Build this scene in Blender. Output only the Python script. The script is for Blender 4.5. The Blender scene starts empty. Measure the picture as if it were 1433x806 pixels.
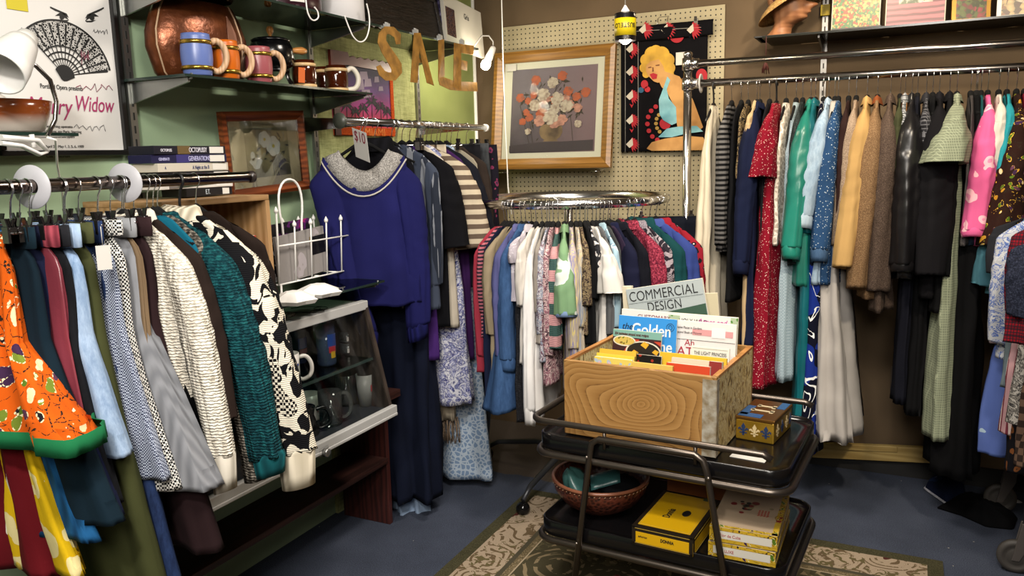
import bpy, math, random
from mathutils import Vector, Matrix, Euler, noise
PI = math.pi
COL = bpy.context.scene.collection
# ------------------------------------------------------------------ camera model (metres; back wall y=0, left wall x=0, floor z=0)
FPX = 1114.0; YAW, PIT, ROL = -.4563, .1616, -.0246
CAM = Vector((2.26, -4.166, 1.582))
_cy, _sy = math.cos(YAW), math.sin(YAW)
FW = Vector((_sy*math.cos(PIT), _cy*math.cos(PIT), -math.sin(PIT)))
_r = Vector((_cy, -_sy, 0)); _u = _r.cross(FW)
RT = _r*math.cos(ROL) + _u*math.sin(ROL)
UP = -_r*math.sin(ROL) + _u*math.cos(ROL)
def ray(px, py): return FW + RT*((px-716.5)/FPX) + UP*((403-py)/FPX)
def on(ax, v, px, py):
    d = ray(px, py); return CAM + d*((v-CAM[ax])/d[ax])
def ax_(v, px, py): return on(0, v, px, py)
def ay_(v, px, py): return on(1, v, px, py)
def az_(v, px, py): return on(2, v, px, py)
def proj(P):
    d = Vector(P)-CAM; z = d.dot(FW)
    return 716.5+FPX*d.dot(RT)/z, 403-FPX*d.dot(UP)/z
# ------------------------------------------------------------------ materials
_mc = {}
def lin(c):
    if isinstance(c, str):
        c = [int(c[i:i+2], 16)/255 for i in (0, 2, 4)]
        c = [x/12.92 if x <= .04045 else ((x+.055)/1.055)**2.4 for x in c]
    return (c[0], c[1], c[2], 1.0)
class NT:
    def __init__(s, name):
        s.m = bpy.data.materials.new(name); s.m.use_nodes = True
        s.t = s.m.node_tree; s.b = s.t.nodes['Principled BSDF']; s.out = s.t.nodes['Material Output']
    def n(s, typ, props=None, **ins):
        nd = s.t.nodes.new(typ)
        for k, v in (props or {}).items(): setattr(nd, k, v)
        for k, v in ins.items(): s.set(nd.inputs[int(k[1:])] if k[0] == '_' else nd.inputs[k], v)
        return nd
    def set(s, sock, v):
        if isinstance(v, bpy.types.NodeSocket): s.t.links.new(v, sock)
        elif isinstance(v, bpy.types.Node): s.t.links.new(v.outputs[0], sock)
        else: sock.default_value = v
    def coord(s, scale=(1, 1, 1), loc=(0, 0, 0), rot=(0, 0, 0)):
        tc = s.n('ShaderNodeTexCoord')
        mp = s.n('ShaderNodeMapping'); s.set(mp.inputs['Vector'], tc.outputs['Object'])
        mp.inputs['Scale'].default_value = scale; mp.inputs['Location'].default_value = loc; mp.inputs['Rotation'].default_value = rot
        return mp.outputs[0]
    def math(s, op, a, b=0.0, c=None):
        nd = s.n('ShaderNodeMath', {'operation': op}); s.set(nd.inputs[0], a); s.set(nd.inputs[1], b)
        if c is not None: s.set(nd.inputs[2], c)
        return nd.outputs[0]
    def mix(s, f, a, b):
        nd = s.n('ShaderNodeMix', {'data_type': 'RGBA'}); s.set(nd.inputs[0], f); s.set(nd.inputs[6], a); s.set(nd.inputs[7], b)
        return nd.outputs[2]
    def ramp(s, f, stops, const=False):
        nd = s.n('ShaderNodeValToRGB'); cr = nd.color_ramp
        if const: cr.interpolation = 'CONSTANT'
        while len(cr.elements) < len(stops): cr.elements.new(.5)
        for e, (p, c) in zip(cr.elements, stops): e.position = p; e.color = lin(c)
        s.set(nd.inputs[0], f); return nd.outputs[0]
    def noise(s, vec, scale, detail=3, rough=.5, dist=0):
        nd = s.n('ShaderNodeTexNoise'); s.set(nd.inputs['Vector'], vec)
        nd.inputs['Scale'].default_value = scale; nd.inputs['Detail'].default_value = detail
        nd.inputs['Roughness'].default_value = rough; nd.inputs['Distortion'].default_value = dist
        return nd.outputs[0]
    def vor(s, vec, scale, feature='F1', out=0, rnd=1.0):
        nd = s.n('ShaderNodeTexVoronoi', {'feature': feature}); s.set(nd.inputs['Vector'], vec)
        nd.inputs['Scale'].default_value = scale; nd.inputs['Randomness'].default_value = rnd
        return nd.outputs[out]
    def wave(s, vec, scale, d='Z', typ='BANDS', dist=0, dscale=1, prof='SIN'):
        nd = s.n('ShaderNodeTexWave', {'wave_type': typ, 'wave_profile': prof})
        if typ == 'BANDS': nd.bands_direction = d
        else: nd.rings_direction = d
        s.set(nd.inputs['Vector'], vec); nd.inputs['Scale'].default_value = scale
        nd.inputs['Distortion'].default_value = dist; nd.inputs['Detail Scale'].default_value = dscale
        return nd.outputs[1]
    def bump(s, h, strength=.3, dist=.002):
        nd = s.n('ShaderNodeBump'); s.set(nd.inputs['Height'], h)
        nd.inputs['Strength'].default_value = strength; nd.inputs['Distance'].default_value = dist
        s.set(s.b.inputs['Normal'], nd.outputs[0])
    def fin(s, col=None, rough=.5, metal=0, spec=.5, **k):
        if col is not None: s.set(s.b.inputs['Base Color'], lin(col) if isinstance(col, (str, tuple)) else col)
        s.set(s.b.inputs['Roughness'], rough); s.set(s.b.inputs['Metallic'], metal); s.b.inputs['Specular IOR Level'].default_value = spec
        for kk, v in k.items(): s.set(s.b.inputs[kk.replace('_', ' ')], v)
        return s.m
def S(col, rough=.5, metal=0, spec=.5, **k):
    key = ('S', col, rough, metal, spec, tuple(k.items()))
    if key not in _mc: _mc[key] = NT('surface').fin(col, rough, metal, spec, **k)
    return _mc[key]
def EMIT(col, st):
    key = ('E', col, st)
    if key not in _mc:
        t = NT('glow'); t.fin(col, .5); t.b.inputs['Emission Color'].default_value = lin(col); t.b.inputs['Emission Strength'].default_value = st
        _mc[key] = t.m
    return _mc[key]
def GLASS(tint='dfeee6', refl=.9, dens=0.0, body='203028'):
    key = ('G', tint, refl, dens, body)
    if key not in _mc:
        t = NT('glass'); tr = t.n('ShaderNodeBsdfTransparent', Color=lin(tint)); gl = t.n('ShaderNodeBsdfGlossy', Roughness=.03)
        fr = t.n('ShaderNodeFresnel', IOR=1.45)
        base = tr.outputs[0]
        if dens:
            df = t.n('ShaderNodeBsdfDiffuse', Color=lin(body)); mx0 = t.n('ShaderNodeMixShader', _0=dens, _1=tr, _2=df); base = mx0.outputs[0]
        mx = t.n('ShaderNodeMixShader', _0=t.math('MULTIPLY', fr, refl), _1=base, _2=gl)
        t.set(t.out.inputs['Surface'], mx); _mc[key] = t.m
    return _mc[key]
def WOOD(c1, c2, scale=8, axis='X', rough=.45, stretch=.12, ring=False, loc=(0, 0, 0), spec=.4):
    key = ('W', c1, c2, scale, axis, rough, stretch, ring, loc)
    if key not in _mc:
        t = NT('wood')
        sc = {'X': (stretch, 1, 1), 'Y': (1, stretch, 1), 'Z': (1, 1, stretch)}[axis]
        v = t.coord(sc, loc)
        n1 = t.noise(v, scale*2.5, 4, .6, 1.2)
        w = t.wave(v, scale, 'Z' if axis != 'Z' else 'X', 'BANDS', 7, 1.5)
        f = t.math('MULTIPLY_ADD', w, .45, t.math('MULTIPLY', n1, .5))
        c = t.ramp(f, [(.2, c2), (.7, c1)]); t.bump(f, .15, .001)
        _mc[key] = t.fin(c, rough, 0, spec)
    return _mc[key]
def F(kind='plain', c1='808080', c2='202020', c3='c0c0c0', s=1.0, rough=.9, spec=.12):
    """fabric: a procedural cloth in the garment's own space (x thickness, y width, z drop)"""
    key = ('F', kind, c1, c2, c3, s, rough)
    if key in _mc: return _mc[key]
    t = NT('fabric'); v = t.coord(); A, B, C3 = lin(c1), lin(c2), lin(c3)
    fine = t.noise(v, 55, 3, .7); big = t.noise(v, 5, 2)
    def sh(c, a=.82, b=1.12):
        f = t.n('ShaderNodeMapRange', Value=big); f.inputs[1].default_value = .3; f.inputs[2].default_value = .7; f.inputs[3].default_value = a; f.inputs[4].default_value = b
        h = t.n('ShaderNodeHueSaturation', Value=f.outputs[0]); t.set(h.inputs['Color'], c); return h.outputs[0]
    bh, bs, bd = fine, .25, .002
    if kind == 'plain': col = sh(A)
    elif kind == 'satin': col = sh(A, .75, 1.25); rough = .32; spec = .6
    elif kind == 'leather': col = A; rough = .33; spec = .6; bh = t.noise(v, 30, 5); bs = .5
    elif kind == 'velvet': col = A
    elif kind == 'rib':
        w = t.wave(t.coord((1, 1, 0)), 16*s, 'DIAGONAL'); col = t.mix(w, B, A); bh, bs, bd = w, .6, .004
    elif kind == 'stripeh':
        w = t.wave(v, 5*s, 'Z', dist=.6); col = t.ramp(w, [(0, c1), (.5, c2)], True)
    elif kind == 'stripev':
        w = t.wave(t.coord((1, 1, 0)), 6*s, 'DIAGONAL', dist=.3); n = t.noise(t.coord((1, 1, .02)), 30*s, 1)
        col = t.mix(t.math('GREATER_THAN', w, .55), A, t.mix(t.math('GREATER_THAN', n, .5), B, C3))
    elif kind == 'multi':
        n = t.noise(t.coord((1, 1, .02)), 45*s, 2, .6); col = t.ramp(n, [(.3, c1), (.46, c2), (.54, c3), (.62, c1)], True)
    elif kind == 'blockh':
        w = t.wave(v, 2.2*s, 'Z'); st = t.wave(v, 70, 'Z'); col = t.ramp(w, [(0, c1), (.5, c2)], True); bh, bs, bd = st, .6, .004
    elif kind == 'gingham':
        a = t.math('GREATER_THAN', t.wave(v, 24*s, 'Z'), .5); b = t.math('GREATER_THAN', t.wave(t.coord((1, 1, 0)), 48*s, 'DIAGONAL'), .5)
        col = t.mix(t.math('MULTIPLY', t.math('ADD', a, b), .5), A, B)
    elif kind == 'check':
        ck = t.n('ShaderNodeTexChecker', Vector=v, Scale=105*s, Color1=A, Color2=B); col = ck.outputs[0]
    elif kind == 'plaid':
        a = t.math('GREATER_THAN', t.wave(v, 7*s, 'Z'), .86); b = t.math('GREATER_THAN', t.wave(t.coord((1, 1, 0)), 14*s, 'DIAGONAL'), .86)
        c = t.math('GREATER_THAN', t.wave(v, 3*s, 'Z'), .6)
        col = t.mix(t.math('MAXIMUM', a, b), t.mix(t.math('MULTIPLY', c, .6), A, C3), B)
    elif kind == 'dots':
        d = t.vor(v, 85*s); col = t.mix(t.math('LESS_THAN', d, .22), sh(A), B)
    elif kind == 'floral':
        dv = t.n('ShaderNodeMixRGB', Fac=.06); t.set(dv.inputs[1], v); nn = t.n('ShaderNodeTexNoise', Vector=v, Scale=12); t.set(dv.inputs[2], nn.outputs[1])
        d = t.vor(dv.outputs[0], 26*s); cc = t.vor(dv.outputs[0], 26*s, out=1)
        sp = t.n('ShaderNodeSeparateColor', Color=cc)
        m = t.math('LESS_THAN', d, .42); m2 = t.math('LESS_THAN', d, .2)
        pick = t.math('GREATER_THAN', sp.outputs[0], .4)
        col = t.mix(t.math('MULTIPLY', m, pick), A, t.mix(m2, B, C3))
    elif kind == 'paisley':
        n = t.noise(v, 26*s, 4, .7, 2.5); col = t.ramp(n, [(.36, c1), (.47, c2), (.53, c3), (.6, c1)], True)
    elif kind == 'tweed':
        n = t.noise(v, 260*s, 2, .8); col = t.ramp(n, [(.3, c2), (.5, c1), (.7, c3)]); bh, bs = n, .5
    elif kind == 'denim':
        n = t.noise(t.coord((1, 1, .25)), 90, 3, .8); f = t.math('MULTIPLY_ADD', n, .6, t.math('MULTIPLY', big, .5))
        col = t.ramp(f, [(.38, c2), (.72, c1)]); bh, bs = n, .35
    elif kind == 'knit':
        w = t.wave(v, 40*s, 'Z', dist=4, dscale=3); w2 = t.wave(t.coord((1, 1, .12)), 34*s, 'DIAGONAL', dist=3)
        f = t.math('MULTIPLY', t.math('ADD', w, w2), .5); n = t.noise(v, 90, 2)
        col = t.ramp(t.math('MULTIPLY_ADD', n, .7, t.math('MULTIPLY', f, .3)), [(.3, c2), (.5, c1), (.7, c3)]); bh, bs, bd = t.math('MULTIPLY_ADD', n, .6, f), .8, .007
    elif kind == 'intarsia':
        n = t.noise(t.coord((1, 1, .7)), 20*s, 1, .4, 1.6); ck = t.n('ShaderNodeTexChecker', Vector=v, Scale=125*s); zz = t.wave(v, 7*s, 'DIAGONAL', dist=3, dscale=2)
        reg = t.noise(v, 9*s, 0); m = t.math('GREATER_THAN', n, .52)
        m2 = t.math('MULTIPLY', t.math('GREATER_THAN', reg, .6), ck.outputs[1]); m3 = t.math('MULTIPLY', t.math('LESS_THAN', reg, .42), t.math('GREATER_THAN', zz, .6))
        m = t.math('MAXIMUM', t.math('MULTIPLY', m, t.math('GREATER_THAN', .6, reg)), t.math('MAXIMUM', m2, m3)); col = t.mix(m, A, B)
        bh, bs, bd = t.wave(v, 60, 'Z'), .5, .004
    elif kind == 'batik':
        dv = t.n('ShaderNodeMixRGB', Fac=.1); t.set(dv.inputs[1], v); nn = t.n('ShaderNodeTexNoise', Vector=v, Scale=9); t.set(dv.inputs[2], nn.outputs[1])
        d = t.vor(dv.outputs[0], 13*s); e = t.vor(dv.outputs[0], 13*s, 'DISTANCE_TO_EDGE'); cc = t.vor(dv.outputs[0], 13*s, out=1)
        sp = t.n('ShaderNodeSeparateColor', Color=cc); dots = t.vor(v, 150)
        pal = t.ramp(sp.outputs[0], [(0, '3a2340'), (.25, '4f6a1e'), (.45, c2), (.6, 'd8c69a'), (.75, '57344a'), (.88, '1d1a20')], True)
        ring = t.math('COMPARE', d, .34, .035)
        m = t.math('MULTIPLY', t.math('LESS_THAN', d, .36), t.math('GREATER_THAN', sp.outputs[1], .35))
        col = t.mix(m, sh(A), pal)
        vein = t.math('MULTIPLY', t.math('LESS_THAN', e, .035), t.math('GREATER_THAN', sp.outputs[2], .35))
        vein = t.math('MULTIPLY', vein, t.math('LESS_THAN', dots, .55)); col = t.mix(vein, col, lin('2a2018'))
        col = t.mix(t.math('MULTIPLY', ring, t.math('LESS_THAN', dots, .5)), col, C3)
    elif kind == 'lace':
        e = t.vor(v, 40*s, 'DISTANCE_TO_EDGE'); n = t.noise(v, 60, 3); col = t.mix(t.math('GREATER_THAN', t.math('MULTIPLY_ADD', n, -.18, e), .04), A, B)
    elif kind == 'strokes':
        n = t.noise(t.coord((1, 1, .5)), 9*s, 2, .5, 1.5); n2 = t.noise(v, 6, 1); col = t.mix(t.math('COMPARE', n, .5, .014), t.mix(t.math('GREATER_THAN', n2, .5), A, C3), B)
    elif kind == 'leaf':
        dv = t.n('ShaderNodeMixRGB', Fac=.12); t.set(dv.inputs[1], t.coord((1, 1, .5), rot=(.6, .2, 0))); nn = t.n('ShaderNodeTexNoise', Vector=v, Scale=7); t.set(dv.inputs[2], nn.outputs[1])
        d = t.vor(dv.outputs[0], 30*s); col = t.mix(t.math('LESS_THAN', d, .33), sh(A), B)
    else: raise ValueError(kind)
    t.bump(bh, bs, bd)
    t.b.inputs['Sheen Weight'].default_value = 0
    _mc[key] = t.fin(col, rough, 0, spec); return _mc[key]
CHROME = S('d8d8da', .16, 1.0); DCHROME = S('8f8a88', .22, 1.0); BRONZE = S('5b534c', .34, .9); BLACK = S('0b0b0c', .45); WIREW = S('e8e6e2', .35)
WHITE = S('e9e7e2', .5); GOLD = S('b98a3a', .35, .8)
# ------------------------------------------------------------------ mesh builder
class MB:
    def __init__(s): s.v = []; s.f = []; s.mi = []; s.sm = []
    def add(s, vs, fs, mi=0, sm=True):
        o = len(s.v); s.v += [tuple(p) for p in vs]
        for f in fs: s.f.append([i+o for i in f]); s.mi.append(mi); s.sm.append(sm)
        return s
    def box(s, c, d, rot=None, mi=0):
        m = Euler(rot).to_matrix() if rot else None; vs = []
        for z in (-.5, .5):
            for x, y in ((-.5, -.5), (.5, -.5), (.5, .5), (-.5, .5)):
                p = Vector((x*d[0], y*d[1], z*d[2])); p = m @ p if m else p; vs.append(p+Vector(c))
        return s.add(vs, [(3, 2, 1, 0), (4, 5, 6, 7), (0, 1, 5, 4), (1, 2, 6, 5), (2, 3, 7, 6), (3, 0, 4, 7)], mi, False)
    def loft(s, loops, cap=True, closed=True, mi=0, sm=True):
        n = len(loops[0]); vs = [p for l in loops for p in l]; fs = []
        for i in range(len(loops)-1):
            for j in range(n if closed else n-1):
                k = (j+1) % n; fs.append((i*n+j, i*n+k, (i+1)*n+k, (i+1)*n+j))
        s.add(vs, fs, mi, sm)
        if cap:
            o = len(s.v)-len(vs)
            s.f.append([o+j for j in range(n)][::-1]); s.f.append([o+(len(loops)-1)*n+j for j in range(n)]); s.mi += [mi, mi]; s.sm += [False, False]
        return s
    def tube(s, pts, r, n=8, closed=False, mi=0, flat=1.0):
        pts = [Vector(p) for p in pts]; N = len(pts); rs = r if isinstance(r, (list, tuple)) else [r]*N; loops = []; nrm = None
        for i in range(N):
            a = pts[(i-1) % N] if (closed or i > 0) else pts[i]; b = pts[(i+1) % N] if (closed or i < N-1) else pts[i]
            t = (b-a); t = t.normalized() if t.length > 1e-9 else Vector((0, 0, 1))
            if nrm is None:
                nrm = Vector((0, 0, 1)) if abs(t.z) < .9 else Vector((1, 0, 0))
            nrm = (nrm - t*nrm.dot(t)); nrm = nrm.normalized() if nrm.length > 1e-6 else t.orthogonal().normalized()
            bn = t.cross(nrm)
            loops.append([pts[i]+(nrm*math.cos(2*PI*k/n)*flat+bn*math.sin(2*PI*k/n))*rs[i] for k in range(n)])
        if closed: loops.append(loops[0]); return s.loft(loops, False, True, mi)
        return s.loft(loops, True, True, mi)
    def lathe(s, prof, n=28, c=(0, 0, 0), mi=0, rot=None, cap=True, sx=1.0, sy=1.0):
        m = Euler(rot).to_matrix() if rot else Matrix.Identity(3); c = Vector(c)
        return s.loft([[m @ Vector((r*sx*math.cos(2*PI*k/n), r*sy*math.sin(2*PI*k/n), z))+c for k in range(n)] for r, z in prof], cap, True, mi)
    def poly(s, pts, off, mi=0):
        pts = [Vector(p) for p in pts]; off = Vector(off); n = len(pts)
        nr = Vector((0, 0, 0))
        for i in range(n): nr += pts[i].cross(pts[(i+1) % n])
        if nr.dot(off) > 0: pts = pts[::-1]
        s.add(pts+[p+off for p in pts], [list(range(n)), list(range(2*n-1, n-1, -1))]+[(j, j+n, (j+1) % n+n, (j+1) % n) for j in range(n)], mi, False)
        return s
    def sphere(s, c, r, n=16, mi=0, sq=(1, 1, 1)):
        c = Vector(c); L = []
        for i in range(n//2+1):
            a = PI*i/(n//2); rr = max(math.sin(a), .02)*r
            L.append([c+Vector((rr*math.cos(2*PI*k/n)*sq[0], rr*math.sin(2*PI*k/n)*sq[1], -math.cos(a)*r*sq[2])) for k in range(n)])
        return s.loft(L, True, True, mi)
    def build(s, name, mat, parent=None, loc=None, rot=None, bevel=0, sub=0):
        me = bpy.data.meshes.new(name); me.from_pydata(s.v, [], s.f)
        for m in (mat if isinstance(mat, (list, tuple)) else [mat]): me.materials.append(m)
        me.polygons.foreach_set('material_index', s.mi); me.polygons.foreach_set('use_smooth', s.sm); me.update()
        o = bpy.data.objects.new(name, me); COL.objects.link(o)
        if parent: o.parent = parent
        if loc is not None: o.location = loc
        if rot is not None: o.rotation_euler = rot
        if bevel:
            b = o.modifiers.new('bevel', 'BEVEL'); b.width = bevel; b.segments = 2; b.limit_method = 'ANGLE'; b.angle_limit = .7
        return o
def tag(o, label, cat, group=None, kind=None):
    o['label'] = label; o['category'] = cat
    if group: o['group'] = group
    if kind: o['kind'] = kind
    return o
def thing(name, label, cat, loc=(0, 0, 0), rot=(0, 0, 0), group=None):
    o = bpy.data.objects.new(name, None); COL.objects.link(o); o.empty_display_size = .05
    o.location = loc; o.rotation_euler = rot; return tag(o, label, cat, group)
def struct(o): o['kind'] = 'structure'; return o
def text(body, size, mat, parent, loc, rot, name='lettering', sx=1.0, shear=0.0, align='LEFT', ext=.0004, bold=0.0):
    cu = bpy.data.curves.new(name, 'FONT'); cu.body = body; cu.size = size; cu.shear = shear; cu.align_x = align; cu.extrude = ext; cu.offset = bold
    o = bpy.data.objects.new('tmp_text', cu); COL.objects.link(o)
    dg = bpy.context.evaluated_depsgraph_get(); me = bpy.data.meshes.new_from_object(o.evaluated_get(dg))
    bpy.data.objects.remove(o); me.name = name; me.materials.clear(); me.materials.append(mat)
    o = bpy.data.objects.new(name, me); COL.objects.link(o)
    if parent: o.parent = parent
    o.location = loc; o.rotation_euler = rot; o.scale = (sx, 1, 1); return o
RX = (PI/2, 0, 0)            # text facing -y
RL = (PI/2, 0, PI/2)         # text facing +x
def chk(p, n=2):
    p = [Vector(q) for q in p]
    for _ in range(n):
        o = [p[0]]
        for a, b in zip(p, p[1:]): o += [a.lerp(b, .25), a.lerp(b, .75)]
        p = o+[p[-1]]
    return p
def nz(*a): return noise.noise(Vector(a))
def arc(c, r, a0, a1, n, ax='yz'):
    out = []
    for i in range(n+1):
        a = a0+(a1-a0)*i/n; p = Vector(c); i0, i1 = 'xyz'.index(ax[0]), 'xyz'.index(ax[1])
        p[i0] += r*math.cos(a); p[i1] += r*math.sin(a); out.append(p)
    return out
# ------------------------------------------------------------------ garments
def body_mb(L, top, w, d, hem, hemd, fold, seed, neck=.065, slope=.1, NZ=30, M=48, xd=0.0, uneven=.012, pleat=0, dip=0):
    mb = MB(); loops = []
    if top == 'shoulder':
        heads = [(0, neck, d*.35), (-.012, neck+.03, d*.4), (-slope*.35, neck+(w-neck)*.5, d*.45), (-slope*.65, neck+(w-neck)*.82, d*.5), (-slope*.9, w*.97, d*.58), (-slope*1.5, w, d*.75), (-slope*2.4, w, d)]
    elif top == 'strap':
        heads = [(0, .05, .01), (-.04, .085, .012), (-.1, .11, .015), (-.16, w*.8, d*.8), (-.21, w, d)]
    elif top == 'yoke':
        heads = [(-.045, w*.93, d*.7), (-.08, w*.98, d*.85), (-.12, w, d)]
    else:
        heads = [(0, w, d*.42), (-.035, w*1.01, d*.5), (-.09, w*1.03, d*.75), (-.15, w*1.05, d)]; w = w*1.05
    z0, _, _ = heads[-1]; lev = [(z, ww, dd) for z, ww, dd in heads]
    for i in range(1, NZ+1):
        t = i/NZ; z = z0+(-L-z0)*t
        lev.append((z, w+(hem-w)*t**1.15, d+(hemd-d)*t))
    ph = seed*1.7; kf = 3.1+(seed*0.77) % 2.2
    for z, ww, dd in lev:
        t = min(1, max(0, -z/L)); A = fold*min(1, .15+t*1.3); lp = []
        for j in range(M):
            a = 2*PI*j/M; c, s = math.cos(a), math.sin(a)
            y = ww*math.copysign(abs(c)**.75, c); x = dd*math.copysign(abs(s)**.7, s)
            u = y/max(ww, .01)
            x += A*math.sin(kf*u*2+ph+1.3*nz(z*1.5, seed, 0))*(.9-.35*abs(u))
            n1 = nz(c*3.2+seed*3.1, s*2.6, z*1.1+seed); n2 = nz(c*6.5+seed, s*5.5, z*2.6)
            rad = A*(1.0*n1+.55*n2)
            if pleat: rad += pleat*t**.7*math.cos(a*11+seed)
            x += s*rad*.9; y += c*rad*1.1+A*.8*nz(x*25, z*2.1, seed+3)
            cr = nz(y*13+seed, x*20, z*13+2)*.0035+nz(u*5, z*7+seed, x*9)*.004*min(1, t*3)
            x += cr; y += cr*c
            zz = z + (uneven*nz(u*2, seed, 9)*t if t > .85 else 0)
            zz -= dip*(1-min(1, abs(u))**2.1)*max(0, 1-t*3)
            lp.append((x+xd*t*t, y, zz))
        loops.append(lp)
    last = loops[-1]; cx = sum(p[0] for p in last)/M; cy = sum(p[1] for p in last)/M
    loops.append([(cx+(p[0]-cx)*.8, cy+(p[1]-cy)*.96, p[2]+.002) for p in last])
    loops.append([(cx+(p[0]-cx)*.7, cy+(p[1]-cy)*.94, p[2]+.05) for p in last])
    f0 = loops[0]; loops.insert(0, [(p[0]*.7, p[1]*.85, p[2]-.03) for p in f0])
    mb.loft(loops, False); return mb
def sleeve_mb(side, w, L, r0, r1, lean, dx, seed, z0=-.035, out=.0, M=28, N=30, hollow=True):
    mb = MB(); loops = []
    for i in range(N+1):
        t = i/N
        if t < .12: q = t/.12; r = r0*(.4+.6*math.sin(q*PI/2)); cy = w-.055+.055*q
        else: q = (t-.12)/.88; r = r0+(r1-r0)*q; cy = w+lean*q+.012*math.sin(q*PI)
        z = z0-L*t; lp = []
        for k in range(M):
            a = 2*PI*k/M; c, s = math.cos(a), math.sin(a)
            n = nz(c*1.3+seed*2, s*1.3, z*6+seed)*.07+nz(c*2.2+seed, s*2.2, z*2.2)*.26+nz(c*4.5+seed, s*4.5, z*5)*.14
            el = .05*math.exp(-((t-.5)/.18)**2)*math.sin(z*90+5*c+3*s+seed)
            rr = r*(1+(n+el)*min(1, t*3)); tilt = (.35*(1-t) if t < .3 else 0)*c*r
            xs = min(1, .3+z_from(t, L)/.2); lp.append((s*rr*.8*xs+dx*t, side*(cy+c*rr), z-tilt+(0 if t < 1 else .012*c)))
        loops.append(lp)
    if hollow:
        e = loops[-1]; cx = sum(p[0] for p in e)/M; cy = sum(p[1] for p in e)/M
        loops.append([(cx+(p[0]-cx)*.86, cy+(p[1]-cy)*.86, p[2]+.001) for p in e]); loops.append([(cx+(p[0]-cx)*.7, cy+(p[1]-cy)*.7, p[2]+.05) for p in e])
    mb.loft(loops, False); return mb
def z_from(t, L): return t*L
def collar_mb(neck, d, h, seed):
    mb = MB(); loops = []; M = 24
    for z, e in ((-.025, .004), (h*.6, 0), (h, -.004), (h*.75, .008), (-.012, .018)):
        loops.append([(math.sin(2*PI*k/M)*(d+e), math.cos(2*PI*k/M)*(neck+e+.002), z+.012*math.cos(2*PI*k/M*2)*(.5 if e > .01 else .2)-.01) for k in range(M)])
    mb.loft(loops, False); return mb
_seed = [0]
def garment(name, label, cat, loc, rz, L, mat, top='shoulder', w=.19, d=.024, hem=None, hemd=None, fold=.014, sl=None, cuff=None, collar=None, band=None,
            group=None, neck=.062, slope=.1, xd=0, pleat=0, rib=None, sleeves=(1, -1), smat=None, uneven=.012, NZ=30, dip=0):
    _seed[0] += 1; sd = _seed[0]*1.37
    t = thing(name, label, cat, loc, (0, 0, rz), group)
    hem = hem or w*1.05; hemd = hemd or d*1.5
    body_mb(L, top, w, d, hem, hemd, fold, sd, neck, slope, xd=xd, pleat=pleat, uneven=uneven, NZ=NZ, dip=dip).build('skirt_panel' if cat == 'skirt' else ('trouser_legs' if cat in ('trousers', 'jeans') else 'bodice' if cat == 'dress' else 'torso'), mat, t)
    if sl:
        sL, r0, r1, lean, dx = sl[:5]; ln2, dx2 = sl[5:] if len(sl) > 5 else (0.0, dx)
        for side in sleeves:
            so = sleeve_mb(side, w-.01, sL, r0, r1, lean if side > 0 else ln2, dx if side > 0 else dx2, sd+side, z0=-slope*.35).build('sleeve', smat or mat, t)
            if cuff:
                cm, cl = cuff; q = MB(); M = 18; zz = -slope*.35-sL; cy = w-.01+(lean if side > 0 else ln2); dxs = dx if side > 0 else dx2
                q.loft([[(math.sin(2*PI*k/M)*r*.8+dxs, side*(cy+math.cos(2*PI*k/M)*r), zz+z+.012*math.cos(2*PI*k/M)) for k in range(M)] for z, r in ((.012, r1*.9), (.0, r1*1.02), (-cl*.6, r1*.95), (-cl, r1*.9), (-cl+.002, r1*.75), (-cl*.4, r1*.6))], False)
                q.build('cuff', cm, so)
    if collar: collar_mb(neck, d*.3, collar[1]*.6, sd).build('collar', collar[0], t)
    if band:
        q = MB(); M = 40; d *= .55
        q.loft([[(math.sin(2*PI*k/M)*(d*.85+e), math.copysign(abs(math.cos(2*PI*k/M))**.75, math.cos(2*PI*k/M))*(w+e), z) for k in range(M)] for z, e in ((.004, .0), (.006, .003), (-band[1]*.5, .004), (-band[1], .003), (-band[1]-.002, 0))], False)
        q.build('waistband', band[0], t)
    return t
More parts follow.
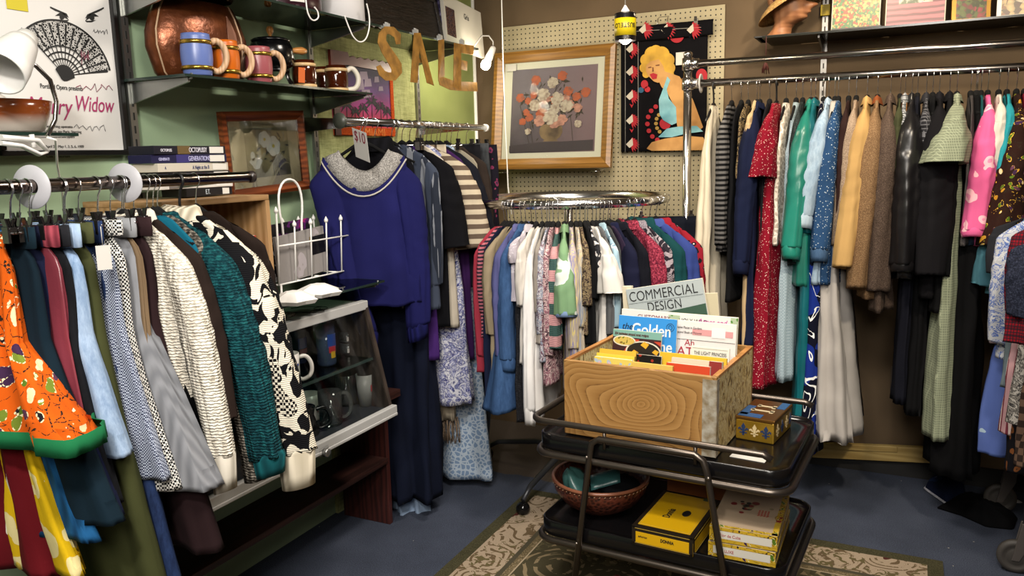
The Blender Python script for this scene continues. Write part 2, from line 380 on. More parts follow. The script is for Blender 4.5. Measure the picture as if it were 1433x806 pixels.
# hangers: hook bottom / neck at local z=0, rail centre at z=.09
_hp = {}
def hanger(kind, loc, rz, label, group, rr=.016):
    key = (kind, rr)
    if key not in _hp:
        t = thing('clothes_hanger', label, 'hanger', loc, (0, 0, rz), group)
        hr = rr+.0045; zc = .09+rr+.0018-hr
        hm = {'velvet': CHROME, 'wire': CHROME, 'clip': CHROME, 'wood': CHROME, 'plastic': BLACK}[kind]
        pts = [(0, 0, 0), (0, 0, .03), (0, .006, zc-hr*1.3)]+arc((0, 0, zc), hr, -.35, PI+.5, 12)
        MB().tube(pts, .0017 if kind != 'plastic' else .004, 6).build('hook', hm, t)
        if kind == 'clip':
            MB().tube([(0, -.135, -.004), (0, .135, -.004)], .0025, 6).build('bar', CHROME, t)
            for y in (-.115, .115):
                MB().box((0, y, -.008), (.016, .02, .034)).box((.006, y, .016), (.003, .014, .022), (0, .25, 0)).box((-.006, y, .016), (.003, .014, .022), (0, -.25, 0)).tube([(0, y-.013, .004), (0, y+.013, .004)], .005, 8).build('clip', S('6a6868', .22, .95), t)
        else:
            pm = {'velvet': S('0c0c0d', .9, spec=.2), 'wire': CHROME, 'wood': WOOD('b07a42', '8a5a2c', 20, 'Y'), 'plastic': BLACK}[kind]
            r = {'velvet': .006, 'wire': .002, 'wood': .01, 'plastic': .006}[kind]
            a = [(0, -.16, -.075), (0, -.1, -.045), (0, -.04, -.008), (0, 0, .012 if kind == 'velvet' else .004), (0, .04, -.008), (0, .1, -.045), (0, .16, -.075)]
            MB().tube(a, [r*.8, r, r*1.2, r*1.9, r*1.2, r, r*.8], 8).build('shoulder_bar', pm, t)
        _hp[key] = t; return t
    src = _hp[key]; o = src.copy(); COL.objects.link(o); o.location = loc; o.rotation_euler = (0, 0, rz); o['label'] = label; o['group'] = group
    for c in src.children:
        k = c.copy(); k.parent = o; COL.objects.link(k)
    return o
# ------------------------------------------------------------------ right-hand double rail along the back wall
YR, ZR = -.45, 1.885
def rrow(name, cat, px, hem_py, mat, label, py=230, hk='velvet', **k):
    w = k.get('w', .19); Y = YR-w-.02
    x = ay_(Y, px, py).x; zn = ZR-.09-.012*(x-1.3)
    L = max(.25, zn-ay_(Y, px, hem_py).z)
    if 'sl' in k and k['sl'] and k['sl'][0] > 100:     # sleeve end given as a pixel row
        s = list(k['sl']); s[0] = max(.12, zn-.035-ay_(Y, px, s[0]).z); k['sl'] = tuple(s)
    g = garment(name, label, cat, (x, YR, zn), PI, L, mat, **k)
    hanger(hk, (x, YR, zn), PI, HLR[hk], 'hangers on the rail along the back wall')
    return g
HLR = {'velvet': 'black flocked hanger on the rail along the back wall', 'clip': 'chrome clip hanger on the rail along the back wall', 'wood': 'wooden hanger on the rail along the back wall', 'wire': 'wire hanger on the rail along the back wall', 'plastic': 'black plastic hanger on the rail along the back wall'}
def right_rack():
    R = rrow
    cream = F('plain', 'cfc4ae'); blk = F('plain', '101012'); nav = F('plain', '141a33'); wash = F('denim', 'a9bccb', '7f95ab'); dots = F('dots', '27456a', 'b8c4cc', s=1.25)
    R('slip_dress', 'dress', 985, 470, cream, 'cream sleeveless V-neck dress at the post end of the rail', top='strap', w=.16, d=.024, hem=.2, hemd=.06, fold=.02, hk='plastic')
    R('striped_jumper', 'jumper', 1009, 352, F('stripeh', '131314', '62605f', s=2.9), 'black and grey striped knit top beside the cream dress', sl=(345, .035, .03, 0, 0), d=.02, hem=.18)
    R('black_jumper', 'jumper', 1023, 425, blk, 'plain black top between the striped top and navy shirt', d=.018, fold=.01)
    R('print_blouse', 'blouse', 1033, 250, F('paisley', '1c1a17', '8d7a58', '3d2d22'), 'dark blouse with tan leaf print, only its shoulder showing', d=.012)
    R('beige_shirt', 'shirt', 1046, 520, F('plain', 'b59c76'), 'beige collared shirt squeezed behind the navy shirt', d=.016, w=.185, collar=(F('plain', 'b59c76'), .04), sl=(215, .032, .034, 0, 0))
    R('navy_shirt', 'shirt', 1050, 490, nav, 'dark navy long-sleeved shirt left of the red dotted dress', d=.022, sl=(370, .058, .044, .03, .03), cuff=(nav, .05), collar=(nav, .035))
    R('black_cardigan', 'cardigan', 1064, 380, F('plain', '17171b'), 'black cardigan hidden behind the red dotted dress', d=.014)
    red = F('dots', '7d1023', 'd9b9ae', s=1.35)
    R('dotted_dress', 'dress', 1074, 543, red, 'long crimson dress with tiny white dots', d=.03, w=.19, hem=.24, hemd=.05, fold=.02, sl=(250, .045, .075, .01, .03), NZ=44, hk='plastic')
    R('lace_camisole', 'camisole', 1089, 345, F('lace', 'd9d0c4', 'a99f92'), 'cream lace top right of the red dotted dress', d=.012, top='strap', w=.17)
    R('pale_blue_dress', 'dress', 1103, 537, F('check', '9fb0b8', '8b9da6', s=1.4), 'pale blue sleeveless long dress right of the crimson one', d=.026, w=.18, hem=.2, hemd=.04, top='strap')
    R('speckled_jacket', 'jacket', 1112, 372, F('tweed', '1d2223', '0f1112', '4c5352'), 'charcoal speckled jacket behind the green satin shirt', d=.016, sl=(330, .034, .03, 0, 0))
    sat = F('satin', '1f7566')
    R('satin_shirt', 'shirt', 1124, 400, sat, 'emerald green satin shirt with a buttoned cuff', d=.026, sl=(348, .062, .05, .04, .035), cuff=(sat, .05), collar=(sat, .035))
    R('peacock_dress', 'dress', 1131, 602, F('satin', '0f5a62'), 'long peacock teal satin dress behind the emerald shirt', d=.026, w=.18, hem=.2, sl=(330, .038, .035, 0, 0), collar=(F('satin', '0f5a62'), .04))
    R('abstract_dress', 'dress', 1143, 637, F('strokes', '0a0d1e', 'e2e4e2', '152a78'), 'long black and royal blue dress with white brush lines', d=.026, w=.17, hem=.22, hemd=.05)
    R('pleated_skirt', 'skirt', 1160, 612, F('plain', 'a6a19c'), 'long pale grey pleated skirt hanging near the wall', top='shoulder', d=.03, w=.15, hem=.23, hemd=.1, pleat=.012, fold=.03, xd=-.06)
    R('bleached_jacket', 'jacket', 1150, 400, wash, 'pale bleached denim jacket with buttoned sleeve', d=.02, sl=(305, .052, .044, .03, .06), cuff=(F('denim', 'b5c6d2', '8aa0b4'), .05), collar=(wash, .04))
    R('dotted_shirt', 'shirt', 1164, 400, dots, 'blue denim shirt with white dashes beside the bleached jacket', d=.022, sl=(352, .05, .045, .02, .035), cuff=(F('denim', '4a6687', '31496a'), .05))
    R('brown_blouse', 'blouse', 1179, 365, F('plain', '2b1b19'), 'dark brown blouse left of the tan herringbone jacket', d=.016, sl=(330, .035, .03, 0, 0))
    R('herringbone_jacket', 'jacket', 1190, 372, F('tweed', '8d7a68', '6d5c4d', 'ab9986'), 'pinkish tan herringbone jacket left of the yellow suede one', d=.02, sl=(345, .042, .035, .01, .03))
    ysu = F('plain', 'b4915c')
    R('suede_jacket', 'jacket', 1206, 398, ysu, 'mustard yellow suede jacket with long sleeve', d=.026, sl=(375, .064, .05, .04, .05), collar=(ysu, .04))
    twd = F('tweed', '73593f', '54402c', '94795a')
    R('tweed_blazer', 'blazer', 1221, 420, twd, 'brown tweed blazer with a rust leather yoke', d=.024, sl=(405, .06, .048, .03, .035), collar=(F('plain', '7b4324'), .04))
    bwl = F('tweed', '4a3d36', '33291f', '65564b')
    R('wool_coat', 'coat', 1240, 440, bwl, 'grey-brown wool coat left of the olive shirt', d=.024, sl=(410, .062, .052, .01, .01), collar=(bwl, .05))
    R('olive_shirt', 'shirt', 1254, 345, F('plain', '3c3f2a'), 'olive green shirt behind the grey plaid jacket', d=.014, sl=(255, .035, .035, 0, 0))
    R('plaid_jacket', 'jacket', 1261, 372, F('plaid', '8f9296', '4b4d50', 'a5a8ac', s=2.4), 'pale grey windowpane plaid jacket', d=.02, sl=(345, .035, .03, 0, 0), collar=(F('plaid', '8f9296', '4b4d50', 'a5a8ac', s=2.4), .05), hk='wood')
    lea = F('leather', '141315')
    R('leather_jacket', 'jacket', 1271, 392, lea, 'black leather jacket with a shiny sleeve', d=.03, sl=(372, .075, .06, .02, .0), cuff=(lea, .03), collar=(lea, .05))
    R('dark_plaid_blazer', 'blazer', 1292, 345, F('plaid', '26262a', '5f5f64', '17171a', s=3), 'dark charcoal plaid blazer right of the leather jacket', d=.022, sl=(300, .04, .035, .01, 0), collar=(F('plain', '2c2c30'), .05))
    R('navy_trousers', 'trousers', 1279, 575, F('plain', '12131c'), 'long dark navy trousers hanging below the leather jacket', top='waist', d=.02, w=.15, hem=.1)
    R('black_trousers', 'trousers', 1301, 592, F('plain', '0d0d0f'), 'long black trousers hanging below the black blazers', top='waist', d=.022, w=.15, hem=.11)
    R('black_blazer', 'blazer', 1311, 420, F('plain', '131215'), 'black blazer whose sleeve hangs below the green gingham sleeve', d=.03, sl=(385, .082, .068, .05, .0), collar=(F('plain', '17161a'), .05))
    R('black_coat', 'coat', 1326, 440, F('plain', '0f0f11'), 'black coat between the black blazer and green gingham dress', d=.024, sl=(390, .05, .045, 0, 0), collar=(F('plain', '131316'), .05))
    gg = F('plaid', '777e6a', '949b83', '6d7462', s=4.5)
    R('gingham_dress', 'dress', 1337, 622, gg, 'long sage green gingham dress with a wide short sleeve', d=.028, w=.2, hem=.22, hemd=.05, sl=(228, .072, .105, .07, .04), collar=(gg, .035), NZ=44)
    R('grey_waistcoat', 'waistcoat', 1357, 345, F('plain', '4a4646'), 'dark grey waistcoat right of the green gingham dress', d=.014)
    R('velvet_gown', 'dress', 1364, 672, F('velvet', '08080a'), 'long black velvet gown reaching down toward the floor', d=.03, w=.17, hem=.22, hemd=.08, fold=.03)
    R('denim_dungarees', 'dungarees', 1366, 345, F('denim', '2c3a50', '18222f'), 'dark denim dungarees left of the pink floral blouse', d=.014, top='strap', w=.17)
    R('teal_blouse', 'blouse', 1372, 300, F('plain', '1c4f52'), 'dark teal blouse behind the pink floral blouse', d=.012)
    pk = F('floral', 'd65f92', 'f3b9c4', 'e88cae', s=.7)
    R('floral_blouse', 'blouse', 1382, 345, pk, 'hot pink blouse with pale flowers', d=.02, sl=(325, .055, .055, .02, .03), cuff=(pk, .025))
    R('white_tee', 'shirt', 1398, 300, F('plain', 'd9d2c6'), 'white short-sleeved shirt right of the pink floral blouse', d=.018, sl=(235, .045, .05, 0, 0.02))
    R('turquoise_blouse', 'blouse', 1410, 350, F('plain', '2c93a0'), 'turquoise top between the white shirt and patterned tunic', d=.018, sl=(250, .04, .045, 0, 0.02))
    R('dashiki_tunic', 'tunic', 1424, 385, F('batik', '2a1712', 'b9862a', 'c9a23a', s=3.0), 'black and gold African print tunic with wide sleeve', d=.024, hem=.22, sl=(345, .055, .085, .02, .045))
    R('burgundy_blouse', 'blouse', 1436, 330, F('plain', '6b1426'), 'burgundy top at the photo edge of the back rail', d=.018, sl=(250, .04, .04, 0, 0))
    R('mustard_print_shirt', 'shirt', 1447, 330, F('paisley', '7a5a1c', '1d1712', 'c9a24a'), 'mustard print shirt beside the burgundy top', d=.018)
# ------------------------------------------------------------------ rail with trousers, skirts and knitwear by the left wall
XL, ZL = .45, 1.545
def lrow(name, cat, px, hem_py, mat, label, py=300, hk='clip', hem_px=None, **k):
    w = k.get('w', .18)
    if k.get('hk') is None and hk == 'clip' and w > .06: w = w+.03*math.sin(px*1.7)*.9+.004*(px % 3); k['w'] = w
    Xe = XL+(w if w > .095 else .13)
    P = ax_(Xe, px, py); zn = ZL-.09; he = k.get('hem') or w
    L = max(.3, zn-ax_(XL+he, hem_px if hem_px else px+60, hem_py).z)
    if k.get('sl') and k['sl'][0] > 100:
        s = list(k['sl']); s[0] = max(.1, zn-.035-ax_(Xe+s[3], s[0+0] and (hem_px or px+60), s[0]).z); k['sl'] = tuple(s)
    g = garment(name, label, cat, (XL, P.y, zn), -PI/2, L, mat, **k)
    lab = {'clip': 'chrome clip hanger on the rail by the green wall', 'velvet': 'black hanger on the rail by the green wall', 'plastic': 'thick black plastic hanger on the rail by the green wall'}[hk]
    hanger(hk, (XL, P.y, zn), -PI/2, lab, 'hangers on the rail by the green wall')
    return g
def left_rack():
    R = lrow
    wb = lambda c: (F('plain', c), .04)
    R('leaf_skirt', 'skirt', 15, 860, F('leaf', '5e1018', 'd8d2c4', s=.55), 'dark red skirt with white leaf print', w=.05, hem=.19, hem_px=10, d=.02, hemd=.03, fold=.02)
    R('yellow_skirt', 'skirt', 20, 850, F('floral', 'c9a512', 'd8c990', 'd3b84a', s=.5), 'bright yellow floral skirt under the orange batik skirt', w=.05, hem=.235, hem_px=40, d=.02, hemd=.03, fold=.02)
    ora = F('batik', 'c2530f', '6a7a2a', 'e0d2a8', s=2.0)
    g = R('batik_skirt', 'skirt', 10, 655, ora, 'orange batik print skirt with a green hem', w=.13, hem=.31, hem_px=60, d=.032, hemd=.085, fold=.03, NZ=40)
    return_hem(g, F('plain', '17603a'))
    R('blue_knit_skirt', 'skirt', 27, 790, F('rib', '1a4f7c', '113a5e'), 'royal blue ribbed knit skirt behind the orange batik skirt', w=.05, hem=.265, hem_px=75, d=.02)
    R('teal_black_skirt', 'skirt', 44, 757, F('plain', '0c1c26'), 'very dark teal long skirt right of the orange skirt', w=.14, hem=.3, hem_px=110, d=.026, hemd=.05, band=wb('10222c'))
    R('navy_trousers', 'trousers', 62, 742, F('plain', '151a33'), 'plain navy trousers left of the rose pink trousers', w=.14, hem=.26, hem_px=135, d=.024, band=wb('12162c'))
    R('rose_trousers', 'trousers', 78, 700, F('satin', '74303b'), 'shiny rose pink trousers with gathered waist', w=.14, hem=.21, hem_px=120, d=.018, band=(F('rib', '9a4450', '6d2a35', s=2), .04))
    R('black_jeans', 'jeans', 93, 720, F('denim', '17181c', '0c0d10'), 'faded black jeans left of the pale denim skirt', w=.14, hem=.24, hem_px=140, d=.024, band=wb('1d1e22'))
    R('denim_skirt', 'skirt', 108, 648, F('denim', '97abc4', '667f9f'), 'pale acid-wash denim skirt with frayed hem', w=.14, hem=.26, hem_px=160, d=.036, hemd=.045, fold=.012, band=(F('denim', 'a3b6cc', '768fae'), .045))
    R('olive_trousers', 'trousers', 126, 840, F('plain', '3a3d22'), 'long olive green trousers beside the pale denim skirt', w=.14, hem=.28, hem_px=225, d=.032, hemd=.045, band=wb('42452a'))
    R('dark_denim_skirt', 'skirt', 140, 830, F('denim', '26375c', '141f3a'), 'long dark indigo denim skirt right of the olive trousers', w=.14, hem=.27, hem_px=228, d=.024, band=(F('denim', '2c3f66', '182442'), .045))
    R('small_gingham_skirt', 'skirt', 153, 690, F('check', 'aab2c2', '1c2442', s=2.6), 'navy and white small gingham skirt', w=.14, hem=.26, hem_px=195, d=.02)
    R('houndstooth_skirt', 'skirt', 168, 703, F('check', 'd8d6d0', '121214', s=1.9), 'black and white houndstooth check skirt', w=.14, hem=.25, hem_px=212, d=.028, band=(F('check', 'd8d6d0', '121214', s=1.9), .03))
    R('pinstripe_skirt', 'skirt', 187, 706, F('rib', '83858a', '6e7075', s=1.6), 'flared grey pinstripe skirt', w=.14, hem=.32, hem_px=255, d=.034, hemd=.06, fold=.02, band=wb('8c8e92'))
    R('tan_trousers', 'trousers', 196, 560, F('plain', '6f5c46'), 'tan trousers mostly hidden beside the grey pinstripe skirt', w=.14, hem=.16, d=.012)
    R('aubergine_skirt', 'skirt', 209, 790, F('plain', '251719'), 'long dark aubergine skirt right of the grey pinstripe skirt', w=.14, hem=.29, hem_px=275, d=.034, fold=.02, band=wb('2a1b1d'))
    R('black_velvet_skirt', 'skirt', 228, 620, F('velvet', '060607'), 'black velvet skirt left of the cream cable sweater', w=.14, hem=.22, d=.03, hk='velvet')
    wk = F('knit', 'd3ccbd', 'a79f90', 'ece6d8')
    R('cable_sweater', 'sweater', 248, 640, wk, 'cream cable-knit sweater with ribbed cuff', py=330, hem_px=285, w=.19, d=.032, sl=(655, .045, .036, .1, .0), cuff=(F('rib', 'd9d2c4', 'a9a294', s=1.5), .09), collar=(wk, .04), hk='velvet')
    bc = F('plain', '241a16')
    R('trimmed_cardigan', 'cardigan', 264, 610, bc, 'dark brown cardigan with a white shoulder', py=330, hem_px=300, w=.19, d=.03, sl=(595, .048, .045, .07, .0), collar=(F('plain', 'd0cabd'), .05), hk='velvet')
    R('peacock_sweater', 'sweater', 278, 630, F('plain', '0e5a70'), 'plain peacock blue sweater showing only its hem', py=330, hem_px=300, w=.18, d=.02, hk='velvet')
    gk = F('knit', '4b463f', '1f1c19', '8a8378')
    R('marled_sweater', 'sweater', 290, 650, gk, 'grey marled wool sweater behind the teal one', py=330, hem_px=330, w=.19, d=.028, sl=(690, .048, .046, .1, -.03), hk='velvet')
    tk = F('knit', '0d383f', '06242a', '1a5659')
    R('teal_sweater', 'sweater', 300, 600, tk, 'chunky teal cable-knit sweater', py=330, hem_px=350, w=.2, d=.038, sl=(655, .066, .048, .13, -.01), cuff=(F('rib', '155a60', '0b3a40', s=1.3), .05), collar=(tk, .03), hk='velvet')
    bw = F('intarsia', 'd8d0be', '0f0f12')
    R('patterned_sweater', 'sweater', 330, 560, bw, 'cream and black patterned sweater with puffed sleeve', py=330, hem_px=375, w=.2, d=.05, sl=(655, .085, .055, .15, -.02), cuff=(F('rib', 'ddd3be', 'b3a994', s=1.2), .1), collar=(F('rib', 'ddd3be', 'a59c88', s=1.6), .05), hk='plastic')
    R('chocolate_jacket', 'jacket', 352, 560, F('plain', '1f1612'), 'dark chocolate jacket behind the patterned sweater', py=330, hem_px=390, w=.2, d=.03, sl=(480, .05, .045, .02, -.03), hk='velvet')
def return_hem(g, mat):
    """a band of trim along the hem of a skirt, cut from the skirt's own lowest rows"""
    sk = [c for c in g.children if c.name.startswith('skirt_panel')][0]; M = 48
    vs = [v.co.copy() for v in sk.data.vertices]; n = len(vs)//M
    rows = [vs[i*M:(i+1)*M] for i in range(n)]; hemr = rows[-3]; up = rows[-4]
    cx = sum((p.x for p in hemr))/M; mb = MB(); lp = []
    for f, e in ((1.0, .001), (1.0, .004), (.0, .004), (.0, .0)):
        lp.append([(p.x+math.copysign(e, p.x-cx)*1.2, p.y+math.copysign(e, p.y), p.z+f*.035+(-.002)) if f == 0 else (p.x+(q.x-p.x)*min(1, .035/max(.01, q.z-p.z))+math.copysign(e, p.x-cx)*1.2, p.y+(q.y-p.y)*min(1, .035/max(.01, q.z-p.z))+math.copysign(e, p.y), p.z+.035) for p, q in zip(hemr, up)])
    mb.loft(lp, False).build('hem_trim', mat, g)
# ------------------------------------------------------------------ short rail at the far end of the left wall
XS, ZS = .3, 1.74
def srow(name, cat, px, hem_py, mat, label, py=260, hk='velvet', y=None, **k):
    w = k.get('w', .19); Xe = XS+w
    if y is None: y = ax_(Xe, px, py).y
    zn = ZS-.09; rr0 = k.pop('rz', 0); L = max(.25, zn-ay_(y, px, hem_py).z)
    if k.get('sl') and k['sl'][0] > 100:
        s = list(k['sl']); s[0] = max(.1, zn-.035-ay_(y, px, s[0]).z); k['sl'] = tuple(s)
    g = garment(name, label, cat, (XS, y, zn), -PI/2+rr0, L, mat, **k)
    hanger(hk, (XS, y, zn), -PI/2+rr0, 'chrome clip hanger on the short wall rail' if hk == 'clip' else 'black hanger on the short wall rail', 'hangers on the short wall rail')
    return g
def side_rack():
    R = srow
    bl = F('plain', '1b1c50')
    t = R('raglan_sweater', 'sweater', 540, 425, bl, 'royal blue sweater with a grey knitted yoke facing the room', y=-1.5, top='yoke', w=.175, d=.05, hem=.2, hemd=.08, fold=.016, pleat=.009, sl=(455, .06, .046, .02, .0, -.15, .075), cuff=(F('rib', '181a50', '0f1138', s=1.5), .06), slope=.14, dip=.125, rz=.5, NZ=44)
    M = 48
    def ringy(z, ww, dd, dp): return [(math.sin(2*PI*k/M)*dd, math.cos(2*PI*k/M)*ww, z-.025-dp*(1-abs(math.cos(2*PI*k/M))**2.1)) for k in range(M)]
    MB().loft([ringy(-.012, .092, .03, .085), ringy(.006, .1, .036, .085), ringy(-.003, .11, .042, .09), ringy(-.012, .138, .05, .115), ringy(-.026, .163, .056, .132), ringy(-.03, .158, .045, .132)], False).build('yoke', F('tweed', '8d8a86', '4a4846', 'b9b6b1', s=.8), t)
    MB().tube(ringy(-.037, .169, .061, .142), .0035, 6, True).build('yoke_trim', F('plain', 'b9b4ac'), t)
    R('turtleneck', 'sweater', 540, 300, F('plain', '0b0b10'), 'black turtleneck top hanging behind the blue sweater', y=-1.42, rz=.5, w=.16, d=.03, collar=(F('rib', '0d0d12', '060609'), .07))
    R('long_navy_skirt', 'skirt', 575, 690, F('plain', '0d1222'), 'very long dark navy skirt hanging below the blue sweater', y=-1.3, rz=.3, w=.13, hem=.155, hemd=.1, d=.03, fold=.03, hk='clip', NZ=44)
    R('pale_slip', 'skirt', 575, 728, F('plain', '8fa3bd'), 'pale blue long slip peeping below the navy skirt', y=-1.27, rz=.3, w=.08, hem=.085, hemd=.05, d=.02, fold=.03, hk='clip')
    R('striped_blazer', 'blazer', 590, 430, F('stripev', '3a4150', '7c8088', '262b36', s=1.5), 'slate striped blazer right of the blue sweater', y=-1.3, w=.2, d=.022, sl=(400, .035, .03, 0, 0))
    R('purple_trousers', 'trousers', 577, 500, F('plain', '3d2160'), 'purple trousers with gathered waist on the short wall rail', py=200, y=-1.26, w=.15, d=.02, hk='clip')
    R('black_tee', 'shirt', 600, 455, F('plain', '0c0c10'), 'black short-sleeved top beside the striped poncho shirt', y=-1.22, w=.2, d=.03, sl=(345, .06, .07, .05, 0), collar=(F('plain', '101014'), .02))
    R('cream_blouse', 'blouse', 606, 455, F('plain', 'c9bfae'), 'cream blouse with ruffled hem below the black top', y=-1.16, w=.19, d=.026, hem=.21)
    R('print_dress', 'dress', 622, 560, F('paisley', 'c5c6cf', '262a68', '8c90b5'), 'white and indigo print dress with long skirt', y=-1.11, w=.18, d=.028, hem=.24, hemd=.06)
    st = F('stripev', 'b9ad98', '4f4238', '8a7a68', s=.9)
    R('striped_poncho', 'shirt', 628, 345, F('stripeh', 'b3a792', '5a4d42', s=1.5), 'cream and brown striped wide-sleeved shirt', y=-1.1, w=.2, d=.03, hem=.24, sl=(345, .07, .085, .08, 0))
    R('purple_dress', 'dress', 636, 500, F('plain', '3a1d4d'), 'deep purple dress showing a narrow strip', y=-1.02, w=.2, d=.018)
    sc = R('striped_scarf', 'scarf', 621, 585, st, 'brown and cream striped scarf with a long fringe', y=-1.05, w=.12, d=.02, top='waist', hem=.12, uneven=0)
    fr = MB(); zb = -(ZS-.09-ay_(-1.05, 621, 585).z); rnd = random.Random(4)
    for k in range(46):
        y = -.12+.24*k/45; x = rnd.uniform(-.02, .02); fr.tube([(x, y, zb+.01), (x+rnd.uniform(-.008, .008), y+rnd.uniform(-.01, .01), zb-.05), (x+rnd.uniform(-.012, .012), y+rnd.uniform(-.014, .014), zb-.115)], .0028, 5)
    fr.build('fringe', F('tweed', '7d6a58', '4a3d33', 'a08c78'), sc)
    R('lace_skirt', 'skirt', 636, 660, F('lace', 'a9b6c4', '7288a4', s=1.2), 'long pale blue lace skirt by the end of the left wall', y=-.93, w=.14, hem=.25, hemd=.07, d=.03, fold=.02, hk='clip', NZ=44)
    R('navy_suit', 'suit', 634, 400, F('plain', '14161f'), 'long charcoal navy jacket beside the grey jeans', y=-.98, w=.2, d=.03, hem=.24, sl=(370, .05, .05, .09, 0))
    R('beige_dress', 'dress', 640, 465, F('plain', '8f8878'), 'stone beige dress behind the charcoal navy jacket', y=-.9, w=.2, d=.02)
    R('brown_jacket', 'jacket', 640, 330, F('plain', '2c2420'), 'dark brown jacket left of the grey jeans', y=-.84, w=.18, d=.025, sl=(320, .04, .04, .02, 0))
    R('grey_jeans', 'jeans', 652, 385, F('denim', '3d4044', '26282b'), 'faded grey jeans clipped near the rail end', y=-.74, w=.17, d=.028, top='waist', hk='clip', band=(F('denim', '45484c', '2b2d30'), .04))
    R('plum_skirt', 'skirt', 662, 340, F('floral', '14121c', '6b2a48', '2b2038', s=1.4), 'black skirt with plum flowers at the rail end', y=-.65, w=.17, d=.024, top='waist', hk='clip')
    R('charcoal_trousers', 'trousers', 655, 560, F('plain', '17171b'), 'charcoal trousers between the grey jeans and lace skirt', y=-.8, w=.16, d=.02, top='waist', hk='clip')
# ------------------------------------------------------------------ round rack
CX, CY, ZC, RC = .84, -.64, 1.385, .455
def crow(name, cat, px, hem_py, mat, label, py=400, hk='velvet', **k):
    w = k.get('w', .19); ro = RC+w; best = None
    for i in range(-150, 151):
        a = .46+i/150*1.75      # angle about the ring, measured from -y toward +x
        p = Vector((CX+ro*math.sin(a), CY-ro*math.cos(a), 1.1)); q = proj(p)[0]
        fwd = Vector((math.sin(a), -math.cos(a), 0)).dot(Vector((CAM.x-CX, CAM.y-CY, 0)).normalized())
        if fwd < -.35: continue
        if best is None or abs(q-px) < best[0]: best = (abs(q-px), a, p)
    a = best[1]; zn = ZC-.09
    pos = (CX+RC*math.sin(a), CY-RC*math.cos(a), zn)
    Y = best[2].y; L = max(.25, zn-ay_(Y, px, hem_py).z)
    if k.get('sl') and k['sl'][0] > 100:
        s = list(k['sl']); s[0] = max(.1, zn-.035-ay_(Y, px, s[0]).z); k['sl'] = tuple(s)
    g = garment(name, label, cat, pos, a+PI, L, mat, **k)
    hanger(hk, pos, a+PI, 'chrome clip hanger on the round rack' if hk == 'clip' else 'black hanger on the round rack', 'hangers on the round rack', rr=.014)
    return g
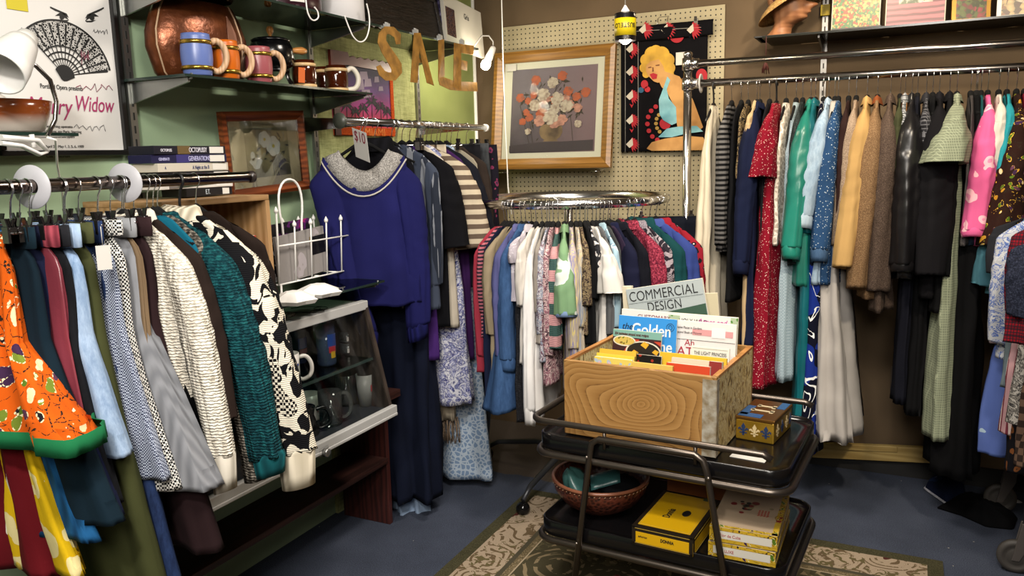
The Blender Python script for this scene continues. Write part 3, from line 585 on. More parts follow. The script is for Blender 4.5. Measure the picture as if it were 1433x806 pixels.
def round_rack():
    R = crow; g = 'clothes on the round rack'
    pl = lambda c: F('plain', c)
    R('coral_blouse', 'blouse', 668, 520, pl('93303f'), 'coral red blouse at the wall side of the round rack', d=.014, w=.18, sl=(500, .022, .02, 0, 0))
    R('pink_shirt', 'shirt', 673, 470, F('stripeh', 'a8616c', '2a2430', s=4), 'pink and black striped shirt left of the khaki jacket', d=.012, w=.18, sl=(440, .022, .02, 0, 0))
    R('navy_dress', 'dress', 677, 560, pl('141a30'), 'navy dress left of the khaki jacket on the round rack', d=.014, w=.19, hem=.2)
    R('khaki_jacket', 'jacket', 684, 575, pl('8d8069'), 'long khaki tan jacket on the round rack', d=.02, sl=(470, .034, .03, 0, 0), hem=.2)
    R('violet_shirt', 'shirt', 699, 530, pl('50527f'), 'dusty violet shirt left of the blue denim jacket', d=.022, sl=(500, .038, .034, 0, 0), collar=(pl('5a5c88'), .04))
    dn = F('denim', '3d5b85', '2a4266')
    R('denim_dress', 'dress', 709, 577, dn, 'blue denim shirt dress on the round rack', d=.024, hem=.24, hemd=.085, xd=.05, sl=(505, .036, .042, .0, .01), cuff=(dn, .05), collar=(dn, .04))
    R('lilac_shirt', 'shirt', 719, 420, F('floral', 'aaa3ac', 'c4bfc6', '8d8694', s=2), 'pale lilac dotted shirt right of the denim dress', d=.018, sl=(350, .04, .036, 0, 0), collar=(pl('b4aeb6'), .04))
    R('black_lace_dress', 'dress', 722, 590, F('tweed', '17171a', '0a0a0b', '3d3d42'), 'black textured dress showing below the white cardigan', d=.02, w=.17, hem=.18)
    R('white_cardigan', 'cardigan', 730, 510, pl('cfc9c1'), 'off-white cardigan right of the lilac shirt', d=.022, sl=(430, .036, .03, 0, 0))
    R('long_white_shirt', 'shirt', 742, 585, pl('d5d2cf'), 'long white shirt with lavender checks on its front', d=.02, sl=(575, .03, .03, .02, .01), cuff=(F('rib', 'dcdad8', 'b5b3b2'), .06), smat=pl('d9d7d6'))
    R('taupe_blouse', 'blouse', 751, 480, pl('8c857d'), 'taupe silky blouse between white shirt and paisley blouses', d=.014, sl=(440, .026, .024, 0, 0))
    R('paisley_blouse', 'blouse', 757, 505, F('paisley', '7a8090', 'c0bfc4', '5a3f4c'), 'blue-grey paisley blouse left of the rose print blouse', d=.018, sl=(470, .03, .028, 0, 0))
    R('rose_print_blouse', 'blouse', 765, 540, F('paisley', '7d5560', 'c9b2b0', '3c2a33'), 'mauve rose print dress left of the banded sweater', d=.018, sl=(500, .03, .028, 0, 0), hem=.2)
    R('banded_sweater', 'sweater', 776, 470, F('blockh', 'c08f91', '3d5753', s=1.6), 'knitted sweater with pink and green bands', d=.02, sl=(490, .034, .034, .0, .0), smat=F('blockh', 'c08f91', '3d5753', s=1.6))
    R('green_polo', 'shirt', 789, 430, F('floral', '6f8f6b', 'c6cdc6', '7c9a78', s=.35), 'light green polo shirt with pale diamonds', d=.02, sl=(440, .045, .06, .02, -.01), cuff=(pl('6f86a8'), .012), collar=(pl('75956f'), .04))
    R('pastel_stripe_shirt', 'shirt', 802, 560, F('multi', 'a59a92', '8a83a0', 'c5b579', s=1.4), 'pastel vertically striped shirt right of the green polo', d=.02, sl=(490, .034, .03, 0, 0))
    R('sand_shirt', 'shirt', 811, 520, F('multi', '9c9182', 'b9ab8f', '7f8590', s=1.6), 'sand and grey striped shirt left of the brown paisley', d=.018, sl=(460, .028, .026, 0, 0))
    R('brown_paisley_blouse', 'blouse', 821, 470, F('paisley', '40332c', '8b7a5c', '221c1e'), 'dark brown paisley blouse on the round rack', d=.02, sl=(430, .034, .036, 0, 0))
    R('black_blouse', 'blouse', 831, 480, pl('0c0c0e'), 'black blouse left of the white short-sleeved tee', d=.018, sl=(420, .028, .028, 0, 0))
    R('mono_floral_blouse', 'blouse', 836, 395, F('floral', '26262a', 'c9c6c4', 'a04a55', s=1.6), 'black blouse with white and pink flowers', d=.014, sl=(375, .028, .03, 0, 0))
    R('white_tee', 'shirt', 845, 520, pl('cdc9c3'), 'white tee with a wide short sleeve on the round rack', d=.022, sl=(408, .045, .07, .05, -.02))
    R('grey_cardigan', 'cardigan', 853, 520, pl('5c5d5f'), 'mid grey cardigan right of the white tee', d=.016, sl=(470, .028, .026, 0, 0))
    R('sky_shirt', 'shirt', 860, 500, F('stripev', '8da7b5', 'b9c7cd', '6d8a9b', s=2), 'sky blue striped shirt beside the grey cardigan', d=.018, sl=(460, .03, .028, 0, 0), collar=(pl('93adb9'), .04))
    R('charcoal_vest', 'waistcoat', 869, 500, pl('3b3d3e'), 'charcoal waistcoat left of the navy blazers', d=.016)
    R('navy_blazer', 'blazer', 884, 500, pl('12142a'), 'dark navy blazer left of the red tweed jacket', d=.026, sl=(480, .05, .045, 0, 0), collar=(pl('141731'), .04))
    R('black_blazer', 'blazer', 899, 500, pl('0d0e16'), 'black blazer touching the red tweed jacket', d=.024, sl=(480, .04, .04, 0, 0), collar=(pl('0f101a'), .04))
    rt = F('tweed', '6e1f30', '3a1224', 'b04a5e', s=.5)
    R('red_tweed_jacket', 'jacket', 917, 500, rt, 'red and purple flecked tweed jacket', d=.03, sl=(470, .05, .045, 0, 0), collar=(rt, .045))
    R('zigzag_jacket', 'jacket', 931, 500, F('intarsia', '26222a', '9b9096', s=1.6), 'grey and black woven jacket with red piping', d=.022, sl=(470, .04, .04, 0, 0), collar=(F('tweed', '77707a', '26222a', 'a9a2a8'), .04))
    gr = pl('0f3a3d')
    R('bottle_green_jacket', 'jacket', 945, 500, gr, 'bottle green wool jacket with stand collar', d=.032, sl=(480, .055, .05, .0, 0), collar=(gr, .055))
    R('cornflower_jacket', 'jacket', 962, 500, pl('303f7c'), 'cornflower blue jacket right of the bottle green one', d=.026, sl=(480, .05, .045, 0, 0), collar=(pl('3a4a86'), .04))
    R('bandana_shirt', 'shirt', 973, 500, F('floral', '7f1826', '151216', 'cdb9b4', s=1.5), 'red bandana print shirt near the cream dress', d=.02, sl=(480, .042, .04, 0, 0), collar=(F('floral', '7f1826', '151216', 'cdb9b4', s=1.5), .04))
    R('navy_skirt', 'skirt', 986, 480, pl('0d111c'), 'dark navy skirt clipped at the right of the round rack', d=.03, w=.18, hem=.24, top='waist', hk='clip')
    R('plum_cardigan', 'cardigan', 878, 480, pl('2a2034'), 'dark plum cardigan among the navy blazers', d=.014)
# ------------------------------------------------------------------ rolling rack at the right edge (rail out of view)
def edge_rack():
    XE = 2.86
    def R(name, cat, px, top_py, hem_py, mat, label, w=.2, **k):
        Y = -.62-.012*(px-1390)+.0*len(name); zr = 1.45 if top_py < 440 else 1.0; zt = zr-.09-.0
        x = ay_(Y, px, (top_py+hem_py)/2).x; w = XE-x
        L = max(.25, zt-ay_(Y, px, hem_py).z)
        if k.get('sl') and k['sl'][0] > 100:
            s = list(k['sl']); s[0] = max(.1, zt-.035-ay_(Y, px, s[0]).z); k['sl'] = tuple(s)
        hk = 'clip' if k.get('top') == 'waist' else 'velvet'
        hanger(hk, (XE, Y, zt), PI/2, 'chrome clip hanger on the rolling rack' if hk == 'clip' else 'black hanger on the rolling rack', 'hangers on the rolling rack', rr=.013)
        if 'hem' in k: k['hem'] = w*1.12
        return garment(name, label, cat, (XE, Y, zt), PI/2, L, mat, w=w, **k)
    out = [R('pointed_blouse', 'blouse', 1392, 300, 410, F('plain', '3f6a78'), 'steel blue top with pointed hem on the rolling rack', w=.24, d=.03, sl=(400, .04, .05, .03, 0)),
    R('charcoal_jacket', 'jacket', 1402, 280, 400, F('plain', '24252a'), 'charcoal jacket with white trim on the rolling rack', w=.22, d=.025, sl=(385, .035, .03, .02, 0)),
    R('striped_jumper', 'jumper', 1392, 400, 480, F('stripeh', '8d7f86', '2b2630', s=3), 'striped knitted top above the blue floral skirt', w=.24, d=.02),
    R('blue_floral_skirt', 'skirt', 1393, 470, 632, F('floral', '5468a8', '9fb6c8', '7c95c4', s=.4), 'cornflower blue floral skirt on the rolling rack', w=.2, top='waist', d=.035, hem=.24, hemd=.05, fold=.03),
    R('white_embroidered_blouse', 'blouse', 1403, 400, 500, F('paisley', 'a9acb2', '4a62a0', 'b9bcc2', s=.6), 'white blouse with blue embroidery on the rolling rack', w=.23, d=.03, sl=(480, .05, .055, 0, 0)),
    R('grey_blue_sash_dress', 'dress', 1410, 400, 540, F('plain', '5f6c73'), 'slate grey dress beside the embroidered blouse', w=.22, d=.02),
    R('tartan_shirt', 'shirt', 1418, 370, 480, F('plaid', '7a1420', '1a1a24', '35101c', s=4), 'red tartan shirt on the rolling rack', w=.22, d=.02, sl=(440, .03, .03, 0, 0)),
    R('diamond_pink_skirt', 'skirt', 1413, 470, 605, F('stripev', 'b08a90', '6d2f3c', 'd8c7c4', s=2), 'pink and maroon striped long skirt on the rolling rack', w=.22, top='waist', d=.026, hem=.24),
    R('snake_print_skirt', 'skirt', 1424, 440, 590, F('paisley', 'a8a49e', '2b2a2c', '77736e'), 'grey snakeskin print skirt on the rolling rack', w=.22, top='waist', d=.026),
    R('brown_block_skirt', 'skirt', 1430, 560, 650, F('check', '5a463a', '2a201c', s=.4), 'brown block-patterned skirt on the rolling rack', w=.22, top='waist', d=.03),
    R('rust_floral_skirt', 'skirt', 1415, 590, 660, F('floral', '141318', '7a4a2a', '3b2a22', s=1.2), 'black skirt with rust flowers on the rolling rack', w=.2, top='waist', d=.03),
    R('fuzzy_sweater', 'sweater', 1447, 300, 470, F('tweed', '1d2130', '0f1119', '353a4c', s=.7), 'fuzzy dark navy sweater at the photo edge', w=.24, d=.05, sl=(445, .075, .06, .02, 0))]
    return out
# ------------------------------------------------------------------ the room
def room():
    t = NT('carpet'); v = t.coord(); n = t.noise(v, 260, 3, .8); b = t.noise(v, 2.2, 4, .6)
    sp = t.n('ShaderNodeSeparateXYZ', Vector=v)
    e = t.math('ADD', sp.outputs[1], t.math('MULTIPLY', t.noise(v, 5, 2), .1)); reg = t.math('MULTIPLY', t.math('GREATER_THAN', e, -.68), t.math('LESS_THAN', sp.outputs[0], 1.15))
    blue = t.ramp(t.math('MULTIPLY_ADD', b, .25, t.math('MULTIPLY', n, .8)), [(.35, '22262f'), (.6, '474d5c'), (.78, '6d7484')])
    brn = t.ramp(n, [(.35, '2b2623'), (.55, '544b43'), (.75, '7a6e63')])
    col = t.mix(reg, blue, brn); lint = t.vor(v, 9); col = t.mix(t.math('LESS_THAN', lint, .028), col, lin('9a988f'))
    t.bump(n, .6, .004)
    struct(MB().box((1.3, -3, -.05), (6.0, 6.4, .1)).build('floor', t.fin(col, .95, 0, .1)))
    wp = NT('wall_paint'); v = wp.coord(); wp.bump(wp.noise(v, 90, 3), .12, .002)
    tp = wp.fin(wp.ramp(wp.noise(v, 3, 3), [(.3, '594a38'), (.7, '665541')]), .8, 0, .2)
    struct(MB().box((1.3, .05, 1.4), (6.0, .1, 2.9)).build('wall_back', tp))
    lw = NT('left_wall'); v = lw.coord(); n = lw.noise(lw.coord((1, .25, 3)), 120, 3, .7); lw.bump(n, .2, .002)
    c = lw.ramp(lw.noise(v, 2, 3), [(.3, '8ba183'), (.7, '97ac8c')])
    struct(MB().box((-.05, -3, 1.4), (.1, 6.2, 2.9)).build('wall_left', lw.fin(c, .75, 0, .2)))
    struct(MB().box((4.25, -3, 1.4), (.1, 6.2, 2.9)).build('wall_right', tp))
    struct(MB().box((1.3, -6.2, 1.4), (6.0, .1, 2.9)).build('wall_front', tp))
    struct(MB().box((1.3, -3, 2.86), (6.0, 6.4, .1)).build('ceiling', S('7d766c', .9)))
    gr = NT('grasscloth'); n = gr.noise(gr.coord((1, 1, .08)), 160, 3, .8); n2 = gr.noise(gr.coord((1, .08, 1)), 160, 3, .8); f = gr.math('MULTIPLY', gr.math('ADD', n, n2), .5); gr.bump(f, .4, .002)
    gm = gr.fin(gr.ramp(f, [(.35, '7f8453'), (.55, 'a5a873'), (.7, 'bfc08c')]), .85, 0, .2)
    struct(MB().box((.008, -1.05, 1.3), (.016, .8, 2.6)).build('trim_1', gm))
    struct(MB().box((.008, -.335, 1.3), (.016, .61, 2.6)).build('trim_2', NT_green()))
    struct(MB().tube([(.02, -.022, 0), (.02, -.022, 2.6)], .011, 8).build('trim_3', WHITE))
    struct(MB().box((2.4, -.012, .045), (3.6, .024, .09)).build('baseboard_back', S('191817', .7)))
    pine = WOOD('b49a5e', '9c8148', 9, 'X', .6)
    a = ay_(-.02, 1128, 624); b = ay_(-.02, 1316, 632)
    struct(MB().box(((a.x+b.x)/2, -.04, (a.z+b.z)/2-.01), (b.x-a.x, .035, .075), (0, -math.atan2(b.z-a.z, b.x-a.x), 0)).box((a.x+.25, -.06, (a.z+b.z)/2+.012), (.34, .01, .03), (0, -math.atan2(b.z-a.z, b.x-a.x), 0)).build('trim_4', pine, bevel=.003))
    # electrical outlet
    p = ay_(0, 1258, 530); o = thing('electrical_outlet', 'brown wall outlet low on the back wall behind the coats', 'outlet', (p.x, 0, p.z))
    MB().box((0, -.004, 0), (.075, .008, .118)).build('cover_plate', S('4c4138', .5), o, bevel=.003)
    for z in (-.026, .026):
        MB().box((0, -.009, z), (.034, .004, .03)).box((-.007, -.0115, z+.003), (.003, .002, .01), None, 1).box((.007, -.0115, z+.003), (.003, .002, .01), None, 1).build('socket', [S('54483e', .5), BLACK], o)
def NT_green():
    g = NT('green_panel'); v = g.coord(); n = g.noise(g.coord((1, .25, 3)), 120, 3, .7); g.bump(n, .2, .002)
    return g.fin(g.ramp(g.noise(v, 3, 3), [(.3, '7d8750'), (.7, '8d965d')]), .8, 0, .2)
def rug():
    def scroll(name, base, line, flower, leafc, fs):
        t = NT(name); v = t.coord(); dv = t.n('ShaderNodeMixRGB', Fac=.1); t.set(dv.inputs[1], v); nn = t.n('ShaderNodeTexNoise', Vector=v, Scale=5); t.set(dv.inputs[2], nn.outputs[1])
        d = t.vor(dv.outputs[0], fs); cc = t.n('ShaderNodeSeparateColor', Color=t.vor(dv.outputs[0], fs, out=1)); fine = t.noise(v, 300, 2)
        w = t.math('SINE', t.math('MULTIPLY', d, 42)); arms = t.noise(v, fs*1.9, 3, .6, 2.2)
        scr = t.math('MULTIPLY', t.math('GREATER_THAN', w, .45), t.math('GREATER_THAN', arms, .46))
        leaf = t.math('MULTIPLY', t.math('GREATER_THAN', t.noise(v, fs*4.5, 2, .5, 1), .58), t.math('GREATER_THAN', .62, cc.outputs[1]))
        fl = t.math('MULTIPLY', t.math('LESS_THAN', d, .22), t.math('GREATER_THAN', cc.outputs[0], .45))
        fl = t.math('MULTIPLY', fl, t.math('GREATER_THAN', t.noise(v, fs*6, 2), .42))
        c = t.mix(scr, lin(base), lin(line)); c = t.mix(leaf, c, lin(leafc)); c = t.mix(fl, c, lin(flower))
        h = t.n('ShaderNodeHueSaturation', Value=t.math('MULTIPLY_ADD', fine, .6, .7)); t.set(h.inputs['Color'], c)
        t.bump(fine, .5, .003); return t.fin(h.outputs[0], .95, 0, .1)
    x0, x1, y1, y0 = .715, 2.47, -.885, -3.6
    o = thing('area_rug', 'olive and beige oriental rug with scroll border under the cart', 'rug', (0, 0, 0))
    olive = NT('rug_edge'); n = olive.noise(olive.coord(), 260, 2); om = olive.fin(olive.ramp(n, [(.3, '29281a'), (.7, '4e4a35')]), .95, 0, .1)
    def frame(n_, a, b, z, m):
        mb = MB(); A = [(x0+a, y0+a), (x1-a, y0+a), (x1-a, y1-a), (x0+a, y1-a)]; B = [(x0+b, y0+b), (x1-b, y0+b), (x1-b, y1-b), (x0+b, y1-b)]
        for i in range(4):
            j = (i+1) % 4; mb.poly([(*A[i], z), (*A[j], z), (*B[j], z), (*B[i], z)], (0, 0, -z+.0005))
        return mb.build(n_, m, o)
    frame('edge_binding', 0, .055, .009, om)
    frame('scroll_border', .055, .215, .0092, scroll('rug_border', '9a8974', '5f4f3a', '4a2320', '5b5236', 6.5))
    frame('inner_stripe', .215, .235, .0094, S('3e3826', .95)); frame('dotted_stripe', .235, .262, .0092, scroll('rug_line', '6b5e45', '3f3826', '3c1c18', '8d7c62', 40)); frame('beige_line', .262, .268, .0094, S('9a8a70', .95))
    a = .268; MB().box(((x0+x1)/2, (y0+y1)/2, .005), (x1-x0-2*a, y1-y0-2*a, .0085)).build('centre_field', scroll('rug_field', '423d2c', '7d6e54', '4a2622', '57503a', 4), o)
# ------------------------------------------------------------------ shelving on the left wall
def shelving():
    std = S('9a9a96', .3, .9); hole = S('1d1d1b', .6); g = 'slotted shelf standards on the left wall'
    for y, zt, lab in ((-2.345, 2.6, 'slotted metal shelf standard beside the framed fan poster'), (-1.455, 2.6, 'slotted metal shelf standard right of the framed white flower print'), (-.64, 2.6, 'slotted metal shelf standard behind the hanging letters')):
        mb = MB().box((.022, y, (zt+1.0)/2), (.014, .026, zt-1.0))
        z = 1.03
        while z < zt-.03: mb.box((.0295, y, z), (.0012, .006, .024), None, 1); z += .042
        tag(mb.build('shelf_standard', [std, hole]), lab, 'shelf standard', g)
    gl = GLASS('86a092', 1.0); edge = S('1c2c26', .15)
    def shelf(name, y0, y1, z, x1, lab, br, x0=.03):
        o = thing(name, lab, 'shelf', (0, (y0+y1)/2, z)); h = (y1-y0)/2
        MB().box(((x0+x1)/2, 0, -.004), (x1-x0, 2*h, .007)).build('glass_panel', gl, o)
        MB().box((x1+.001, 0, -.004), (.002, 2*h, .008)).box(((x0+x1)/2, h+.001, -.004), (x1-x0, .002, .008)).box(((x0+x1)/2, -h-.001, -.004), (x1-x0, .002, .008)).build('polished_edge', edge, o)
        for y in br:
            yy = y-(y0+y1)/2; MB().poly([(.03, yy-.004, -.009), (x1-.015, yy-.004, -.009), (x1-.015, yy-.004, -.022), (.03, yy-.004, -.075)], (0, .008, 0)).tube([(x1-.015, yy, -.012), (x1-.004, yy, -.012), (x1-.002, yy, .004)], .004, 6).build('bracket', S('8e908c', .3, .85), o)
    shelf('glass_shelf', -2.37, -1.42, 1.858, .3, 'glass wall shelf carrying the coloured mugs', (-2.345, -1.455))
    shelf('glass_shelf', -2.37, -.53, 2.128, .32, 'topmost glass wall shelf above the hanging letters', (-2.345, -1.455, -.64))
    shelf('glass_shelf', -3.3, -2.745, 1.675, .3, 'glass shelf carrying the glazed bowl', (-3.25,))
    shelf('glass_shelf', -2.75, -1.6, 1.12, .44, 'glass shelf holding the white wire magazine rack', (-2.345, -1.64))
def text_strip(t, s, size, mat, parent, loc, rot, **k): return text(s, size, mat, parent, loc, rot, **k)
def left_wall_items():
    # framed poster with a fan
    X = .03; A = ax_(X, 158, 0); B = ax_(X, 175, 216); y1 = -2.372; y0 = -2.785; z0 = 1.622; z1 = 2.24
    o = thing('framed_poster', 'black framed white poster printed with a black lace fan', 'poster', (.012, (y0+y1)/2, z0)); W = (y1-y0)/2; H = z1-z0
    fm = S('0d0d0d', .3); f = .016
    MB().box((.008, 0, f/2), (.028, 2*W, f)).box((.008, 0, H-f/2), (.028, 2*W, f)).box((.008, -W+f/2, H/2), (.028, f, H-2*f)).box((.008, W-f/2, H/2), (.028, f, H-2*f)).build('frame', fm, o, bevel=.002)
    MB().box((.004, 0, H/2), (.006, 2*W-2*f, H-2*f)).build('paper', S('d8d6d2', .6), o)
    def L(px, py, dx=.0): p = ax_(.02, px, py); return Vector((.0085+dx, p.y-(y0+y1)/2, p.z-z0))
    pv = L(90, 106); tl = L(39, 48)-pv; tr = L(158, 98)-pv; R = (tl.length+tr.length)/2; a0 = math.atan2(tr.z, tr.y); a1 = math.atan2(tl.z, tl.y)
    ink = S('161616', .6); lace = F('lace', 'b9b7b3', '191919', s=3.2, rough=.6)
    def pt(a, r, dx=0): return (pv.x+dx, pv.y+r*math.cos(a), pv.z+r*math.sin(a))
    mb = MB(); N = 40
    outer = [pt(a0+(a1-a0)*i/N, R*(1+.012*math.cos(i*PI))) for i in range(N+1)]; inner = [pt(a0+(a1-a0)*i/N, R*.52) for i in range(N+1)]
    mb.poly(outer+inner[::-1], (.0006, 0, 0)); mb.build('fan_lace', lace, o)
    mb = MB()
    for i in range(13):
        a = a0+(a1-a0)*i/12; w = .03 if i in (0, 12) else .022
        mb.poly([pt(a-.05, R*.1, .001), pt(a-w*.7, R*.55, .001), pt(a-w, R*.95, .001), pt(a+w, R*.95, .001), pt(a+w*.7, R*.55, .001), pt(a+.05, R*.1, .001)], (.0006, 0, 0))
    for r in (.3, .42, .53): mb.poly([pt(a0+(a1-a0)*i/N, R*r, .0012) for i in range(N+1)]+[pt(a0+(a1-a0)*i/N, R*(r+.025), .0012) for i in range(N+1)][::-1], (.0005, 0, 0))
    mb.poly([pt(a0+(a1-a0)*i/N, R*.985, .0012) for i in range(N+1)]+[pt(a0+(a1-a0)*i/N, R*1.02, .0012) for i in range(N+1)][::-1], (.0005, 0, 0))
    mb.poly([pt(a0-.3+(a1-a0+.6)*i/N, R*.2, .0014) for i in range(N+1)]+[pt(a1+PI*.5+.6*i, R*.1, .0014) for i in range(3)], (.0005, 0, 0)); mb.build('fan_ribs', ink, o)
    for c, s in (((87, 24), 1), ((128, 25), -1)):
        P = lambda a, b: L(c[0]+a*s, c[1]+b); ey = MB()
        ey.poly([P(-17, -15), P(-8, -11), P(6, -5), P(9, 1), P(0, -5), P(-10, -9), P(-17, -13)], (.0006, 0, 0))
        ey.poly([P(-10, -2), P(-4, -6), P(3, -5), P(9, 4), P(2, 0), P(-3, -2)], (.0006, 0, 0)); ey.poly([P(-6, 3), P(0, 6), P(7, 6), P(9, 4), P(1, 4)], (.0006, 0, 0))
        ey.poly([P(3.4*math.cos(i)-.5, 3.6*math.sin(i)) for i in [k*PI/6 for k in range(12)]], (.0007, 0, 0))
        ey.build('eye_print', ink, o)
    pk = S('a02a60', .6); q = L(56, 123)
    text('Portland Opera presents', .0185, ink, o, (.009, q.y, q.z), RL, 'presenter_line', sx=.72)
    q = L(38, 158); text('Merry', .068, pk, o, (.009, q.y, q.z), RL, 'title_lettering', shear=.3, sx=.8)
    q = L(104, 155); text('Widow', .066, pk, o, (.009, q.y, q.z), RL, 'title_lettering', shear=.3, sx=.66)
    q = L(60, 178)
    for i, s in enumerate(("a bewitching operetta", "scheming, gay Paris. Starring", "ensemble of the opera", "", "April 29, May 1, 3, 5, 6, 1989", "8 PM Friday, Saturdays; 7:30 Wednesday", "Civic Auditorium")):
        if s: text(s, .0105, ink, o, (.009, q.y, q.z-i*.0145), RL, 'small_print')
    sg = S('8d3d55', .6); gy = S('8a8a8a', .6)
    def scrib(px, py, w, h, m, seed, n='signature'):
        r = random.Random(seed); pts = [L(px+w*i/14+r.uniform(-w*.03, w*.05), py-h*.5*math.sin(i*2.1)*r.uniform(.2, 1), .0008) for i in range(15)]
        MB().tube(pts, .0011, 4).build(n, m, o)
    scrib(107, 122, 50, 16, sg, 1); scrib(28, 40, 34, 12, gy, 2); scrib(104, 178, 42, 14, gy, 3); scrib(112, 80, 12, 26, sg, 5); scrib(20, 97, 24, 8, gy, 6); scrib(130, 44, 20, 10, gy, 8)
    q = L(9, 8); MB().box((.0092, q.y+.03, q.z+.01), (.001, .06, .035)).build('price_sticker', S('c8b92a', .6), o)
    # glazed bowl + contents, on its shelf
    t = NT('glaze'); sp = t.n('ShaderNodeSeparateXYZ', Vector=t.coord()); n = t.noise(t.coord(), 8, 2)
    gm = t.fin(t.ramp(t.math('MULTIPLY_ADD', n, .02, sp.outputs[2]), [(.03, 'd8cdc0'), (.058, '8f4a20'), (.1, '6e2f12')]), .15)
    bc = (.16, -2.845, 1.676); o = thing('ceramic_bowl', 'brown and cream glazed bowl on the small glass shelf', 'bowl', bc)
    MB().lathe([(.01, .001), (.07, .001), (.088, .006), (.104, .05), (.112, .083), (.109, .083), (.1, .05), (.08, .012), (.01, .012)], 40).build('vessel', gm, o)
    o = thing('shell_garland', 'white and rust shells heaped in the glazed bowl', 'shells', (bc[0], bc[1], bc[2]+.012)); r = random.Random(3)
    for i in range(16):
        a = r.uniform(0, 6.28); rr = r.uniform(0, .07)
        MB().sphere((0, 0, 0), .022, 10, 0, (1, r.uniform(.6, 1), .55)).build('shell', S(('cfc6ba', 'd8d2c8', '9a4a24', 'bfb5a8')[i % 4], .5), o, (rr*math.cos(a), rr*math.sin(a), .045+r.uniform(0, .03)), (r.uniform(-.6, .6), r.uniform(-.6, .6), a))
    # clip lamp
    lamp = thing('clip_lamp', 'white clip-on spot lamp with curved neck at the glass shelf', 'lamp', (.31, -2.86, 1.66)); wh = S('d6d4d0', .35)
    base = Vector((.31, -2.86, 1.66)); tl = lambda px, py, x=.33: ax_(x, px, py)-base
    MB().tube([tl(*q) for q in ((66, 190), (77, 168), (79, 142), (70, 112), (50, 92), (30, 84))], .0055, 10).build('gooseneck', DCHROME, lamp)
    c0 = tl(31, 62, .34); c1 = tl(4, 96, .38); dr = (c1-c0); ln = dr.length; zq = Vector((0, 0, 1)).rotation_difference(dr.normalized()).to_euler()
    MB().lathe([(.012, -.035), (.024, -.033), (.028, -.01), (.03, 0), (.036, .002), (.04, .02), (.053, ln*.8), (.056, ln+.02), (.052, ln+.02), (.048, ln*.7), (.03, .01), (.02, 0)], 28).build('lamp_shade', wh, lamp, c0, zq)
    cl = MB(); p0, p1, p2 = tl(0, 192), tl(52, 196), tl(67, 212)
    cl.tube([p0, (p0+p1)/2, p1, p2], [.014, .013, .012, .007], 8, flat=.5); cl.tube([tl(0, 200), tl(30, 204), tl(55, 216), tl(66, 213)], [.012, .011, .011, .006], 8, flat=.5); cl.tube([tl(44, 188), tl(48, 206)], .006, 8)
    cl.build('clamp', wh, lamp)
    MB().tube([tl(66, 192), tl(78, 196), tl(80, 232, .2), tl(86, 262, .12), tl(90, 300, .05)], .003, 6).build('cord', WHITE, lamp)
    # copper-coloured container
    t = NT('copper_leather'); n = t.noise(t.coord(), 14, 4, .6); t.bump(t.noise(t.coord(), 60, 4), .5, .003)
    cm = t.fin(t.ramp(n, [(.3, '4c2613'), (.7, '7d4526')]), .3, .55)
    o = thing('copper_vase', 'large copper-coloured stitched leather vase on the mug shelf', 'vase', (.115, -2.135, 1.859)); prof = [(.01, .001), (.155, .001), (.175, .02), (.2, .1), (.198, .15), (.175, .21), (.15, .25), (.145, .252), (.14, .248), (.12, .2)]
    MB().lathe(prof, 44, sx=.48).build('body', cm, o)
    st = S('a88a6c', .6)
    for a in (-1.28, .62, 1.95): MB().tube([((r+.002)*.48*math.cos(a), (r+.002)*math.sin(a), z) for r, z in prof[1:8]], .003, 6).build('seam', st, o)
    lf = MB(); a = .3; lp = []
    for k in range(16):
        q = 2*PI*k/16; aa = a+.16*math.sin(q)*abs(math.sin(q/2+.2)); z = .16+.055*math.cos(q); r = .2-.0*z+.0015-max(0, z-.15)*.38
        lp.append((r*.48*math.cos(aa), r*math.sin(aa), z))
    lf.poly(lp, (.002, .001, 0)); lf.build('leaf_patch', NT_copper2(), o)
    # mugs with wooden handles
    wood = WOOD('c9a98a', 'a98560', 25, 'Z', .6); brass = S('b08d3c', .25, .9)
    def mug(px, py, x, col, lab, r=.047, h=.128):
        p = ax_(x, px, py); p.z = 1.859; o = thing('barrel_mug', lab, 'mug', p, (0, 0, 1.15), 'frosted glass mugs with wooden handles')
        t = S(col, .35, 0, .5, Subsurface_Weight=.0)
        MB().lathe([(.005, .001), (r*.86, .001), (r*.9, .004), (r*1.02, h*.4), (r*1.02, h*.6), (r*.92, h*.93), (r*.9, h), (r*.84, h), (r*.86, h*.8), (r*.93, h*.5), (r*.8, .008), (.005, .008)], 32).build('glass_body', t, o)
        for z in (h*.19, h*.8): MB().lathe([(r*.965, z-.006), (r*1.03, z-.006), (r*1.035, z+.006), (r*.965, z+.006)], 32, cap=False).build('brass_band', brass, o)
        hd = [(r*.95, 0, h*.82), (r*1.35, 0, h*.9), (r*1.85, 0, h*.78), (r*2.05, 0, h*.5), (r*1.8, 0, h*.25), (r*1.35, 0, h*.12), (r*.98, 0, h*.17)]
        MB().tube(chk(hd), .0118, 10, flat=.85).build('handle', wood, o)
    mug(278, 111, .255, '5b6da6', 'frosted blue glass mug with brass bands and wooden handle'); mug(318, 114, .25, 'b85a0c', 'frosted orange glass mug with brass bands and wooden handle', .044, .122); mug(364, 118, .235, '8f4a50', 'frosted pink glass mug with brass bands and wooden handle', .045, .122)
    # fondue pot
    p = ax_(.12, 383, 121); o = thing('fondue_pot', 'black fondue pot with wooden knob on a black stand', 'pot', (.12, p.y, 1.859)); bk = S('08080a', .2)
    MB().lathe([(.01, .07), (.055, .07), (.074, .085), (.083, .115), (.078, .15), (.068, .172), (.064, .172), (.07, .12), (.05, .078), (.01, .078)], 36).build('pot_body', bk, o)
    MB().lathe([(.07, .172), (.072, .176), (.06, .183), (.02, .19), (.003, .191)], 36).build('lid', bk, o)
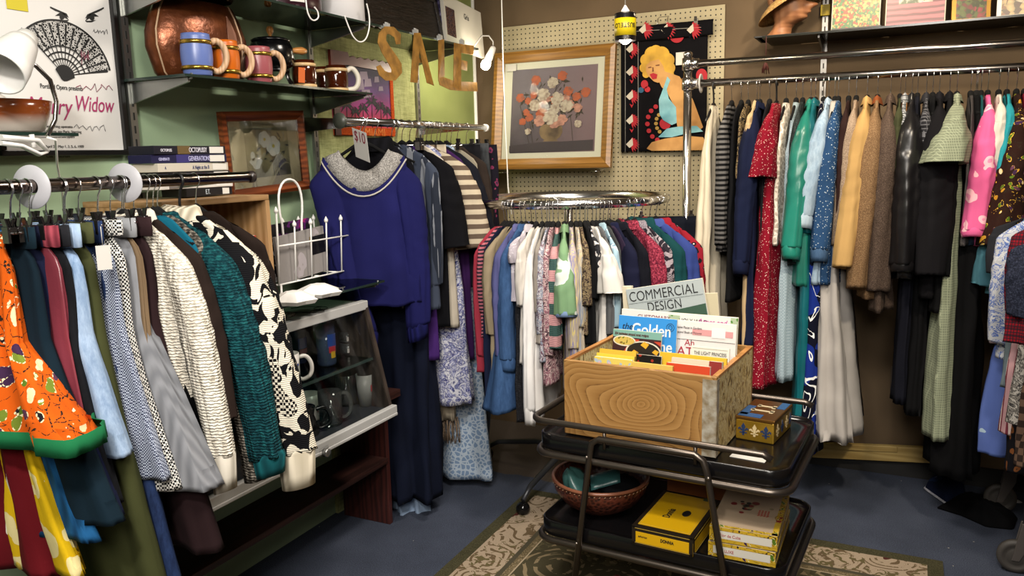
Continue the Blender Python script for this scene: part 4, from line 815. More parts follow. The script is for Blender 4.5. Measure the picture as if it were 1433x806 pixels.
    MB().lathe([(.006, .19), (.006, .197), (.012, .206), (.014, .216), (.009, .226), (.002, .228)], 20).build('lid_knob', WOOD('c28a4a', '9a6330', 30, 'Z', .4), o)
    MB().tube([(.02, .075, .145), (.03, .1, .148), (.034, .13, .15), (.036, .15, .151)], [.006, .012, .015, .01], 12).build('side_handle', WOOD('c28a4a', '9a6330', 30, 'Y', .4), o)
    sd = MB()
    for k in range(3):
        a = k*2.094+.4; sd.tube([(.05*math.cos(a), .05*math.sin(a), .075), (.058*math.cos(a), .058*math.sin(a), .04), (.075*math.cos(a), .075*math.sin(a), .004)], [.013, .011, .014], 8, flat=.4)
    sd.lathe([(.045, .06), (.062, .06), (.062, .072), (.045, .072)], 30).lathe([(.02, 0), (.1, 0), (.1, .006), (.02, .006)], 34); sd.build('stand', bk, o)
    MB().box((.09, .055, .05), (.002, .032, .055), (0, .1, -.1)).build('price_tag', S('c8632a', .7), o)
    # amber barrels
    amb = S('3a1507', .1, 0, .8); cream = S('c8a878', .35)
    def barrel(px, py, x, lab, white=False, wh=False, r=.046):
        p = ax_(x, px, py); h = .112; o = thing('barrel_mug', lab, 'mug', (x, p.y, 1.859), (0, 0, .9))
        MB().lathe([(.005, .001), (r*.86, .001), (r, h*.35), (r, h*.65), (r*.88, h), (r*.8, h), (r*.9, h*.5), (r*.75, .01), (.005, .01)], 30).build('glass_body', amb, o)
        for z in (h*.14, h*.84): MB().lathe([(r*.93, z-.006), (r*1.0, z-.006), (r*1.0, z+.006), (r*.93, z+.006)], 30, cap=False).build('cream_band', cream, o)
        if wh:
            MB().tube(chk([(r*.9, 0, h*.82), (r*1.5, 0, h*.97), (r*2.05, 0, h*.6), (r*1.8, 0, h*.2), (r*.95, 0, h*.15)]), .0105, 8).build('handle', S('c9c2b4', .4), o)
        else:
            MB().lathe([(.01, -.002), (.018, 0), (.01, .003)], 14, (r*.93, 0, h*.5), 0, (0, PI/2, 0)).build('emblem', S('8b8070', .4, .4), o)
    barrel(427, 124, .17, 'amber glass barrel mug with cream bands beside the fondue pot'); barrel(472, 128, .16, 'amber glass barrel mug with a white handle', wh=True); barrel(456, 126, .09, 'amber barrel mug half hidden behind the white-handled one')
    # video cassettes
    cols = [('0e0f1c', 'OCTOPUSSY', 'd8d6e0', '5d4a28', 'black video cassette with brown panel, topmost of the stack'), ('17163a', 'GENERATIONS', 'b9b8e0', '2f2a66', 'black and violet video cassette, second from the stack top'),
            ('bdb6a8', 'A Night at the B', '22305e', 'bdb6a8', 'cream video cassette in the middle of the stack'), ('0f0e10', 'Indiana Jones', 'c8402a', '0f0e10', 'black video cassette with red title below the cream one'),
            ('c9c5bf', '', 'b02a2a', 'c9c5bf', 'white video cassette near the bottom of the stack'), ('131318', 'E.T.', 'c9d4de', '131318', 'black video cassette lying lowest, shifted to the right')]
    z = 1.4865+5*.0265; yb = -2.345
    for i, (c, s, tc, c2, lab) in enumerate(cols):
        yy = yb+(.014, .012, .022, .024, .03, .075)[i]; o = thing('video_cassette', lab, 'video cassette', (.2, yy, z), (0, 0, (.03, -.02, .04, .0, -.03, .05)[i]), 'stacked video cassettes')
        MB().box((0, 0, .0128), (.104, .29 if i < 5 else .2, .0256)).build('sleeve_box', S(c, .4), o, bevel=.001)
        if c2 != c: MB().box((.0522, -.03, .0128), (.0006, .05, .0245)).build('spine_panel', S(c2, .5), o)
        if s: text(s, .021 if i != 2 else .017, S(tc, .5), o, (.0526, -.01 if i < 5 else -.02, .006), RL, 'spine_title', sx=.62)
        if i < 4: text(s.split()[0][:8], .012, S(tc, .5), o, (.0526, -.12, .008), RL, 'spine_subtitle', sx=.7)
        MB().box((.0528, .105 if i < 5 else .07, .0128), (.0008, .06 if i < 5 else .03, .02)).build('price_label', S('d2cfc8', .6), o)
        z -= .0265
    # wooden box shelf
    o = thing('wooden_box', 'open-fronted pine box under the video cassettes', 'box', (0, -2.345, 1.121)); pn = WOOD('a9855c', '8a683f', 10, 'Y', .5); w, d, h = .43, .34, .362
    MB().box((.2, 0, h-.009), (d, w, .018)).build('top_board', pn, o, bevel=.002); MB().box((.2, 0, .009), (d, w, .018)).build('bottom_board', pn, o)
    for s in (-1, 1): MB().box((.2, s*(w/2-.009), h/2), (d, .018, h-.036)).build('side_board', WOOD('a9855c', '8a683f', 10, 'Z', .5), o)
    MB().box((.035, 0, h/2), (.01, w-.04, h-.04)).build('back_board', pn, o)
    for k, (c, y, hh) in enumerate((('a8382c', .17, .21), ('cfc8b4', .15, .19), ('3b5a80', .128, .22), ('c7a24a', .105, .2))):
        b = thing('paperback', ('red', 'cream', 'blue', 'ochre')[k]+' paperback standing inside the open pine box', 'book', (.27, -2.345+y, 1.1395), (0, 0, 0), 'paperbacks in the pine box')
        MB().box((0, 0, hh/2), (.13, .018, hh)).build('cover', S(c, .5), b, bevel=.001); MB().box((-.003, 0, hh/2), (.128, .014, hh+.0015)).build('pages', S('d9d2c2', .8), b)
    # framed print with white flowers
    X = .06; c = [ax_(X, *q) for q in ((308, 153), (424, 156), (426, 275), (326, 270))]; cy = sum(p.y for p in c)/4; cz = sum(p.z for p in c)/4; w = .44; h = .315
    o = thing('framed_print', 'wood framed print of two white flowers on the green wall', 'picture', (.045, cy, cz), (.05, .0, 0))
    fr = WOOD('7a3d1c', '4d220d', 14, 'Y', .35); fw = .035
    def frame(o, w, h, fw, th, m, ax='x', name='frame'):
        mb = MB(); P = [(-w/2, -h/2), (w/2, -h/2), (w/2, h/2), (-w/2, h/2)]; Q = [(-w/2+fw, -h/2+fw), (w/2-fw, -h/2+fw), (w/2-fw, h/2-fw), (-w/2+fw, h/2-fw)]; M2 = [(a[0]*.6+b[0]*.4, a[1]*.6+b[1]*.4) for a, b in zip(P, Q)]
        g = (lambda u, v, d: (d, u, v)) if ax == 'x' else (lambda u, v, d: (u, -d, v))
        for i in range(4):
            j = (i+1) % 4
            for (A, da), (B, db) in (((P, 0), (P, th*.8)), ((P, th*.8), (M2, th)), ((M2, th), (Q, th*.45)), ((Q, th*.45), (Q, 0))):
                f = [g(*A[i], da), g(*A[j], da), g(*B[j], db), g(*B[i], db)]; mb.add(f, [(0, 1, 2, 3)], 0, False)
        return mb.build(name, m, o)
    globals()['frame_mb'] = frame
    frame(o, w, h, fw, .03, fr); MB().box((.006, 0, 0), (.006, w-2*fw, h-2*fw)).build('mat_board', S('b6a98c', .8), o)
    MB().box((.0095, .01, .003), (.001, .235, .185)).build('artwork', NT_wash('8d8464', '4a4638'), o)
    pet = MB(); cen = MB(); lf = MB(); r = random.Random(7)
    for k in range(40):
        a = r.uniform(0, 6.28); y = .02+r.gauss(.02, .035); z = .01+r.gauss(0, .03); s = r.uniform(.01, .02)
        lf.poly([(.0104+k*.00001, y, z), (.0104+k*.00001, y+s*math.cos(a)-s*.3*math.sin(a), z+s*math.sin(a)+.3*s*math.cos(a)), (.0104+k*.00001, y+1.9*s*math.cos(a), z+1.9*s*math.sin(a)), (.0104+k*.00001, y+s*math.cos(a)+s*.3*math.sin(a), z+s*math.sin(a)-.3*s*math.cos(a))], (.0003, 0, 0))
    for k in range(3): lf.poly([(.0106, .03+k*.012, -.088), (.0106, .034+k*.012, -.088), (.0106, .033+k*.004, .0), (.0106, .03+k*.004, .0)], (.0003, 0, 0))
    for fy, fz, fr_ in ((-.005, .052, .028), (.04, .025, .034)):
        for k in range(6):
            a = k*1.047+.3; pet.poly([(.0112+k*.0001, fy+fr_*(.55*math.cos(a)+.62*math.cos(q)), fz+fr_*(.55*math.sin(a)+.62*math.sin(q))) for q in [i*PI/5 for i in range(10)]], (.0003, 0, 0))
        cen.poly([(.0122, fy+fr_*.22*math.cos(q), fz+fr_*.22*math.sin(q)) for q in [i*PI/5 for i in range(10)]], (.0003, 0, 0))
    pet.poly([(.0112, -.06+.03*math.cos(q)*(1+.3*math.sin(3*q)), -.035+.022*math.sin(q)) for q in [i*PI/8 for i in range(16)]], (.0003, 0, 0)); pet.poly([(.0112, -.075+.012*math.cos(q), -.008+.018*math.sin(q)) for q in [i*PI/5 for i in range(10)]], (.0003, 0, 0))
    lf.build('leaves_print', S('2f302c', .7), o); pet.build('white_petals_print', S('c9c9c6', .7), o); cen.build('flower_centres_print', S('b3a24a', .7), o)
    MB().box((.012, -.165, -.135), (.002, .045, .028)).build('price_label', S('d6d3cc', .6), o)
    MB().box((.0165, 0, 0), (.0015, w-2*fw, h-2*fw)).build('glazing', GLASS('f4f6f4', .55), o)
def NT_copper2():
    t = NT('copper_patch'); return t.fin('7a5240', .45, .3)
def NT_wash(c1, c2):
    t = NT('wash'); n = t.noise(t.coord(), 9, 3); return t.fin(t.ramp(n, [(.35, c2), (.6, c1)]), .7)
def case_and_bench():
    # bench
    o = thing('wooden_bench', 'dark red-brown wooden stand with a low shelf under the display case', 'bench', (0, 0, 0)); br = WOOD('3c211c', '241310', 12, 'Y', .5)
    y0, y1 = -2.68, -1.44
    for y in (y0, y1): MB().poly([(.05, y-.012, .0), (.3, y-.012, .0), (.3, y-.012, .6), (.05, y-.012, .6)], (0, .024, 0)).build('side_panel', WOOD('431f1b', '2a1412', 12, 'Z', .5), o, bevel=.002)
    MB().box((.2, (y0+y1)/2, .3), (.22, y1-y0-.03, .024)).build('shelf_board', br, o, bevel=.002); MB().box((.2, (y0+y1)/2, .605), (.34, y1-y0+.03, .03)).build('top_board', br, o)
    # display case
    o = thing('display_case', 'glass-fronted counter case with white metal trim and dark sides', 'display case', (0, 0, 0)); z0, z1 = .622, 1.055; xt, xb = .44, .54; ya, yb = -2.75, -1.72
    al = S('c4c4c2', .35, .3); dk = WOOD('3d332c', '2a221d', 10, 'Z', .6)
    for y in (ya+.008, yb-.008): MB().poly([(.06, y-.008, z0), (xb, y-.008, z0), (xt, y-.008, z1), (.06, y-.008, z1)], (0, .016, 0)).build('end_panel', dk, o)
    MB().box((.06+(xb-.06)/2, (ya+yb)/2, z0+.012), (xb-.06, yb-ya-.034, .024)).build('floor_panel', S('22262e', .8), o)
    MB().box((.25, (ya+yb)/2, z1-.008), (.38, yb-ya-.034, .016)).build('top_panel', S('a5a39e', .4), o)
    MB().box((xt-.01, (ya+yb)/2, z1-.012), (.03, yb-ya, .034)).build('top_rail', al, o, bevel=.003)
    MB().box((xb+.004, (ya+yb)/2, z0+.022), (.024, yb-ya, .03)).box((xb+.012, (ya+yb)/2, z0+.002), (.012, yb-ya, .012)).build('bottom_rail', al, o, bevel=.003)
    pg = NT('peg_back'); d = pg.vor(pg.coord(), 50, rnd=0.0); MB().box((.068, (ya+yb)/2, (z0+z1)/2), (.008, yb-ya-.034, z1-z0-.05)).build('back_panel', pg.fin(pg.mix(pg.math('LESS_THAN', d, .2), lin('98968e'), lin('0c0c0c')), .7), o)
    gl = GLASS('f0f3f1', .45)
    for a, b, dx in ((ya+.02, -2.19, .0), (-2.21, yb-.02, -.008)):
        MB().add([(xb+dx, a, z0+.035), (xb+dx, b, z0+.035), (xt+dx+.003, b, z1-.026), (xt+dx+.003, a, z1-.026)], [(0, 1, 2, 3)], 0, False).build('sliding_pane', gl, o)
    MB().box((.27, (ya+yb)/2, .838), (.38, yb-ya-.04, .006)).build('inner_shelf', GLASS('dbe7e2', .6), o)
    MB().box((.465, (ya+yb)/2, .838), (.008, yb-ya-.04, .009)).build('inner_shelf_edge', S('3a4a46', .2), o)
    p = ax_(xb+.02, 455, 634); MB().lathe([(.001, 0), (.014, 0), (.014, .018), (.006, .02)], 18, (xb+.016, p.y, z0-.0), 0, (0, PI/2, 0)).box((xb+.01, p.y, z0+.006), (.012, .05, .028)).build('lock', S('8d8c8a', .3, .8), o)
    # things in the case
    def cup(px, py, x, z, r, h, mat, lab, name='mug', cat='mug', handle=None, hm=None, prof=None, deco=None, ang=.6, grp=None):
        p = ax_(x, px, py); o = thing(name, lab, cat, (x, p.y, z), (0, 0, ang), grp)
        MB().lathe(prof or [(.004, .001), (r*.9, .001), (r, .008), (r, h), (r*.92, h), (r*.9, .012), (.004, .012)], 28).build('vessel', mat, o)
        if handle: MB().tube(chk([(r*.92, 0, h*.85), (r*1.5, 0, h*.9), (r*1.9, 0, h*.6), (r*1.8, 0, h*.25), (r*1.2, 0, h*.12), (r*.92, 0, h*.18)]), handle, 8).build('handle', hm or mat, o)
        if deco:
            for dm, za, zb, a0, a1 in deco:
                mb = MB(); n = 8; mb.loft([[((r+.0012)*math.cos(a0+(a1-a0)*k/n), (r+.0012)*math.sin(a0+(a1-a0)*k/n), z) for k in range(n+1)] for z in (za, zb)], False, False); mb.build('printed_design', dm, o)
        return o
    wc = S('cfccc6', .25); sh = .842; fl = z0+.0245; blue = S('27305e', .5); cg = GLASS('e6ebe9', 1.0, .06, 'd0d4d4')
    o = cup(402, 543, .42, sh, .046, .11, wc, 'white mug with a blue printed panel inside the case', handle=.007, deco=[(blue, .025, .06, -1.4, -.7), (S('4a5590', .5), .07, .078, -1.5, -.5)], ang=.8, grp='white mugs in the case')
    cup(432, 588, .33, fl, .046, .1, wc, 'white mug with a small red emblem low in the case', handle=.007, deco=[(S('8a2f28', .5), .035, .06, -1.0, -.5), (S('3a5a34', .5), .055, .062, -1.0, -.6)], ang=.9, grp='white mugs in the case')
    cup(425, 612, .42, fl, .052, .1, S('0c0b0c', .2), 'black jug low in the case', name='jug', cat='jug', handle=.008, prof=[(.004, .001), (.055, .001), (.058, .01), (.04, .07), (.046, .1), (.042, .1), (.036, .07), (.05, .012), (.004, .012)], ang=.9)
    cup(464, 600, .44, fl, .042, .125, cg, 'clear glass beer mug low in the case', name='glass_mug', cat='glass', handle=.008, ang=1.0, grp='clear glass mugs in the case'); cup(486, 572, .34, fl, .042, .12, cg, 'clear glass beer mug behind the other low in the case', name='glass_mug', cat='glass', handle=.008, ang=1.0, grp='clear glass mugs in the case')
    cup(513, 574, .42, fl, .033, .125, GLASS('b8b8b6', .7, .55, 'b5b5b2'), 'tall frosted tumbler with red print at the case end', name='tumbler', cat='glass', deco=[(S('9a3038', .5), .06, .085, -.9, -.1)], prof=[(.004, .001), (.028, .001), (.036, .125), (.034, .125), (.026, .006), (.004, .006)])
    pw = F('floral', 'b8b0ad', '8d3a40', 'd0c8c4', s=3)
    for i, z in enumerate((sh, sh+.046)):
        cup(488, 503 if i == 0 else 503, .33, z, .036, .044, GLASS('c4c8c6', .9, .15, '9a9a9a'), ('lower' if i == 0 else 'upper')+' of two stacked short glasses with pink flower band', name='short_glass', cat='glass', deco=[(pw, .008, .026, -1.6, 1.2)], grp='stacked short glasses')
    cup(458, 512, .37, sh, .035, .15, GLASS('c3c8cc', .9, .2, '6a7fb0'), 'tall glass with blue and red cartoon-coloured print on the case shelf', name='printed_glass', cat='glass', deco=[(S('1f3f8a', .5), .07, .12, -1.3, .2), (S('a82430', .5), .05, .075, -1.2, -.3), (S('c29a20', .5), .03, .055, -1.0, -.4)])
    cup(418, 520, .25, sh, .035, .12, GLASS('c3c8cc', .9, .2, '5060a0'), 'glass with a blue and red band behind the white mug', name='printed_glass', cat='glass', deco=[(S('2b4590', .5), .06, .1, -1.3, .4), (S('983038', .5), .04, .058, -1.2, .3)])
    cup(476, 510, .22, sh, .03, .13, cg, 'plain clear tumbler at the back of the case shelf', name='tumbler', cat='glass'); cup(487, 548, .22, fl, .036, .11, cg, 'tumbler with white flower label at the back of the case', name='tumbler', cat='glass', deco=[(F('floral', 'b9b6b2', '5a5a5e', 'd0cecb', s=3), .045, .09, -1.6, .6)])
    # things on the glass shelf above the case
    o = thing('magazine_rack', 'white wire magazine rack with a tall loop handle', 'magazine rack', (.2, -1.765, 1.1215)); wr = .0032; hw = .225; mb = MB()
    for sx in (-1, 1):
        x = sx*.065
        mb.tube([(x, -hw, .17), (x, hw, .17)], wr, 6); mb.tube([(x*.9, -hw, .03), (x*.9, hw, .03)], wr, 6)
        for k in range(6):
            y = -hw+2*hw*k/5; e = .29 if k in (0, 5) else .235; mb.tube([(x*.9, y, .03), (x, y, .17), (x*1.05, y, e)], wr if k not in (0, 5) else .004, 6)
    for y in (-hw, -hw/2, 0, hw/2, hw): mb.tube([(-.058, y, .03), (.058, y, .03)], wr, 6)
    mb.build('wire_basket', WIREW, o)
    for sx in (-1, 1):
        for k in range(6): MB().lathe([(.001, 0), (.007, .002), (.008, .01), (.004, .018), (.001, .024)], 10, (sx*.068, -hw+2*hw*k/5, .288 if k in (0, 5) else .233)).build('finial', WIREW, o)
    for sx in (-1, 1):
        for sy in (-1, 1): MB().tube([(sx*.058, sy*(hw-.01), .03), (sx*.085, sy*(hw+.02), .004)], .0045, 6).lathe([(.001, 0), (.006, .001), (.006, .006), (.001, .008)], 8, (sx*.085, sy*(hw+.02), 0)).build('foot', WIREW, o)
    MB().tube(chk([(0, -.12, .03), (0, -.12, .22), (0, -.135, .3), (0, -.13, .36), (0, -.105, .395), (0, -.07, .405), (0, -.035, .395), (0, -.01, .36), (0, -.005, .3), (0, -.02, .22), (0, -.02, .03)], 1), .0045, 8).build('loop_handle', WIREW, o)
    f = thing('floral_folder', 'pale grey floral folder with a dark window in the wire rack', 'folder', (.236, -1.83, 1.156), (.07, 0, 0)); ff = F('floral', '8d8886', 'a69ea2', '97918f', s=.5, rough=.6)
    MB().box((0, 0, .088), (.012, .27, .175)).build('cover', ff, f, bevel=.001); MB().box((.0065, .09, .11), (.0012, .085, .07)).build('dark_window', S('0d0d10', .3), f); MB().box((.0072, .05, .11), (.0008, .006, .072)).build('gilt_strip', S('a58a4a', .4, .6), f)
    f = thing('record_sleeve', 'black and magenta sleeve behind the grey floral folder', 'record sleeve', (.19, -1.86, 1.156), (.05, 0, 0)); t = NT('magenta_print'); n = t.noise(t.coord(), 14, 2, .5, 1)
    MB().box((0, .0, .105), (.006, .28, .21)).build('sleeve_card', t.fin(t.ramp(n, [(.4, '0c0a10'), (.5, '4c1456'), (.58, '9a1f6a')], True), .4), f)
    f = thing('black_booklet', 'black booklet with white scroll print at the rack end', 'booklet', (.215, -1.975, 1.156), (0, 0, 0)); MB().box((0, 0, .08), (.006, .05, .16)).build('booklet_cover', F('strokes', '0d0d0f', 'c8c8c8', '17171a', s=2.5), f)
    for px, py, lab, s in ((412, 424, 'white star-shaped china dish nearest the patterned sweater', 1.0), (446, 413, 'white star-shaped china dish beside the wire rack foot', 1.05)):
        q = az_(1.121, px, py); o = thing('star_dish', lab, 'dish', (q.x, q.y, 1.121), (0, 0, .3), 'white star dishes'); mb = MB(); lo = []
        for r, z in ((.072, .0), (.085, .014), (.05, .03), (.028, .04), (.02, .039)): lo.append([(s*r*(1 if k % 2 == 0 else .8)*math.cos(2*PI*k/12), s*r*(1 if k % 2 == 0 else .8)*math.sin(2*PI*k/12), z) for k in range(12)])
        mb.loft(lo, True, True, 0, False).build('dish_body', WHITE, o)
    q = az_(1.057, 462, 436); o = thing('wire_spectacles', 'thin wire spectacles lying on the case top', 'spectacles', (q.x-.05, q.y, 1.0575), (0, 0, .5)); mb = MB()
    for y in (-.032, .032): mb.tube([(.025*math.cos(a), y+.027*math.sin(a), .003) for a in [k*PI/8 for k in range(16)]], .0013, 6, True)
    mb.tube([(0, -.006, .004), (.006, 0, .008), (0, .006, .004)], .0013, 6)
    mb.build('rims', S('2a2a2a', .3, .7), o)
    for y in (-.06, .06): MB().tube([(0, y, .004), (-.06, y*.9, .006), (-.11, y*.8, .003)], .0013, 6).build('temple_arm', S('2a2a2a', .3, .7), o)
    q = az_(1.057, 410, 444); o = tag(MB().loft([[(.05*math.cos(a)*r, .06*math.sin(a)*r, z+.002*nz(a*3, r*9, 0)) for a in [k*PI/10 for k in range(20)]] for r, z in ((.3, .001), (1, .001), (1, .006), (.5, .008), (.3, .007))], True).build('beaded_mat', F('paisley', 'a8a39c', '4a3030', '75706a', s=2), None, (q.x-.06, q.y, 1.056)), 'white and maroon beaded doily on the case top', 'doily')
def upper_left():
    zt = 2.1285
    p = ax_(.16, 392, 8); o = thing('hat_box', 'dark burgundy round hat box on the top glass shelf', 'hat box', (.16, p.y, zt))
    MB().lathe([(.01, 0), (.145, 0), (.15, .005), (.15, .1), (.01, .1)], 44).build('box_body', S('2b0d18', .3), o); MB().lathe([(.148, .08), (.156, .08), (.157, .13), (.15, .135), (.01, .136)], 44).build('lid', S('32101c', .3), o)
    MB().poly([(.152*math.cos(a), .152*math.sin(a), .02) for a in (-.62, -.5, -.38, -.26)]+[(.152*math.cos(a), .152*math.sin(a), .062) for a in (-.26, -.38, -.5, -.62)], (.002, -.001, 0)).build('white_sticker', S('c8c5c0', .5), o)
    p = ax_(.2, 483, 27); o = thing('lamp_shade', 'white drum lamp shade on the top glass shelf', 'lamp shade', (.17, p.y, zt)); MB().lathe([(.1, 0), (.105, .004), (.1, .2), (.097, .2), (.1, .006), (.098, 0)], 40, cap=False).build('drum', S('c9c7c8', .6), o); MB().lathe([(.1005, -.001), (.107, .0), (.1075, .009), (.1, .009)], 40, cap=False).build('drum_rim', S('b9b7b8', .5), o)
    o = tag(MB().tube(chk([ax_(.325, *q) for q in ((428, 0), (430, 18), (437, 30), (446, 26), (445, 16), (440, 10))]), .0028, 6).build('string_loop', WHITE), 'short loop of white cord hanging below the burgundy hat box', 'cord')
    o = tag(MB().tube(chk([ax_(.325, *q) for q in ((482, 22), (488, 38), (494, 52), (503, 60), (512, 56), (517, 40), (517, 22), (513, 5))]), .0028, 6).build('string_loop', WHITE), 'long loop of white cord hanging below the white lamp shade', 'cord')
    # dark carved tray, purple album, art book, strip
    a = ax_(.2, 516, 30).y; b = ax_(.2, 620, 38).y; o = thing('carved_panel', 'dark carved wooden panel standing on the top glass shelf', 'panel', (.2, (a+b)/2, zt), (0, -.2, 0)); W = b-a
    t = NT('dark_carved'); n = t.noise(t.coord((1, .3, 2)), 40, 4, .7, 1); t.bump(n, .8, .006); cm = t.fin(t.ramp(n, [(.4, '0c0908'), (.65, '251d18')]), .35)
    MB().box((0, 0, .12), (.02, W, .24)).build('board', cm, o, bevel=.003); MB().box((.012, 0, .02), (.012, W, .03)).box((.012, 0, .225), (.012, W, .03)).box((.012, -W/2+.015, .12), (.012, .03, .24)).box((.012, W/2-.015, .12), (.012, .03, .24)).build('raised_border', cm, o, bevel=.004)
    p = ax_(.2, 628, 42); o = thing('photo_album', 'dark purple album with silver flecks beside the carved panel', 'album', (.2, p.y, zt), (0, -.15, 0)); MB().box((0, 0, .12), (.03, .12, .24)).build('cover', F('floral', '1b1730', '3c3852', '6a6a80', s=1.6, rough=.4), o, bevel=.002); MB().box((-.002, 0, .12), (.022, .116, .242)).build('pages', S('8d8778', .8), o)
    a = ax_(.24, 632, 55); b = ax_(.24, 679, 61); zc = zt; o = thing('art_book', 'white art book with a dark painting on its cover', 'book', (.22, (a.y+b.y)/2-.01, zc), (-.1, -.12, 0)); w = b.y-a.y+.03
    MB().box((0, 0, .12), (.02, w, .24)).build('cover', S('b8b4a8', .5), o, bevel=.001); MB().box((-.001, .001, .12), (.016, w, .242)).build('pages', S('cfcabc', .8), o)
    MB().box((.0106, -w/2+.055, .11), (.001, .085, .14)).build('cover_painting', F('paisley', '16141a', '6b4a38', '3a3a4a', s=1.5, rough=.4), o); text('Gris', .04, S('2a2a2a', .5), o, (.0112, .0, .16), RL, 'cover_title', sx=.75)
    p = ax_(.27, 560, 38); o = tag(MB().box((0, 0, .008), (.06, .26, .014)).box((.012, 0, .017), (.03, .25, .004)).build('wood_strip', WOOD('6b3d22', '4a2814', 12, 'Y', .5), None, (.17, p.y-.02, zt)), 'thin reddish wooden strip lying under the carved panel', 'wooden strip')
    # gold letters
    gold = NT('gold_card'); n = gold.noise(gold.coord(), 25, 3); gm = gold.fin(gold.ramp(n, [(.35, '7d5a24'), (.65, 'a87c36')]), .45, .35)
    def letter(strokes, lab, clips, X=.335):
        pts0 = [q for s in strokes for q in s]; c = ax_(X, sum(q[0] for q in pts0)/len(pts0), min(q[1] for q in pts0))
        o = thing('cardboard_letter', lab, 'letter', c, (0, 0, 0), 'gold letters spelling SALE'); mb = MB()
        for s in strokes: mb.poly([ax_(X+.01*math.sin(q[1]*.05), *q)-c for q in s], (.002, 0, 0))
        mb.build('letter_card', gm, o)
        for q in clips: k = ax_(X, *q)-c; MB().box(k+Vector((-.006, 0, .006)), (.022, .016, .022)).tube([k+Vector((-.006, -.01, .02)), k+Vector((-.006, .01, .02))], .003, 6).build('clip', S('b8b8b4', .3, .4), o)
    def S_shape():
        ctr = [(557, 62), (556, 50), (548, 43), (540, 42), (535, 48), (534, 58), (540, 70), (548, 82), (554, 92), (555, 100), (550, 107), (541, 107), (534, 102), (529, 92)]; wd = [3, 5, 6, 5.5, 5.5, 6, 7, 7.5, 8, 7.5, 6.5, 6, 5, 3]; L = []; R = []
        for i, (x, y) in enumerate(ctr):
            x0, y0 = ctr[max(0, i-1)]; x1, y1 = ctr[min(len(ctr)-1, i+1)]; d = math.hypot(x1-x0, y1-y0); nx, ny = -(y1-y0)/d, (x1-x0)/d; L.append((x+nx*wd[i], y+ny*wd[i])); R.append((x-nx*wd[i], y-ny*wd[i]))
        return [[L[i], L[i+1], R[i+1], R[i]] for i in range(len(L)-1)]
    letter(S_shape(), 'gold cardboard letter S hanging from the top shelf', [(543, 39)])
    letter([[(579, 46), (588, 46), (584, 116), (574, 115)], [(581, 46), (588, 46), (607, 120), (597, 116)], [(578, 80), (593, 82), (594, 88), (577, 88)]], 'gold cardboard letter A hanging from the top shelf', [(583, 47)])
    letter([[(613, 56), (621, 55), (622, 106), (613, 112)], [(613, 112), (616, 106), (640, 115), (640, 127), (630, 126), (615, 119)]], 'gold cardboard letter L, bent at its foot', [(617, 55)])
    letter([[(635, 60), (645, 62), (645, 127), (634, 122)], [(635, 60), (663, 64), (662, 77), (645, 74)], [(645, 84), (654, 86), (653, 99), (645, 97)], [(640, 114), (667, 115), (668, 128), (640, 127)]], 'gold cardboard letter E nearest the lit bulb', [(648, 61)])
    # bare bulb lamp on the shelf end
    P = ax_(.3, 680, 90); Q = ax_(.3, 689, 70); o = thing('bulb_lamp', 'lit bare bulb in a white socket at the shelf end', 'lamp', Q); d = (P-Q); zq = Vector((0, 0, 1)).rotation_difference(d.normalized()).to_euler(); ln = d.length
    MB().lathe([(.004, -.02), (.015, -.015), (.017, .0), (.02, ln*.55), (.018, ln*.6), (.004, ln*.6)], 20).build('socket', WHITE, o, (0, 0, 0), zq)
    MB().lathe([(.001, ln*.6), (.013, ln*.62), (.016, ln*.72), (.024, ln*.95), (.025, ln*1.05), (.02, ln*1.2), (.01, ln*1.27), (.001, ln*1.28)], 24).build('bulb', EMIT('fff0d8', 60), o, (0, 0, 0), zq)
    MB().tube([Vector((0, 0, 0))-d*.15, ax_(.3, 690, 58)-Q, ax_(.29, 684, 50)-Q, ax_(.27, 674, 50)-Q, ax_(.25, 664, 64)-Q], .004, 6).build('cord', S('8d8a86', .5), o)
    # palm wall hanging
    c = [ax_(.03, *q) for q in ((467, 72), (551, 91), (549, 190), (465, 182))]; y0, y1 = -1.325, -.865; zb, ztp = 1.70, 2.035
    o = thing('wall_hanging', 'sunset wall hanging with black palm trees and orange edge', 'wall hanging', (.02, (y0+y1)/2, zb)); w = y1-y0; h = ztp-zb
    t = NT('sunset'); sp = t.n('ShaderNodeSeparateXYZ', Vector=t.coord()); n = t.noise(t.coord((1, .5, 1)), 12, 3, .6, .6); f = t.math('ADD', t.math('MULTIPLY', sp.outputs[2], 3.0), t.math('MULTIPLY_ADD', n, .25, -.12))
    MB().box((0, 0, h/2), (.008, w, h)).build('printed_cloth', t.fin(t.ramp(f, [(0, 'c2481a'), (.2, 'c02e45'), (.38, '9c2c76'), (.6, '57306e'), (.85, '1f1838')]), .7), o)
    MB().box((.006, w/2-.012, h/2), (.006, .022, h)).box((.0065, 0, .02), (.006, w, .035)).build('orange_edge', F('tweed', 'b8481a', '8d3412', 'd8692a'), o)
    MB().box((.006, -w/2+.02, h*.5), (.008, .04, h)).build('dark_red_edge', S('3b0f12', .5), o)
    sc = MB(); ptsT = [(0, -w/2-.01, h-.04), (0, -w/2-.01, h+.025), (0, -w/2+.11, h+.025)]+[(0, -w/2+.12+i*.028, h+.008+(.006 if i % 2 else -.004)) for i in range(12)]+[(0, w/2, h), (0, w/2, h-.035), (0, -w/2+.1, h-.03)]
    sc.poly(ptsT, (.014, 0, 0)); sc.build('red_scalloped_rail', S('5b1414', .35), o)
    pm = MB(); r = random.Random(5)
